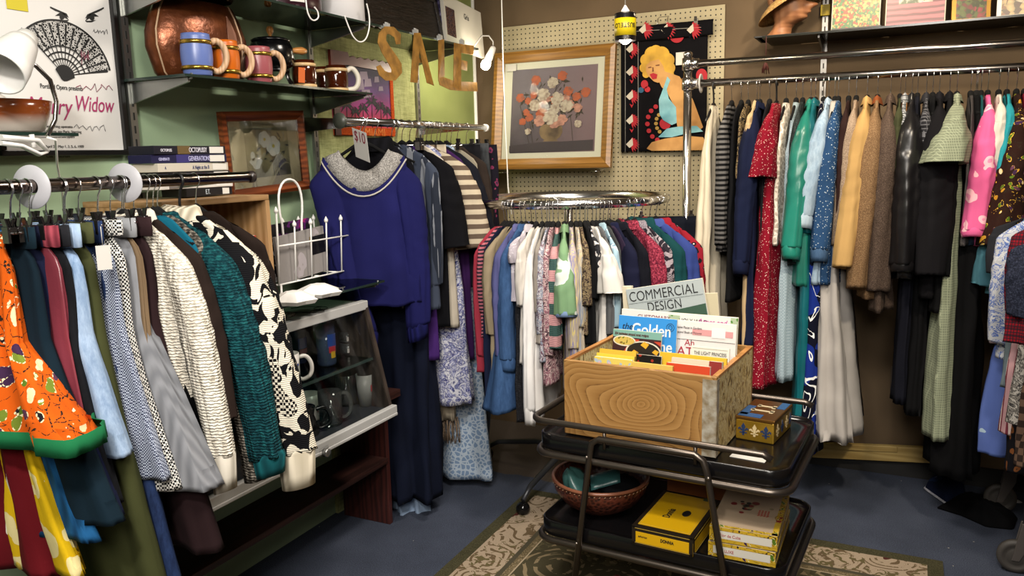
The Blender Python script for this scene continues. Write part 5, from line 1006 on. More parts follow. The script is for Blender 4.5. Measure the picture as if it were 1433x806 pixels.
    for y, s in ((-.14, .1), (-.08, .075), (-.02, .09), (.05, .12), (.12, .1), (.17, .085)):
        pm.poly([(.0045, y-.003, .03), (.0045, y+.003, .03), (.0045, y+.006, .03+s), (.0045, y+.002, .03+s)], (.0006, 0, 0))
        for k in range(9):
            a = PI*(k/8)*1.2-.3; L = s*.5; pm.poly([(.0046+k*.0001, y+.004, .03+s), (.0046+k*.0001, y+.004+L*.5*math.cos(a)-.006*math.sin(a), .03+s+L*.5*math.sin(a)+.006), (.0046+k*.0001, y+.004+L*math.cos(a), .03+s+L*math.sin(a)-.018), (.0046+k*.0001, y+.004+L*.5*math.cos(a), .03+s+L*.5*math.sin(a)-.008)], (.0005, 0, 0))
    pm.build('palm_silhouettes', S('120a18', .7), o)
    bl = MB()
    for k, (y, z, a, b) in enumerate(((.0, .27, .035, .02), (.03, .24, .03, .02), (-.03, .23, .03, .03), (.01, .19, .04, .02), (.1, .26, .02, .015), (.13, .22, .02, .012))): bl.poly([(.0045, y-a, z-b), (.0045, y+a, z-b*.7), (.0045, y+a*.8, z+b), (.0045, y-a*.7, z+b*.8)], (.0006+k*.0001, 0, 0))
    bl.build('pale_cloud_shapes', S('8d7d8d', .7), o); text('MIAMI', .05, S('d87a2a', .6), o, (.0102, -.02, .0), RL, 'orange_lettering', sx=1.2)
def hardware():
    # short rail, left wall
    o = thing('clothes_rail', 'chrome clothes rail with a dark end cap at the far left wall', 'clothes rail', (XS, 0, ZS))
    MB().tube([(0, -1.64, 0), (0, -.45, 0)], .016, 16).build('tube', CHROME, o); MB().lathe([(.002, 0), (.03, .001), (.031, .01), (.002, .011)], 24, (0, -1.635, 0), 0, (PI/2, 0, 0)).build('end_cap', S('3c3f37', .4), o)
    for y in (-1.5, -.62): MB().poly([(-.29, y-.004, -.03), (-.29, y-.004, .03), (0, y-.004, .012), (0, y-.004, -.014)], (0, .008, 0)).build('bracket', DCHROME, o)
    MB().tube([(0, -.45, 0), (0, -.43, 0)], .019, 16).build('white_end_sleeve', WHITE, o)
    # long rail, left wall
    o = thing('clothes_rail', 'dark chrome clothes rail along the green wall', 'clothes rail', (XL, 0, ZL)); MB().tube([(0, -3.9, 0), (0, -2.3, 0)], .0165, 18).build('tube', S('6d625c', .2, 1.0), o)
    MB().lathe([(.002, 0), (.018, .001), (.019, .016), (.002, .018)], 20, (0, -2.298, 0), 0, (-PI/2, 0, 0)).build('end_cap', S('2c2624', .3), o)
    for y in (-3.7, -2.42): MB().poly([(-.44, y-.004, -.05), (-.44, y-.004, .03), (0, y-.004, .01), (0, y-.004, -.016)], (0, .008, 0)).build('bracket', DCHROME, o)
    for px, py, lab in ((45, 266, 'white round size divider on the rail nearest the lamp'), (175, 257, 'white round size divider on the rail below the cassettes')):
        p = ax_(XL, px, py); mb = MB(); n = 36; lo = []
        for r, y in ((.0185, -.002), (.05, -.002), (.051, 0), (.05, .002), (.0185, .002), (.0185, -.002)): lo.append([(r*math.cos(2*PI*k/n), y, r*math.sin(2*PI*k/n)-.002) for k in range(n)])
        mb.loft(lo, False); tag(mb.build('size_divider', S('a9a9ae', .45), None, (XL, p.y, ZL), (0, 0, .25)), lab, 'size divider', 'size dividers on the left rail')
    p = ax_(XL+.2, 142, 348); o = tag(MB().box((0, 0, -.02), (.001, .03, .055)).tube([(0, 0, .008), (0, 0, .05)], .0008, 4).build('price_tag', S('bdbab4', .7), None, (XL+.205, p.y, p.z), (0, 0, -.5)), 'white paper price tag hanging on the indigo denim skirt', 'price tag')
    p = ay_(-1.68, 510, 180); o = thing('price_sign', 'white paper $10 sign at the near end of the short rail', 'sign', (p.x-.02, -1.68, p.z-.06), (.25, .25, -.35)); MB().box((0, 0, 0), (.095, .001, .115)).build('paper', S('c9c7c4', .6), o)
    text('$10', .058, S('7d1c34', .6), o, (-.038, -.0012, .012), RX, 'price_lettering', sx=.85)
    MB().tube([(0, .004, .055), (0, .02, .08), (0, .05, .1)], .002, 6).build('clip_wire', CHROME, o)
    # round rack
    o = thing('round_rack', 'chrome round garment rack with a flat ring rail', 'round rack', (CX, CY, 0)); n = 72; lo = []
    for r, z in ((RC-.006, ZC-.02), (RC+.006, ZC-.02), (RC+.006, ZC+.018), (RC-.006, ZC+.018), (RC-.006, ZC-.02)): lo.append([(r*math.cos(2*PI*k/n), r*math.sin(2*PI*k/n), z) for k in range(n)])
    MB().loft(lo, False).build('ring_rail', CHROME, o)
    MB().tube([(0, 0, .1), (0, 0, ZC-.02)], .019, 16).build('centre_pole', DCHROME, o)
    for k in range(4):
        a = k*PI/2+.55; c, s = math.cos(a), math.sin(a); MB().tube([(0, 0, ZC-.03), (RC*.5*c, RC*.5*s, ZC-.03), ((RC-.004)*c, (RC-.004)*s, ZC-.012)], .008, 8).build('spoke', DCHROME, o)
    f = az_(0.03, 686, 636); a0 = math.atan2(f.y-CY, f.x-CX)
    for k in range(4):
        a = a0+k*PI/2; c, s = math.cos(a), math.sin(a); L = .5
        lg = MB().tube([(0, 0, .16), (.2*c, .2*s, .15), (L*.86*c, L*.86*s, .11), (L*c, L*s, .07)], [.015, .015, .013, .012], 8).build('leg', S('3c3d40', .4, .6), o); MB().sphere((L*c, L*s, .033), .032, 18).build('ball_caster', S('141414', .12, .3), lg)
    MB().box((-.42, -.1, .26), (.03, .004, .3), (0, .12, .3)).build('grey_strap', S('3d4149', .6), o)
    # double rail on the right
    o = thing('garment_rack', 'chrome double-rail rack with upright post along the back wall', 'garment rack', (1.355, YR, 0)); x1 = 2.2
    MB().tube([(0, 0, 0.02), (0, 0, 2.03)], .019, 16).lathe([(.02, 2.02), (.021, 2.032), (.012, 2.04), (.001, 2.041)], 16).build('upright', CHROME, o)
    MB().tube([(0, 0, ZR+.012), (x1, 0, ZR-.014)], .0165, 16).build('lower_rail', DCHROME, o); MB().tube([(0, 0, 1.985), (x1, 0, 1.962)], .0155, 16).build('upper_rail', DCHROME, o)
    for z in (ZR+.012, 1.985): MB().lathe([(.02, -.028), (.026, -.026), (.026, .026), (.02, .028)], 18, (0, 0, z), cap=False).tube([(.015, 0, z), (.05, 0, z)], .022, 16).build('collar_joint', CHROME, o)
    MB().tube([(-.25, 0, .02), (.25, 0, .02)], .016, 10).build('foot', DCHROME, o)
    mb = MB(); lo = []
    for r, x in ((.0185, -.002), (.042, -.002), (.043, 0), (.042, .002), (.0185, .002), (.0185, -.002)): lo.append([(x, r*math.cos(2*PI*k/30), r*math.sin(2*PI*k/30)-.0) for k in range(30)])
    p = ay_(YR, 981, 118); tag(mb.loft(lo, False).build('size_divider', S('bdb8b4', .45), None, (p.x, YR, ZR+.011)), 'white round size divider beside the upright post', 'size divider')
    # rolling rack at the right edge
    o = thing('rolling_rack', 'grey metal rolling rack whose caster shows at the photo edge', 'rolling rack', (2.74, -.85, 0)); gm = S('5d5a57', .45, .5)
    MB().tube([(0, 0, .19), (0, 0, 1.45)], .017, 12).build('upright', gm, o); MB().tube([(.24, 0, .19), (.24, 0, 1.45)], .017, 12).build('upright', gm, o); MB().tube([(0, 0, .3), (.24, 0, .3)], .012, 10).build('cross_bar', gm, o)
    MB().tube([(0, 0, 1.45), (.24, 0, 1.45)], .015, 10).build('top_bar', gm, o); MB().tube([(0, 0, 1.0), (.24, 0, 1.0)], .012, 10).build('middle_bar', gm, o)
    for z in (1.45, 1.0): MB().tube([(.12, -.55, z), (.12, .6, z)], .013, 10).build('hanging_rail', gm, o)
    for x in (0, .24):
        for y in (0, .56):
            if y: MB().tube([(x, y, .19), (x, y, 1.45)], .017, 12).build('upright', gm, o)
            cs = MB().poly([(x-.045, y-.018, .05), (x-.02, y-.018, .05), (x+.024, y-.018, .15), (x+.024, y-.018, .2), (x-.02, y-.018, .2)], (0, .008, 0)).poly([(x-.045, y+.01, .05), (x-.02, y+.01, .05), (x+.024, y+.01, .15), (x+.024, y+.01, .2), (x-.02, y+.01, .2)], (0, .008, 0)).build('caster_fork', S('5b5551', .5, .3), o, bevel=.002)
            MB().lathe([(.012, -.012), (.03, -.012), (.038, -.008), (.044, -.014), (.062, -.012), (.064, 0), (.062, .012), (.044, .014), (.038, .008), (.03, .012), (.012, .012)], 36, (x-.03, y, .064), 0, (PI/2, 0, 0)).build('caster_wheel', S('3f3b37', .6), cs)
    for nm, lab, c, pts, hh, seed in (('fallen_gown', 'black velvet gown hem piled on the carpet by the rolling rack', F('velvet', '08080a'), [(1312, 712), (1345, 693), (1385, 700), (1424, 726), (1418, 742), (1380, 738), (1345, 722)], .05, 3), ('fallen_skirt', 'navy skirt hem with a white edge lying on the carpet', F('floral', '10172e', '1c2c50', '6d6f92', s=.5), [(1294, 686), (1318, 664), (1345, 660), (1352, 700), (1325, 708)], .07, 8)):
        P = [az_(0, *q) for q in pts]; c0 = sum(P, Vector())/len(P); n = 36; lo = []
        def rim(k):
            a = k/n*len(P); i = int(a) % len(P); f = a-int(a); return P[i].lerp(P[(i+1) % len(P)], f)
        for s, z in ((1.0, .001), (1.01, .008), (.9, .55), (.65, .9), (.35, 1.0), (.08, 1.05)):
            lo.append([(c0.x+(rim(k).x-c0.x)*s, c0.y+(rim(k).y-c0.y)*s, (z if z < .02 else hh*z*(1+.5*nz(k*.45, s*4, seed)))) for k in range(n)])
        o = thing(nm, lab, 'clothing', (0, 0, 0)); MB().loft(lo, True).build('draped_cloth', c, o)
        if nm == 'fallen_skirt': MB().tube([rim(k)+Vector((0, 0, .009)) for k in range(24, 38)], .006, 6).build('white_edge', F('tweed', 'a9aab4', '5a6080', 'c9c9cf'), o)
    q = az_(0, 1420, 702); tag(MB().loft([[(.03*math.cos(a)*r, .018*math.sin(a)*r, z) for a in [k*PI/6 for k in range(12)]] for r, z in ((.8, .001), (1, .002), (.6, .008), (.1, .01))], True).build('paper_scrap', S('a9a9a9', .8), None, (q.x, q.y, 0)), 'torn white paper scrap on the carpet by the caster', 'paper scrap')
def back_wall_items():
    # pegboard with real holes drawn by a material
    t = NT('pegboard'); v = t.coord((1, 0, 1)); m = t.n('ShaderNodeVectorMath', {'operation': 'SCALE'}); t.set(m.inputs[0], v); m.inputs['Scale'].default_value = 1/.0254
    fr = t.n('ShaderNodeVectorMath', {'operation': 'FRACTION'}, _0=m.outputs[0]); sp = t.n('ShaderNodeSeparateXYZ', Vector=fr.outputs[0])
    dx = t.math('SUBTRACT', sp.outputs[0], .5); dz = t.math('SUBTRACT', sp.outputs[2], .5); d = t.math('SQRT', t.math('ADD', t.math('MULTIPLY', dx, dx), t.math('MULTIPLY', dz, dz)))
    hole = t.math('LESS_THAN', d, .155); x0, z0, W, H = .205, .9, 1.226, 1.405
    pm = t.fin(t.mix(hole, t.ramp(t.noise(t.coord(), 6, 2), [(.3, '9a8f72'), (.7, 'a69b7c')]), lin('1c160e')), .6)
    tag(MB().box((W/2, -.013, H/2), (W, .006, H)).box((.02, -.006, H/2), (.03, .009, H)).box((W-.02, -.006, H/2), (.03, .009, H)).build('pegboard', pm, None, (x0, 0, z0), bevel=.002), 'large cream pegboard panel on the back wall', 'pegboard')
    # large framed flower picture, leaning out at the bottom
    w, h = .70, .64; ang = -.15; o = thing('framed_picture', 'large gold-framed picture of pink and white flowers in a vase', 'picture', (.545, -.125, 1.835), (ang, 0, .0))
    fr_ = WOOD('86602c', '6f4d20', 14, 'X', .35); frame_mb(o, w, h, .058, .034, fr_, 'y'); MB().box((0, -.004, 0), (w-.11, .006, h-.11)).build('mat_board', S('c9c2b4', .7), o)
    aw, ah = .495, .455; t = NT('painting'); v = t.coord(); sp = t.n('ShaderNodeSeparateXYZ', Vector=v); n = t.noise(v, 7, 4, .6)
    f = t.math('ADD', t.math('MULTIPLY_ADD', sp.outputs[2], -1.1, .5), t.math('MULTIPLY_ADD', n, .5, -.25)); base = t.ramp(f, [(.1, '6f6672'), (.45, '5c5058'), (.8, '3b323b')])
    g2 = t.math('MULTIPLY_ADD', sp.outputs[0], 1.5, .2); base = t.mix(g2, base, lin('84656c')); MB().box((.005, -.0075, -.003), (aw, .0012, ah)).build('painted_ground', t.fin(base, .6), o)
    r = random.Random(11); y = -.0085
    def flat(pts, mb): mb.poly([(a, y, b) for a, b in pts], (0, -.0004, 0))
    lf = MB()
    for k in range(90):
        a = max(-.17, min(.17, r.gauss(.0, .09))); b = max(-.15, min(.15, r.gauss(.01, .07))); s = r.uniform(.012, .03); q = r.uniform(0, 6.28); flat([(a, b), (a+s*math.cos(q)-.3*s*math.sin(q), b+s*math.sin(q)+.3*s*math.cos(q)), (a+2*s*math.cos(q), b+2*s*math.sin(q)), (a+s*math.cos(q)+.3*s*math.sin(q), b+s*math.sin(q)-.3*s*math.cos(q))], lf); y -= .000004
    for a, b, c2, d2 in ((-.1, -.2, -.16, .1), (-.12, -.2, -.19, .03), (-.02, .05, .08, .18), (.0, .05, .05, .2), (.02, .02, .16, .05), (-.03, .05, -.08, .17), (.13, -.18, .11, -.04)): flat([(a-.0015, b), (a+.0015, b), (c2+.0015, d2), (c2-.0015, d2)], lf)
    lf.build('painted_foliage', S('33291f', .7), o); y = -.0093
    vs = MB(); prof = [(-.052, -.08), (-.066, -.1), (-.068, -.125), (-.055, -.15), (-.035, -.163), (-.045, -.172), (.045, -.172), (.035, -.163), (.055, -.15), (.068, -.125), (.066, -.1), (.052, -.08)]; flat(prof, vs); vs.build('painted_vase', NT_wash('7a6248', '47362a'), o); y -= .0006
    tb = MB(); flat([(-.245, -.225), (.245, -.225), (.245, -.17), (.06, -.175), (-.06, -.175), (-.245, -.19)], tb); tb.build('painted_table', S('3c3238', .7), o)
    sets = {'painted_coral_flowers': ('a8502f', [(-.1, .16, .028), (.055, .175, .026), (-.19, .07, .024), (.19, .08, .026), (-.14, .05, .02), (.09, .09, .026), (.14, .06, .024), (-.13, -.04, .022), (-.17, -.06, .02), (-.06, -.02, .03), (-.15, -.01, .018), (.02, .05, .03), (-.11, .08, .02)]),
            'painted_pink_flowers': ('b98274', [(-.07, -.06, .03), (.06, -.06, .03), (.1, .02, .028), (-.04, .06, .03), (.08, .05, .022), (.15, -.0, .024), (-.09, .02, .026), (.02, -.08, .026)]),
            'painted_white_flowers': ('b9aa9c', [(-.0, .14, .03), (-.055, .08, .036), (-.1, .025, .032), (.03, .055, .034), (.085, .012, .034), (-.005, -.045, .04), (.02, .0, .03), (.155, -.085, .02), (-.135, -.115, .018)])}
    for nm, (c, L) in sets.items():
        mb = MB()
        for (a, b, s) in L:
            for ring, nn in ((1.0, 9), (.68, 7), (.36, 5)):
                for k in range(nn):
                    q = 2*PI*k/nn+r.uniform(0, .5); cx, cz = a+s*ring*.72*math.cos(q), b+s*ring*.72*math.sin(q); e = s*.42*r.uniform(.8, 1.15)
                    flat([(cx+e*math.cos(u)*(1+.2*math.cos(2*u+q)), cz+e*.75*math.sin(u)) for u in [i*PI/4 for i in range(8)]], mb); y -= .000006
        n = NT(nm); vv = n.vor(n.coord(), 60); mb.build(nm, n.fin(n.mix(vv, lin(c), n.ramp(n.noise(n.coord(), 50, 3), [(.3, c), (.7, '6b4a42')])), .7), o)
    MB().box((0, y-.004, 0), (w-.116, .0015, h-.116)).build('glazing', GLASS('f2f4f2', .07), o); MB().box((-.245, y-.006, .235), (.055, .0012, .035)).build('price_label', S('a5a29a', .6), o)
    for x in (.25, .80):
        tag(MB().tube([(-.02, 0, .03), (-.02, -.03, 0), (-.018, -.15, -.012), (.018, -.15, -.012), (.02, -.03, 0), (.02, 0, .03)], .0025, 6).build('peg_hook', CHROME, None, (x, -.016, 1.516)), 'wire peg hook under the '+('left' if x < .5 else 'right')+' corner of the gold-framed picture', 'hook')
    # printed towel
    o = thing('printed_towel', 'black towel printed with a blonde woman in pale blue dress', 'towel', (1.13, -.045, 1.6)); X0, X1 = .905, 1.362
    def T(px, py, lay=0): p = ay_(-.056-.0012*lay, px, py); return (p.x-1.13, -.011-.0012*lay, p.z-1.6)
    mb = MB(); n = 30; lo = []
    for i in range(25):
        z = .62*(1-i/24); lo.append([(-.225+.45*k/n+(0 if i else 0), .004*math.sin(k*.6)*(1-i/24*.6)*(.3 if 3 < k < 27 else 1), z+.006*math.sin(k*.35)*(1 if i == 0 else .3)) for k in range(n+1)])
    mb.loft(lo, False, False); bkcl = F('plain', '0b0a0d'); tw = mb.build('cloth', bkcl, o); so = tw.modifiers.new('thick', 'SOLIDIFY'); so.thickness = .005
    fold = MB(); fold.loft([[(-.235+.49*k/n, -.012-.004*math.sin(k*.5)-dy, z) for k in range(n+1)] for z, dy in ((.628, 0), (.63, .006), (.61, .012), (.565, .01), (.56, .004))], False, False); fold.build('folded_top', bkcl, o).modifiers.new('thick', 'SOLIDIFY').thickness = .003
    wl = MB()
    for q in (((875, 214), (875, 62)), ((893, 214), (893, 58))): a, b = T(*q[0], 2), T(*q[1], 2); wl.tube([a, b], .0012, 4)
    a, b = T(872, 45, 14), T(985, 38, 14); wl.tube([a, b], .0012, 4); wl.build('white_border_lines', S('a8a49c', .8), o)
    red = S('9c1522', .8); wh = S('b8b0a0', .8); mr = MB(); mw = MB()
    def rosette(px, py, s, lay):
        mr = MB()
        for k in range(9):
            a = -1.3+k*.33; c = T(px+2, py+2, lay+k*.05); u = T(px+2+s*1.1*math.cos(a), py+2-s*math.sin(a)+2, lay+k*.05); l = T(px+2+s*.7*math.cos(a+.16), py+2-s*.7*math.sin(a+.16), lay+k*.05); rr_ = T(px+2+s*.7*math.cos(a-.16), py+2-s*.7*math.sin(a-.16), lay+k*.05); mr.poly([c, l, u, rr_], (0, -.0005, 0))
        mw.poly([T(px-5, py+3, lay+1), T(px+4, py-6, lay+1), T(px+5, py+4, lay+1), T(px, py+8, lay+1)], (0, -.0005, 0)); mr.build('red_flower_print', red, o)
    for py in (66, 98, 132, 166, 199): rosette(881, py, 11, 2)
    for px in (899, 930, 966): rosette(px, 39, 13, 14)
    for py in (80, 114, 148, 183): MB().poly([T(884-3, py-3, 2), T(884, py+3, 2), T(884+3, py-3, 2), T(884, py-1, 2)], (0, -.0005, 0)).build('red_heart_print', red, o)
    def disc(px, py, r, lay, mb, ry=None): mb.poly([T(px+r*math.cos(a), py+(ry or r)*math.sin(a), lay) for a in [k*PI/10 for k in range(20)]], (0, -.0006, 0))
    for q in [(947, 50, 10, 3, 10), (982, 106, 8, 2, 10), (902, 118, 5, 2, 6), (906, 125, 4, 2, 4), (931, 173, 8, 2, 8)]+[(926+20*math.cos(1.2+k*.4), 172-25*math.sin(1.2+k*.4), 3.2, 2, 3.2) for k in range(9)]:
        mr = MB(); disc(q[0], q[1], q[2], q[3], mr, q[4]); mr.build('red_dot_print', red, o)
    mw.build('cream_print', wh, o)
    gd = MB()
    for k in range(7): a = 1.4+k*.45; disc(930+12*math.cos(a), 172-15*math.sin(a), 2.6, 2.2, gd)
    gd.build('ochre_dots', S('9a7a35', .8), o); bb = MB(); disc(965, 47, 6, 2.5, bb, 5); disc(897, 126, 4, 1.8, bb); bb.build('blue_print', S('1e4a66', .8), o)
    hair = MB()
    for i, (px, py, r) in enumerate(((913, 76, 11), (926, 76, 11), (905, 84, 9), (902, 95, 7), (934, 84, 10), (936, 95, 9), (933, 105, 7), (918, 72, 9), (904, 104, 5), (937, 103, 6), (920, 84, 12))): disc(px, py, r, 3+.1*i, hair)
    hair.build('yellow_hair', NT_wash('c79a2c', '8d6a14'), o)
    sk = MB(); sk.poly([T(*q, 5) for q in ((904, 92), (910, 86), (922, 83), (928, 92), (931, 102), (927, 112), (921, 116), (915, 114), (908, 107), (904, 100))], (0, -.0006, 0))
    sk.poly([T(*q, 4.6) for q in ((920, 110), (931, 100), (940, 103), (951, 107), (958, 118), (960, 150), (956, 180), (948, 178), (944, 150), (934, 130), (926, 122))], (0, -.0006, 0))
    sk.poly([T(*q, 4.6) for q in ((905, 208), (912, 199), (930, 194), (960, 190), (984, 192), (990, 205), (985, 210), (912, 211))], (0, -.0006, 0)); sk.poly([T(*q, 4.6) for q in ((957, 120), (970, 140), (984, 178), (976, 184), (960, 170))], (0, -.0006, 0)); sk.build('golden_skin', NT_wash('b98a4e', '9a6c34'), o)
    dr = MB(); dr.poly([T(*q, 6) for q in ((934, 107), (938, 112), (933, 125), (936, 138), (946, 150), (947, 172), (940, 175), (928, 168), (923, 160), (922, 140), (928, 124))], (0, -.0006, 0))
    dr.poly([T(*q, 6) for q in ((921, 192), (933, 180), (950, 177), (975, 176), (984, 184), (960, 187), (940, 192))], (0, -.0006, 0)); dr.build('blue_dress', NT_wash('7fb0b8', '4f8a98'), o)
    lp = MB(); lp.poly([T(*q, 7) for q in ((909, 104), (914, 102), (920, 104), (919, 110), (913, 111))], (0, -.0006, 0)); lp.build('red_lips', red, o)
    fc = MB(); fc.poly([T(*q, 7) for q in ((907, 94), (911, 93), (912, 94.6), (907, 95.2))], (0, -.0006, 0)); fc.poly([T(*q, 7) for q in ((917, 91), (923, 90), (923, 91.8), (918, 92.4))], (0, -.0006, 0)); fc.poly([T(*q, 7) for q in ((913, 94), (914.5, 94), (915, 100), (912.5, 100.6))], (0, -.0006, 0)); fc.build('face_lines', S('6b3c1e', .8), o)
    p = T(953, 82, 8); MB().box(p, (.052, .001, .062)).build('price_label', S('c2beb6', .6), o)
    h = thing('clip_hanger', 'chrome trouser hanger holding up the printed towel', 'hanger', (1.13, -.06, 2.225)); mb = MB().tube([(-.2, 0, 0), (.22, 0, 0)], .003, 6)
    mb.build('bar', CHROME, h); MB().tube([(-.03, 0, 0), (-.03, .02, .04), (-.03, .045, .05), (.02, .045, .05), (.02, .02, .04), (.02, 0, 0)], .0022, 6).build('hook', CHROME, h)
    for x in (-.17, .17): MB().box((x, -.006, 0), (.02, .014, .034)).box((x, -.016, .016), (.014, .004, .022), (.4, 0, 0)).build('clip', S('77746e', .25, .9), h)
    # pendant made of a coffee can
    c = ay_(-.75, 875, 38); o = thing('can_pendant', 'lit pendant lamp made from a black and yellow can', 'lamp', (c.x, -.75, c.z)); r_, h_ = .045, .115
    MB().lathe([(r_-.003, -h_/2), (r_, -h_/2), (r_+.001, -h_/2+.003), (r_, -h_/2+.006), (r_, h_/2-.006), (r_+.001, h_/2-.003), (r_-.004, h_/2), (.01, h_/2-.002), (.01, h_/2-.008), (r_-.003, h_/2-.01), (r_-.003, -h_/2)], 36, cap=False).build('can', S('121013', .3, .3), o)
    MB().lathe([(r_+.0008, -.038), (r_+.0012, -.038), (r_+.0012, .034), (r_+.0008, .034)], 36, cap=False).build('yellow_band', S('b8a312', .4), o)
    for s, z, sz, a0, da in (('BUSTELO', .012, .027, -PI/2+1.22, -.3), ):
        for i, ch in enumerate(s): a = a0+da*i; text(ch, sz, S('15120c', .5), o, ((r_+.0016)*math.cos(a), (r_+.0016)*math.sin(a), z), Euler((PI/2, PI, a+PI/2)), 'can_lettering', align='CENTER', bold=.0006, sx=.8)
    MB().lathe([(.001, .05), (.012, .05), (.018, .062), (.018, .068), (.01, .08), (.004, .09), (.001, .09)], 18).build('cap_fitting', WHITE, o); MB().tube([(0, 0, .085), (0, 0, 2.81-c.z)], .003, 6).build('cord', S('8d8880', .6), o)
    MB().sphere((0, 0, -h_/2+.012), .026, 16).build('bulb', EMIT('fff1dc', 40), o); MB().tube([(.01, 0, .06), (.04, -.01, .055), (.047, -.01, .04)], .003, 6).build('wire_loop', S('b0aaa0', .5), o)
    tag(MB().tube([ay_(-.42, *q) for q in ((701, -60), (702, 0), (704, 80), (707, 170), (711, 262), (716, 300))], .003, 6).build('electric_flex', WHITE), 'thin white electric cord hanging before the gold-framed picture', 'cord')
    # right-hand shelf with cards and a hat stand head
    std = S('a8a49e', .35, .8); g = 'slotted shelf standards on the back wall'
    mb = MB().box((0, -.006, 0), (.026, .012, 1.5)); [mb.box((0, -.0128, -.72+k*.042), (.006, .001, .024), None, 1) for k in range(34)]; tag(mb.build('shelf_standard', [std, S('2a2622', .6)], None, (1.895, 0, 1.9)), 'slotted metal standard below the yellow tag on the back wall', 'shelf standard')
    o = thing('glass_shelf', 'tinted glass shelf over the back rack carrying flower cards', 'shelf', (1.66, 0, 2.096)); MB().box((.75, -.165, -.004), (1.5, .3, .008)).build('glass_panel', GLASS('7a7368', 1.0, .35, '1c1a18'), o); MB().box((.75, -.3165, -.004), (1.5, .003, .009)).box((-.0015, -.165, -.004), (.003, .3, .009)).build('polished_edge', S('20211c', .15), o)  # dark body in the panel tint stands in for its dark underside reflection
    for x in (.235, 1.25): MB().poly([(x-.004, -.005, -.01), (x-.004, -.29, -.01), (x-.004, -.29, -.022), (x-.004, -.005, -.07)], (.008, 0, 0)).build('bracket', S('6d6a66', .35, .8), o)
    p = ay_(-.03, 1155, 14); tag(MB().box((0, 0, 0), (.042, .004, .05)).tube([(0, .002, .0), (0, .016, .0)], .004, 6).build('shelf_tag', S('c2a60c', .5), None, (p.x, -.03, p.z), bevel=.004), 'bright yellow tag on the shelf standard by the straw hat', 'tag')
    def card(x0, x1, lab, m, th=.012, lean=-.12, h=.27, y=-.2, frame=None, name='flower_card', cat='picture', rz=0):
        o = thing(name, lab, cat, ((x0+x1)/2, y, 2.0965), (lean, 0, rz)); w = x1-x0; MB().box((0, 0, h/2), (w, th, h)).build('board', S('b8b2a2', .6) if not frame else frame, o, bevel=.001)
        i = .004 if not frame else .016; MB().box((0, -th/2-.0006, h/2), (w-2*i, .001, h-2*i)).build('flower_picture', m, o); return o
    def garden(pal, s, dist=.4): t = NT('garden'); v = t.coord(); n = t.vor(v, s, out=1); d = t.vor(v, s); sp = t.n('ShaderNodeSeparateColor', Color=n); nn = t.noise(v, s*.22, 3); f = t.math('MULTIPLY_ADD', sp.outputs[0], .55, t.math('MULTIPLY_ADD', nn, .9, -.25)); return t.fin(t.mix(t.math('MULTIPLY', d, .8), t.ramp(f, [(i/len(pal), c) for i, c in enumerate(pal)], True), lin('3a3a1c')), .4)
    x = lambda px: ay_(-.2, px, 40).x
    c1 = card(x(1163), x(1231), 'green and red garden picture standing first on the right shelf', garden(['b8a83a', '3a7a3a', 'b8b060', '2f6a34', 'b03a1c', 'c0a040', '8d9a3a'], 95))
    MB().box((.005, -.022, .006), (.2, .03, .012)).build('ledge', BLACK, c1)
    t = NT('porch'); w = t.wave(t.coord(), 12, 'Z', dist=2); n = t.noise(t.coord(), 26, 3); sp = t.n('ShaderNodeSeparateXYZ', Vector=t.coord()); ins = t.math('LESS_THAN', t.math('ABSOLUTE', t.math('ADD', sp.outputs[0], .0)), .065)
    base = t.ramp(w, [(.2, '5a2a34'), (.6, '94505a')]); c2 = t.ramp(n, [(.35, '20301c'), (.5, '3a4a2c'), (.6, 'a8a89a'), (.66, '8d2f8a')]); card(x(1238), x(1322), 'picture of potted flowers before a pink boarded porch', t.fin(t.mix(t.math('MULTIPLY', ins, t.math('GREATER_THAN', sp.outputs[2], .1)), base, c2), .4))
    c3 = card(x(1330), x(1385), 'gilt-framed picture of a crimson bloom and green leaves', garden(['1c2416', '54602c', '2a3018', '6b1f2c', '8d2a3a', '3a4420'], 60), .022, -.12, .27, -.19, S('8d6a2a', .35, .6), 'framed_picture', rz=.12)
    card(x(1393), x(1440)+.05, 'white-edged food picture at the right end of the shelf', garden(['7a4a2c', 'b89a6a', '4a2a20', 'c9b8a0', '8d5a34'], 50), .014, -.1, .27, -.2, S('c9c6c0', .5))
    # head with straw hat
    p = ay_(-.19, 1097, 50); o = thing('hat_mannequin', 'carved wooden display head on the right shelf end', 'mannequin', (p.x, -.17, 2.1065)); skin = WOOD('9a6a48', '84573a', 8, 'Z', .5); mb = MB(); lo = []
    prof = [(0, .062, .058, -.03), (.01, .06, .056, -.03), (.04, .05, .047, -.022), (.08, .044, .043, -.012), (.11, .047, .045, -.004), (.125, .06, .05, .014), (.14, .072, .058, .022), (.16, .08, .064, .024), (.19, .086, .07, .016), (.22, .09, .073, .01), (.26, .086, .07, .004), (.3, .062, .052, -.006), (.33, .02, .018, -.012)]
    dense = []
    for i in range(len(prof)-1):
        for f in [q/6 for q in range(6)]:
            z, a, b, dx = (prof[i][m]*(1-f)+prof[i+1][m]*f for m in range(4)); lp = []
            for k in range(40):
                q = 2*PI*k/40; c, s = math.cos(q), math.sin(q); ex = 0
                if c > .55:
                    nose = math.exp(-((z-.185)/.016)**2)*.03*max(0, 1-abs(s)*3); lips = math.exp(-((z-.155)/.008)**2)*.01*max(0, 1-abs(s)*1.8); chin = math.exp(-((z-.132)/.01)**2)*.01; eye = -math.exp(-((z-.212)/.01)**2)*.009; ex = (nose+lips+chin+eye)*((c-.55)/.45)
                lp.append((dx+(a+ex)*c+ex*.6, b*s, z*.45 if z < .11 else z-.0605))
            dense.append(lp)
    mb.loft(dense, True); mb.build('carved_head', skin, o, rot=(0, 0, -.25))
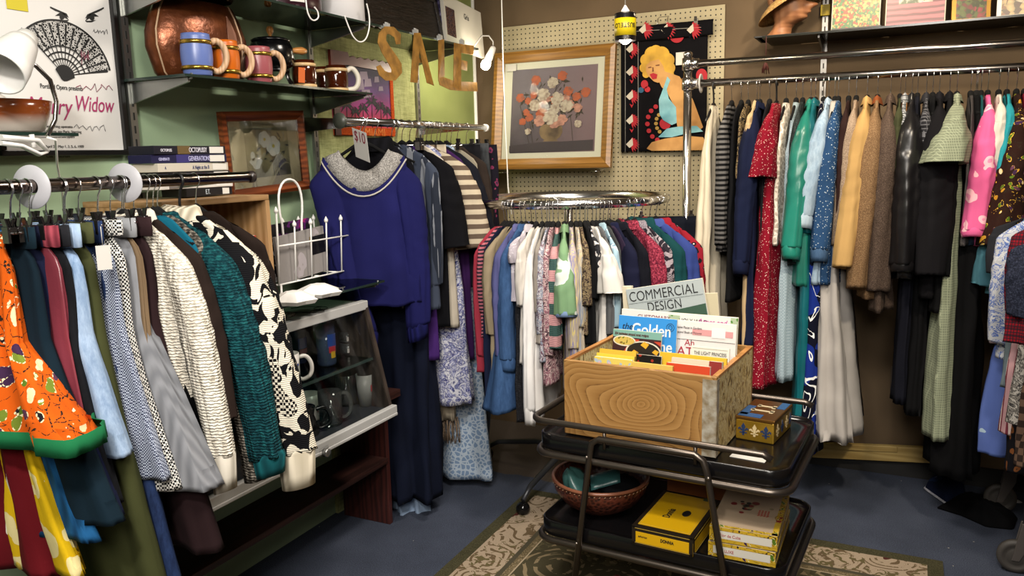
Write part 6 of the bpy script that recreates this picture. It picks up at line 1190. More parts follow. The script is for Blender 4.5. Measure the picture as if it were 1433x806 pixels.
    tag(MB().box((0, 0, 0), (.24, .2, .008)).box((0, 0, -.002), (.22, .18, .004)).build('black_tray', BLACK, None, (p.x+.0, -.17, 2.1015), bevel=.002), 'thin black tray under the wooden display head', 'tray')
    hcol = NT('straw'); w1 = hcol.wave(hcol.coord(), 60, 'Z', 'BANDS', 1); n = hcol.noise(hcol.coord(), 120, 2); hcol.bump(n, .6, .003); hm = hcol.fin(hcol.ramp(n, [(.35, '8d6a3a'), (.65, 'c09a5e')]), .75)
    o = thing('straw_hat', 'straw sun hat with a dark red band on the wooden head', 'hat', (p.x+.035, -.17, 2.283), (0, -.45, -.1))
    MB().lathe([(.17, -.045), (.172, -.044), (.15, -.02), (.12, -.002), (.092, .004), (.09, .02), (.085, .07), (.07, .095), (.03, .105), (.001, .106)], 44, cap=False, sx=1.1).build('woven_straw', hm, o).modifiers.new('thick', 'SOLIDIFY').thickness = .004
    MB().lathe([(.094, .004), (.0945, .006), (.0935, .03), (.092, .03)], 44, cap=False, sx=1.1).build('hat_band', S('4a1a1c', .7), o)
    p = ay_(-.31, 1073, 58); o = thing('red_tassel', 'dark red tassel hanging from the shelf end below the head', 'tassel', (p.x, -.325, 2.09)); MB().tube([(0, .012, .006), (0, 0, .002), (0, 0, -.1)], .002, 5).build('cord', S('3c1512', .7), o); fm = MB(); r = random.Random(2)
    for k in range(22): a = r.uniform(0, 6.28); fm.tube([(0, 0, -.095), (.006*math.cos(a), .006*math.sin(a), -.115), (.016*math.cos(a), .016*math.sin(a), -.15+r.uniform(-.01, .01))], .0018, 4)
    fm.sphere((0, 0, -.098), .007, 8); fm.build('fringe', S('4a1a14', .7), o)
def rrect(w, d, r, n=6, z=0.0):
    out = []
    for cx, cy, a in ((w/2-r, d/2-r, 0), (-w/2+r, d/2-r, PI/2), (-w/2+r, -d/2+r, PI), (w/2-r, -d/2+r, 1.5*PI)):
        for i in range(n+1): q = a+PI/2*i/n; out.append((cx+r*math.cos(q), cy+r*math.sin(q), z))
    return out
CART = Vector((1.622, -1.625, 0)); CR = -.055; CW, CD = .80, .54; ZT, ZB = .672, .372
def cart():
    o = thing('bar_cart', 'two-tier black tray cart with bronze tube frame on the rug', 'cart', CART, (0, 0, CR)); bk = S('0c0b0c', .22); mb = None
    for z, nm in ((ZT, 'upper'), (ZB, 'lower')):
        mb = MB(); lo = []
        for s, dz in ((.9, -.043), (.99, -.043), (1.0, -.036), (1.0, .008), (.992, .012), (.984, .008), (.98, 0), (.9, 0)): lo.append([(x*(1 if s == 1 else 1)-(1-s)*.4*math.copysign(1, x), y-(1-s)*.4*math.copysign(1, y), z+dz) for x, y, _ in rrect(CW, CD, .06)])
        mb.loft(lo, True).build('tray', bk, o); MB().tube(rrect(CW+.012, CD+.012, .064, 6, z-.052), .0115, 10, True).build('tray_tube', BRONZE, o)
    for sy, y in ((-1, -CD/2-.02), (1, CD/2+.02)):
        pts = []
        top = [(-.185, .70), (.165, .70)]; zb = .055
        L = [(-.28, zb), (-.2, .672)]; Rr = [(.185, .672), (.29, zb)]
        p = [(-.275, zb), (-.196, .655), (-.189, .688), (-.165, .705), (.14, .705), (.165, .69), (.178, .655), (.285, zb)]
        MB().tube([(a, y, b) for a, b in p], .0105, 10).build('leg_hoop', BRONZE, o)
        for a in (p[0][0], p[-1][0]):
            c = MB().lathe([(.006, -.008), (.024, -.009), (.027, 0), (.024, .009), (.006, .008)], 22, (a, y, .038), 0, (PI/2, 0, 0)).box((a, y, .058), (.014, .024, .03)).build('caster', BLACK, o)
        for z, xs in ((ZT-.03, (-.203, .185)), (ZB-.03, (-.242, .237))):
            for x in xs: MB().lathe([(.001, -.003), (.005, -.002), (.005, .003), (.001, .004)], 10, (x, y+sy*.0105, z), 0, (PI/2, 0, 0)).build('rivet', S('8d857c', .3, .9), o)
    zr = ZT+.062; y0, y1, x0 = -CD/2-.012, CD/2+.0, -CW/2-.012; r = .05
    g = [(.36, y0, zr-.012), (.335, y0, zr), (.1, y0, zr), (x0+r, y0, zr)]+[(x0+r-r*math.sin(a), y0+r-r*math.cos(a), zr) for a in [i*PI/10 for i in range(1, 5)]]+[(x0, y0+r, zr), (x0, y1-r, zr)]+[(x0+r-r*math.cos(a), y1-r+r*math.sin(a), zr) for a in [i*PI/10 for i in range(1, 5)]]+[(x0+r, y1, zr), (.1, y1, zr), (.36, y1, zr), (.385, y1, zr-.01)]
    MB().tube(g, .0105, 10).build('gallery_rail', BRONZE, o)
    for x, y in ((-.15, y0), (.14, y0), (-.15, y1), (.14, y1)): MB().tube([(x, y, ZT), (x, y, zr)], .006, 8).build('gallery_post', BRONZE, o)
    # wooden crate of books
    t = NT('crate_wood'); v = t.coord((1, 1, 1)); nn = t.n('ShaderNodeTexNoise', Vector=v, Scale=4.2); nn.inputs['Detail'].default_value = 0
    dv = t.n('ShaderNodeMixRGB', Fac=.24); t.set(dv.inputs[1], t.coord((1, .01, 1.6), (-.18, -.16, -.38))); t.set(dv.inputs[2], nn.outputs[1])
    ring = t.wave(dv.outputs[0], 17, 'Y', 'RINGS', .6, 1.5, 'SAW'); n2 = t.noise(t.coord((.3, 1, 3)), 40, 3); kn = t.vor(t.coord((1, 0, 1)), 7.5)
    f = t.math('MULTIPLY_ADD', n2, .35, t.math('MULTIPLY', ring, .65)); c = t.ramp(f, [(.1, '543517'), (.26, '8a6231'), (.8, 'a07844')]); c = t.mix(t.math('LESS_THAN', kn, .05), c, lin('3a1f0d')); t.bump(f, .2, .001); fw = t.fin(c, .5)
    A = [az_(.925, *q) for q in ((791, 503), (1005, 530), (1047, 481), (880, 464))]; cc = (A[0]+A[1])/2; ang = math.atan2(A[1].y-A[0].y, A[1].x-A[0].x); ang = -.075; W, D, H = .505, .44, .25
    base = Vector((1.558, -1.618, ZT+.001)); o = thing('wooden_crate', 'worn pine crate full of books on the cart top', 'crate', base, (0, 0, ang)); th = .016
    MB().box((0, -D/2+th/2, H/2+.004), (W, th, H)).build('front_panel', fw, o, bevel=.002); MB().box((0, D/2-th/2, H/2+.004), (W, th, H)).build('back_panel', fw, o)
    p = NT('torn_paper'); n = p.noise(p.coord((1, 1, .6)), 24, 5, .65, 2.5); pm = p.fin(p.ramp(n, [(.38, '4f3616'), (.45, 'b89c5c'), (.55, 'd2c394'), (.62, '86642e')]), .6)
    for s in (-1, 1): MB().box((s*(W/2-th/2), 0, H/2+.004), (th, D-2*th, H)).box((s*(W/2-th/2), 0, H+.001), (th+.001, D-2*th, .008), None, 1).build('side_panel', [pm, WOOD('b07c44', '8a5828', 14, 'Y', .5)], o)
    MB().box((0, 0, .006), (W-2*th, D-2*th, .01)).build('bottom_panel', fw, o)
    tm = NT('old_tape'); n = tm.noise(tm.coord(), 40, 3); tm.bump(n, .8, .004); MB().box((W/2-.02, -D/2-.0006, H/2), (.044, .0012, H-.01)).box((W/2+.0006, -D/2+.012, H/2), (.0012, .03, H-.01)).build('corner_tape', tm.fin(tm.ramp(n, [(.35, '7a6a50'), (.65, 'a09a8c')]), .3), o)
    M3 = Matrix.Rotation(ang, 3, 'Z')
    # books standing in the crate: each placed in the crate's own axes
    def book(name, lab, cat, px0, px1, ptop, ly, cov, th=.012, lean=-.12, roll=0, hmax=.4, pages='d2cab6', txt=(), minh=.16):
        """px0..px1 the cover's pixel span, ptop its top row, ly the depth inside the crate"""
        hh0 = .24; lean = max(lean, -math.asin(max(.02, min(.9, (ly+D/2-th-.02)/hh0)))); wy = (base+M3 @ Vector((0, ly, 0))).y; a = ay_(wy, px0, ptop); b = ay_(wy, px1, ptop); w = (b-a).length; mid = (a+b)/2; zb = ZT+.015; h = (mid.z-zb)/math.cos(lean)
        if h > hmax: zb += h-hmax; h = hmax
        lim = base.x+(W/2-.019)*math.cos(ang)-abs(math.sin(roll))*h
        if mid.z < ZT+.33 and mid.x+w/2 > lim: w2 = lim-(mid.x-w/2); mid.x -= (w-w2)/2; w = w2
        o = thing(name, lab, cat, (mid.x-math.sin(roll)*h, wy+math.sin(lean)*h, zb), (lean, roll, ang), 'books in the wooden crate')
        MB().box((0, 0, h/2), (w, th, h)).build('cover', cov, o, bevel=.0008)
        if pages: MB().box((.0015, 0, h/2+.0006), (w-.002, th*.7, h)).build('pages', S(pages, .8), o)
        return o, w, h, -th/2-.0006
    ink = S('141414', .5); wht = S('d8d8d4', .5)
    gs = S('9ba3a3', .5)
    o, w, h, yf = book('hardback_book', 'grey and green hardback lettered COMMERCIAL DESIGN, tallest in the crate', 'book', 873, 984, 395, .13, gs, .014, -.05, -.2, .33)
    MB().add([(-w/2+.012, yf, h-.165), (w/2-.001, yf, h-.165), (w/2-.001, yf, h-.085), (-w/2+.05, yf, h-.105), (-w/2+.012, yf, h-.112)], [(0, 1, 2, 3, 4)], 0, False).build('green_panel', S('2e4a3a', .5), o)
    MB().box((0, yf, h-.053), (w*.97, .0008, .0012)).build('cover_rule', S('5a6060', .5), o)
    text('COMMERCIAL', .05, ink, o, (-w/2+.008, yf-.0004, h-.046), RX, 'cover_title', sx=.8, bold=-.0004); text('DESIGN', .046, ink, o, (-w/2+.07, yf-.0004, h-.088), RX, 'cover_title', sx=.8, bold=-.0004)
    for x in (-.07, .055): MB().tube([(x, yf-.001, h-.17), (x+.003, yf-.001, h-.125)], .0012, 4).tube([(x+.001, yf-.001, h-.15), (x-.012, yf-.001, h-.13)], .001, 4).tube([(x+.001, yf-.001, h-.15), (x+.015, yf-.001, h-.128)], .001, 4).build('wheat_print', S('9aa49c', .5), o)
    book('old_booklet', 'aged cream booklet behind the right side of the grey hardback', 'booklet', 968, 1004, 410, .165, S('b3a98c', .7), .006, -.03, -.1, .3)
    book('cream_book', 'cream book edge showing left of the grey hardback', 'book', 871, 884, 400, .16, S('bfb59c', .7), .02, -.05, -.08, .32)
    o, w, h, yf = book('childrens_book', "white children's book with pink and green lettering across its top", 'book', 868, 1034, 438, .085, S('c9c9c2', .5), .008, -.1, 0, .3)
    text('HOLY WILD', .02, S('3b3b3b', .5), o, (.005, yf-.0004, h-.03), RX, 'cover_lettering', sx=.9); text('Agnes and', .026, S('b02a8a', .5), o, (w/2-.135, yf-.0004, h-.03), RX, 'cover_lettering', shear=.3, sx=.9); text('CUSTOMARY', .02, S('7a2a3a', .5), o, (-w/2+.06, yf-.0004, h-.028), RX, 'cover_lettering')
    [MB().box(c_, s_).build('foliage_print', F('floral', '9aa88a', '4f7a3a', 'c0c4a0', s=2), o) for c_, s_ in (((w/2-.012, yf, h-.02), (.024, .0008, .036)), ((-.012, yf, h-.02), (.04, .0008, .024)))]
    o, w, h, yf = book('atlas_booklet', 'white booklet with a pink band and the words An ATLAS', 'booklet', 944, 1031, 451, .045, S('cfc9c4', .5), .008, -.12, 0, .3)
    MB().box((.025, yf, h-.035), (w-.07, .0008, .02)).build('pink_band', S('c28a8a', .5), o); MB().box((.045, yf-.0006, h-.033), (.045, .0008, .032)).build('price_sticker', S('d6d3cf', .5), o)
    rd = S('9a2434', .5); text('An', .03, rd, o, (-w/2+.035, yf-.0004, h-.082), RX, 'cover_lettering'); text('ATLAS', .042, rd, o, (-w/2+.01, yf-.0004, h-.116), RX, 'cover_lettering', sx=1.05); text('of the', .028, rd, o, (-w/2+.025, yf-.0004, h-.142), RX, 'cover_lettering')
    MB().box((0, yf, h-.062), (w*.98, .0008, .0014)).box((-.045, yf, h-.07), (.003, .0008, .016)).build('cover_rules', S('4a4a48', .5), o); text('Home Places in Gardens', .011, ink, o, (-w/2+.004, yf-.0004, h-.026), RX, 'cover_lettering', sx=.8); text('Second Book of Pictures', .011, ink, o, (-w/2+.004, yf-.0004, h-.042), RX, 'cover_lettering', sx=.8)
    o, w, h, yf = book('blue_magazine', 'bright blue magazine with white Golden lettering', 'magazine', 865, 948, 444, .005, S('2d82c4', .45), .007, -.12, 0, .3)
    text('the', .03, ink, o, (-w/2+.012, yf-.0004, h-.045), RX, 'masthead', shear=.25); text('Golden', .054, wht, o, (-w/2+.048, yf-.0004, h-.06), RX, 'masthead', sx=.86, bold=.0006); text('magazine', .054, wht, o, (w/2-.012, yf-.0004, h-.112), RX, 'masthead', sx=.86, bold=.0006, align='RIGHT'); text('for boys and girls', .022, ink, o, (w/2-.02, yf-.0004, h-.138), RX, 'masthead', shear=.2, align='RIGHT')
    MB().tube([(w/2-.022+.013*math.cos(a), yf-.0003, h-.028+.013*math.sin(a)) for a in [k*PI/10 for k in range(20)]], .0008, 4, True).tube([(w/2-.022+.006*math.cos(a), yf-.0003, h-.028+.008*math.sin(a)) for a in [k*PI/6 for k in range(12)]], .0008, 4, True).build('round_seal', S('12304a', .5), o)
    o, w, h, yf = book('cookbook', 'small teal cookbook with a dark dish of yellow squares', 'book', 857, 926, 463, -.045, S('6f9a8e', .5), .007, -.12, 0, .3)
    text('354 intriguing ground meat recipes', .0125, S('4a1f1a', .5), o, (-w/2+.006, yf-.0004, h-.017), RX, 'cover_lettering', sx=.68, bold=.0004)
    def dsc(mb, x, z, rx, rz, d): mb.poly([(x+rx*math.cos(a), yf-d, z+rz*math.sin(a)) for a in [k*PI/12 for k in range(24)]], (0, -.0003, 0))
    q = MB(); q.poly([(-w/2, yf, h-.105), (w/2, yf, h-.105), (w/2, yf, h-.024), (-w/2, yf, h-.024)], (0, -.0003, 0)); q.build('maroon_ground', S('2f0f12', .5), o)
    q = MB(); q.poly([(-.055, yf-.0006, h-.09), (-.035, yf-.0006, h-.1), (.01, yf-.0006, h-.028), (-.018, yf-.0006, h-.028)], (0, -.0003, 0)); q.poly([(.06, yf-.0006, h-.03), (w/2, yf-.0006, h-.03), (w/2, yf-.0006, h-.045)], (0, -.0003, 0)); q.build('red_cloth_print', S('b03a22', .5), o)
    q = MB(); dsc(q, -w/2+.042, h-.036, .04, .018, .001); q.poly([(.025+.062*math.cos(a), yf-.001, h-.068+.036*math.sin(a)) for a in [k*PI/12 for k in range(24)]], (0, -.0003, 0)); dsc(q, -w/2+.012, h-.088, .01, .012, .001); dsc(q, -w/2+.034, h-.088, .01, .012, .001); q.build('white_dishes_print', S('c9c4b0', .5), o)
    q = MB(); dsc(q, -w/2+.042, h-.036, .036, .014, .0014); q.build('noodles_print', F('floral', 'b8a050', '5a6a2a', '8a3a1c', s=5), o); q = MB(); dsc(q, .025, h-.068, .057, .032, .0014); q.build('stew_print', S('1d1812', .4), o)
    q = MB()
    for x, z, s in ((.03, -.045, .015), (-.005, -.075, .015), (.068, -.066, .012)): q.poly([(x-s, yf-.002, h+z), (x-.002, yf-.002, h+z+s*.8), (x+s, yf-.002, h+z+.004), (x+.004, yf-.002, h+z-s*.8)], (0, -.0003, 0))
    q.build('yellow_squares_print', S('d29a22', .5), o)
    o, w, h, yf = book('slim_book', 'slim white book lettered THE LIGHT PRINCESS', 'book', 966, 1024, 486, -.04, S('cfccc0', .5), .006, -.14, 0, .3); text('THE LIGHT PRINCESS', .0155, ink, o, (-w/2+.01, yf-.0004, h-.026), RX, 'cover_lettering', sx=.72)
    MB().box((0, yf, h-.006), (w*.92, .0006, .001)).box((0, yf, h-.036), (w*.92, .0006, .001)).build('cover_frame', S('8a8578', .5), o)
    book('yellow_book', 'wide yellow book standing in front of the slim white book', 'book', 922, 1024, 497, -.075, S('c9a220', .5), .01, -.16, 0, .3, None)
    book('mustard_book', 'mustard yellow book at the left front of the crate', 'book', 838, 890, 490, -.085, S('c29a24', .5), .02, -.3, 0, .3, None); book('dark_yellow_book', 'yellow-covered book with black edge at the crate front', 'book', 833, 887, 496, -.12, S('d0ac2c', .5), .01, -.35, 0, .3, '8a7a4a')
    book('floral_paperback', 'small paperback with pale mixed cover nearest the crate front edge', 'book', 831, 885, 501, -.155, F('floral', 'c9b456', '9aa8b0', 'c2a0a8', s=2, rough=.5), .012, -.3, 0, .3)
    book('black_photo_book', 'black book with a small red dot behind the crate front', 'book', 886, 925, 497, -.095, F('dots', '15130f', '8a2a1c', s=.5, rough=.5), .008, -.2, 0, .3)
    book('pale_yellow_book', 'long pale yellow book along the crate front', 'book', 884, 942, 509, -.165, S('c9a850', .5), .012, -.3, 0, .3, None)
    book('orange_book', 'orange-red book lying at the crate front right', 'book', 932, 994, 510, -.14, S('b83a14', .45), .02, -.4, 0, .3, 'c9bfa8'); book('cream_thick_book', 'thick cream-paged book behind the orange-red book', 'book', 938, 1006, 503, -.11, S('b8a890', .5), .016, -.3, 0, .3); book('maroon_book', 'maroon spined book at the right front of the crate', 'book', 992, 1010, 506, -.13, S('7a1c14', .45), .022, -.3, 0, .3)
    # tin, card
    P = az_(ZT+.075, 1030, 588); Q = az_(ZT+.075, 1085, 598); Rr = az_(ZT+.075, 1107, 562); w = (Q-P).length; d = (Rr-Q).length; a = math.atan2(Q.y-P.y, Q.x-P.x); m = (P+Rr)/2
    w, d = .122, .2; o = thing('decorated_tin', 'gold tin with blue bands and dark fleur ornaments on the cart', 'tin', (m.x, m.y, ZT+.001), (0, 0, a*.5-.05)); g = S('a8842a', .28, .7)
    MB().box((0, 0, .034), (w, d, .068)).build('tin_body', g, o, bevel=.004); MB().box((0, 0, .072), (w+.004, d+.004, .012)).build('lid', S('6d4a1c', .3, .7), o, bevel=.003)
    [MB().box(c_, s_).build('blue_band', S('2f5a8a', .35, .3), o) for c_, s_ in (((-.02, -d/2+.022, .0786), (w*.6, .036, .001)), ((-w/2+.016, -.03, .0786), (.026, .1, .001)), ((w/2-.016, .06, .0786), (.026, .07, .001)))]
    cr = MB()
    for y, s in ((-.02, 1), (.03, .8)): cr.box((0, y, .0792), (.075*s, .012, .001)).box((.03*s, y, .0792), (.012, .03, .001)).box((-.03*s, y, .0792), (.01, .022, .001))
    cr.build('cream_ornament', S('b8a888', .4), o)
    def fleur(mb, x, y, z, s, ax):
        g2 = (lambda u, v: (x+u*s, y, z+v*s)) if ax == 'y' else (lambda u, v: (x, y+u*s, z+v*s)); off = (0, -.0008, 0) if ax == 'y' else (.0008, 0, 0)
        for pts in ([(-.1, -.5), (.1, -.5), (.12, .1), (.2, .35), (0, .7), (-.2, .35), (-.12, .1)], [(.1, .0), (.3, .25), (.5, .15), (.45, -.05), (.35, .08), (.2, -.1)], [(-.1, .0), (-.3, .25), (-.5, .15), (-.45, -.05), (-.35, .08), (-.2, -.1)], [(-.35, -.3), (.35, -.3), (.35, -.2), (-.35, -.2)]): mb.poly([g2(u, v) for u, v in pts], off)
    dk_, cm_ = S('1c2f52', .4), S('c0ac80', .4); FL = lambda m, *a_: (lambda q_: (fleur(q_, *a_), q_.build('fleur_ornament', m, o)))(MB()); FL(dk_, -.036, -d/2-.0006, .033, .034, 'y'); FL(cm_, 0, -d/2-.0006, .033, .034, 'y'); FL(dk_, .036, -d/2-.0006, .033, .034, 'y')
    for k, y in enumerate((-.06, -.01, .04, .08)): FL((cm_, dk_)[k % 2], w/2+.0006, y, .033, .034, 'x')
    q = az_(ZT+.002, 1043, 640); tag(MB().box((0, 0, .0008), (.105, .05, .001)).build('price_card', S('c9c5bd', .6), None, (q.x+.01, q.y+.01, ZT+.0005), (0, 0, -.12)), 'white handwritten price card lying on the cart tray', 'card')
    # lower tray
    bc = az_(.47, 840, 672); o = thing('leather_bowl', 'big brown leather-look bowl on the lower tray', 'bowl', (bc.x+.0, bc.y, ZB+.001)); t = NT('tooled'); n = t.vor(t.coord(), 70); t.bump(n, .6, .004)
    MB().lathe([(.01, .001), (.075, .001), (.085, .006), (.13, .035), (.158, .075), (.167, .115), (.164, .118), (.158, .115), (.148, .078), (.12, .04), (.07, .014), (.01, .014)], 48).build('vessel', t.fin(t.ramp(n, [(.2, '2a1510'), (.6, '55291c')]), .35), o)
    MB().lathe([(.158, .112), (.1685, .11), (.1695, .117), (.165, .122), (.158, .119)], 48, cap=False).build('rolled_rim', S('7a4a34', .4), o); st = MB()
    for k in range(60): a = 2*PI*k/60; st.tube([((.1655)*math.cos(a), .1655*math.sin(a), .103), (.1672*math.cos(a+.03), .1672*math.sin(a+.03), .107)], .0016, 4)
    st.build('stitching', S('8a6a50', .6), o)
    tc = F('satin', '3f6a66', rough=.5); c = thing('teal_hat', 'folded teal cloth hat lying in the brown bowl', 'hat', (bc.x-.05, bc.y-.02, ZB+.05), (0, 0, .4)); lo = []
    for k in range(10):
        s = k/9; rr_ = .062*math.sin(PI*(.12+.83*s)); lo.append([(-.02+.02*s+rr_*.75*math.cos(a)+.012*nz(a, s*3, 1), rr_*1.15*math.sin(a), -.02+.135*s+.008*math.sin(3*a)) for a in [j*PI/12 for j in range(24)]])
    MB().loft(lo, True).build('crown', tc, c, None, (.25, -.5, 0)); lo = []
    for k in range(9): s = k/8; lo.append([(.02+.1*s, -.05+.1*j/8, .03+.03*math.sin(PI*j/8)+.03*s) for j in range(9)])
    MB().loft(lo, False, False).build('brim', F('satin', '35605f', rough=.5), c).modifiers.new('t', 'SOLIDIFY').thickness = .003
    c = thing('black_pouch', 'black fabric pouch inside the brown bowl', 'pouch', (bc.x+.065, bc.y+.02, ZB+.07)); lo = []
    for k in range(9): s = k/8; rr_ = .075*math.sin(PI*(.05+.9*s))**.6; lo.append([(rr_*math.cos(a)*(1+.1*nz(a*2, s*4, 3)), rr_*.9*math.sin(a), -.045+.09*s+.012*nz(math.cos(a)*3, math.sin(a)*3, s*3)) for a in [j*PI/14 for j in range(28)]])
    MB().loft(lo, True).build('pouch_body', F('plain', '0d0d10'), c)
    def boxat(cs, z, h):
        P = [az_(z, *q) for q in cs]; w = (P[1]-P[0]).length; d = (P[2]-P[1]).length; return (P[0]+P[2])/2, w, d, math.atan2(P[1].y-P[0].y, P[1].x-P[0].x)
    m, w, d, a = boxat([(886, 738), (972, 757), (1006, 698), (925, 684)], ZB+.062, .06); d = min(d, .3)
    o = thing('cigar_box', 'yellow cigar box with black borders on the lower tray', 'box', (m.x, m.y, ZB+.001), (0, 0, a)); yl = S('c79a0c', .35); bd = S('1c150e', .4)
    MB().box((0, 0, .022), (w, d, .044)).build('box_base', yl, o, bevel=.001); MB().box((0, 0, .053), (w+.001, d+.001, .018)).build('lid', bd, o, bevel=.001); MB().box((0, 0, .0626), (w-.028, d-.03, .001)).build('lid_panel', yl, o)
    b = MB()
    for z in (.004, .06): b.box((0, -d/2-.0012, z), (w, .001, .009)).box((w/2+.0012, 0, z), (.001, d, .009))
    for x in (-w/2+.006, w/2-.006): b.box((x, -d/2-.0012, .031), (.012, .001, .062))
    for y in (-d/2+.006, d/2-.006): b.box((w/2+.0012, y, .031), (.001, .012, .062))
    b.build('black_border', bd, o); g2 = MB()
    for z in (.0075, .0555): g2.box((0, -d/2-.002, z), (w-.02, .0006, .0014)).box((w/2+.002, 0, z), (.0006, d-.02, .0014))
    for s in (-1, 1): g2.box((s*(w/2-.018), 0, .0633), (.0014, d-.03, .0006)).box((0, s*(d/2-.02), .0633), (w-.03, .0014, .0006))
    g2.build('gold_lines', S('b0923a', .4), o)
    text('Donnia', .034, ink, o, (-.01, -.055, .0634), (0, 0, PI/2), 'lid_lettering', sx=.7, bold=.0006)
    MB().sphere((.03, .0, .0636), .02, 14, 0, (.7, 1.2, .02)).build('dark_emblem', ink, o); text('DONNIA', .014, ink, o, (-.005, -d/2-.0014, .026), RX, 'front_lettering', sx=.75, bold=.0004); text('señoritas', .009, ink, o, (-w/2+.02, -d/2-.0014, .027), RX, 'front_lettering', sx=.9); MB().box((w/2-.03, d/2-.02, .0634), (.04, .02, .0008)).build('green_seal', S('4a5a44', .5), o)
    m, w, d, a = boxat([(993, 738), (1088, 755), (1104, 690), (1022, 680)], ZB+.098, .09); d = min(d, .32)
    orn = F('batik', 'b8962a', '7a1c1c', 'd8cc9a', s=4.5, rough=.5)
    for k, (z, lab) in enumerate(((ZB+.001, 'lower of two stacked cream cigar boxes with ornate yellow trim'), (ZB+.0515, 'upper cream cigar box with a red and black coat of arms'))):
        o = thing('cigar_box', lab, 'box', (m.x-.0*k, m.y, z), (0, 0, a+.02*k), 'stacked cream cigar boxes'); MB().box((0, 0, .024), (w, d, .048)).build('box_base', S('b3a183', .5), o, bevel=.001)
        tr = MB()
        for zz in (.006, .042): tr.box((0, -d/2-.0006, zz), (w, .001, .01)).box((w/2+.0006, 0, zz), (.001, d, .01))
        tr.box((-w/2+.007, -d/2-.0006, .024), (.014, .001, .03)).box((w/2-.007, -d/2-.0006, .024), (.014, .001, .03)); tr.build('ornate_trim', orn, o)
        MB().box((0, -d/2-.0006, .024), (w-.03, .0008, .024)).build('white_label', S('c9c4b8', .5), o); text('DE LUXE' if k == 0 else 'Flor de Cuba', .013, S('9a3038', .5), o, (-w/2+.03, -d/2-.0014, .019), RX, 'label_lettering', sx=.9)
        if k:
            MB().box((0, 0, .0485), (w-.002, d-.002, .001)).build('lid_paper', S('b09a80', .6), o); e = MB(); e.box((w/2-.008, 0, .0493), (.016, d, .0008)).box((0, -d/2+.006, .0493), (w, .012, .0008)); e.build('ornate_lid_edge', orn, o)
            cm = MB(); r = random.Random(9)
            for i in range(26): x, y = r.gauss(-.01, .02), r.gauss(.02, .025); rr_ = r.uniform(.006, .013); cm.poly([(x+rr_*math.cos(q), y+rr_*math.sin(q), .0492+i*.00002) for q in [j*PI/5 for j in range(10)]], (0, 0, .0003), i % 3)
            cm.build('coat_of_arms', [S('7a1c1c', .5), S('14110f', .5), S('8a7a5a', .5)], o)
            for i in range(4): text('Vega Fina Rosada', .009, S('9a4a3a', .5), o, (.03+i*.009, -.045, .0495), (0, 0, PI/2), 'lid_lettering', sx=.7)
            MB().tube([(w/2-.008+.012*math.cos(q), -.04+.016*math.sin(q), .0497) for q in [j*PI/10 for j in range(20)]], .0016, 5, True).build('round_seal', S('8d6a1c', .5), o)
    P = az_(ZB+.09, 925, 672); Q = az_(ZB+.09, 1003, 690); o = thing('brown_carton', 'orange-brown carton behind the yellow cigar box', 'box', ((P.x+Q.x)/2+.02, -1.475, ZB+.001), (0, 0, CR)); MB().box((0, 0, .045), (.21, .15, .09)).build('carton_body', S('7a431c', .5), o, bevel=.002); MB().box((0, 0, .095), (.214, .154, .012)).build('lid', S('8a4f22', .5), o, bevel=.002)
    o = tag(MB().tube([(1.44, -1.72, .028), (1.44, -1.72, .12), (1.445, -1.74, .15), (1.47, -1.76, .155), (1.52, -1.78, .13), (1.6, -1.82, .06), (1.68, -1.86, .03)], .013, 10).build('red_tube', S('6d0f14', .35)), 'bent red tube on the rug beneath the cart', 'tube')
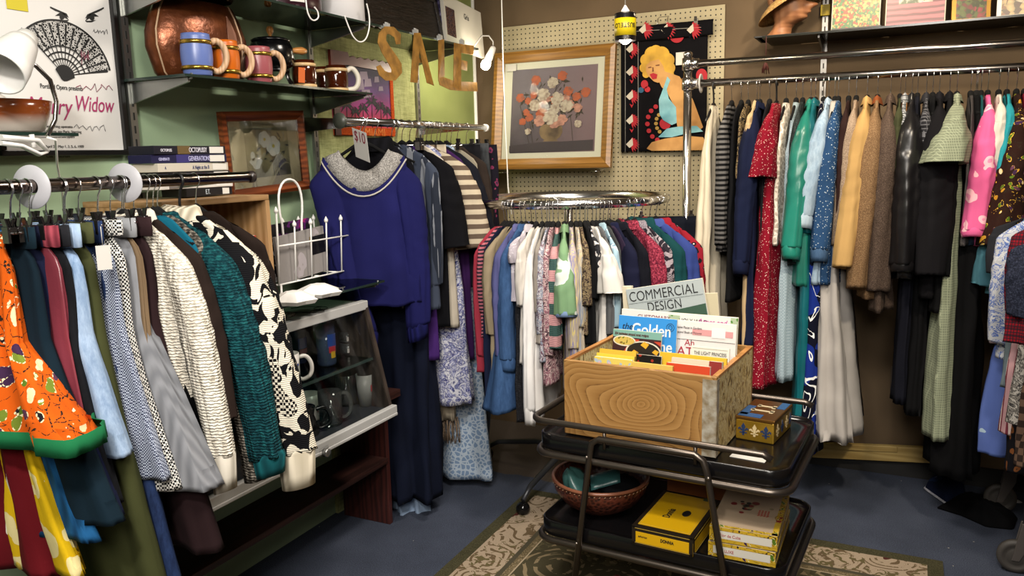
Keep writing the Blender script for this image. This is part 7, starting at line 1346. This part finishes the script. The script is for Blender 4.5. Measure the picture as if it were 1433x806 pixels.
# ------------------------------------------------------------------ lights and camera
def lights():
    def L(kind, loc, energy, col=(1, .86, .68), size=.1, rot=None, to=None, angle=None, blend=.5):
        d = bpy.data.lights.new('lamp_or_fill', kind); d.energy = energy; d.color = col; o = bpy.data.objects.new('lamp_or_fill', d); COL.objects.link(o); o.location = loc
        if kind == 'AREA': d.size = size; d.shape = 'DISK'
        else: d.shadow_soft_size = size
        if angle: d.spot_size = angle; d.spot_blend = blend
        if to is not None: o.rotation_euler = (Vector(to)-Vector(loc)).to_track_quat('-Z', 'Y').to_euler()
        return o
    L('AREA', (2.5, -5.2, 2.5), 55, (1, .94, .86), .9, to=(1.2, -1.2, .7)); L('AREA', (2.0, -3.4, 2.78), 60, (1, .93, .84), .7); L('AREA', (1.5, -1.7, 2.78), 36, (1, .9, .78), .5)  # the one behind the camera is added soft fill, not a ceiling lamp
    L('SPOT', (2.7, -2.3, 2.7), 150, (1, .86, .66), .06, to=(2.0, -.3, 1.6), angle=1.5, blend=.6)
    L('SPOT', (1.7, -4.3, 2.6), 150, (1, .95, .88), .1, to=(.5, -2.4, 1.2), angle=1.3, blend=.7)
    L('SPOT', (2.2, -3.2, 2.7), 90, (1, .95, .88), .08, to=(1.6, -1.7, .7), angle=.9, blend=.7)
    L('SPOT', (2.1, -1.1, 2.72), 60, (1, .82, .58), .05, to=(2.1, -.02, 1.95), angle=1.5, blend=.8); L('POINT', ay_(-.75, 875, 66), 7, (1, .84, .6), .04)
    L('SPOT', (1.2, -1.6, 2.7), 26, (1, .84, .6), .05, to=(1.0, 0, 1.6), angle=1.3, blend=.6)
    P = ax_(.3, 668, 104); L('POINT', (P.x+.02, P.y-.03, P.z), 6, (1, .9, .7), .035)
    w = bpy.data.worlds.new('world'); bpy.context.scene.world = w; w.use_nodes = True; w.node_tree.nodes['Background'].inputs[0].default_value = (.9, .95, 1, 1); w.node_tree.nodes['Background'].inputs[1].default_value = .05
    sc = bpy.context.scene; sc.view_settings.view_transform = 'Standard'; sc.view_settings.look = 'None'; sc.view_settings.gamma = 1; sc.view_settings.use_curve_mapping = False; sc.view_settings.exposure = 0.0
    cd = bpy.data.cameras.new('camera'); cd.sensor_fit = 'HORIZONTAL'; cd.sensor_width = 36; cd.lens = FPX/1433*36; cd.clip_start = .05; c = bpy.data.objects.new('camera', cd); COL.objects.link(c)
    c.matrix_world = Matrix.Translation(CAM) @ Matrix(((RT.x, UP.x, -FW.x), (RT.y, UP.y, -FW.y), (RT.z, UP.z, -FW.z))).to_4x4(); sc.camera = c
room(); rug(); shelving(); left_wall_items(); case_and_bench(); upper_left(); hardware(); back_wall_items(); cart()
right_rack(); left_rack(); side_rack(); round_rack(); edge_rack()
lights()
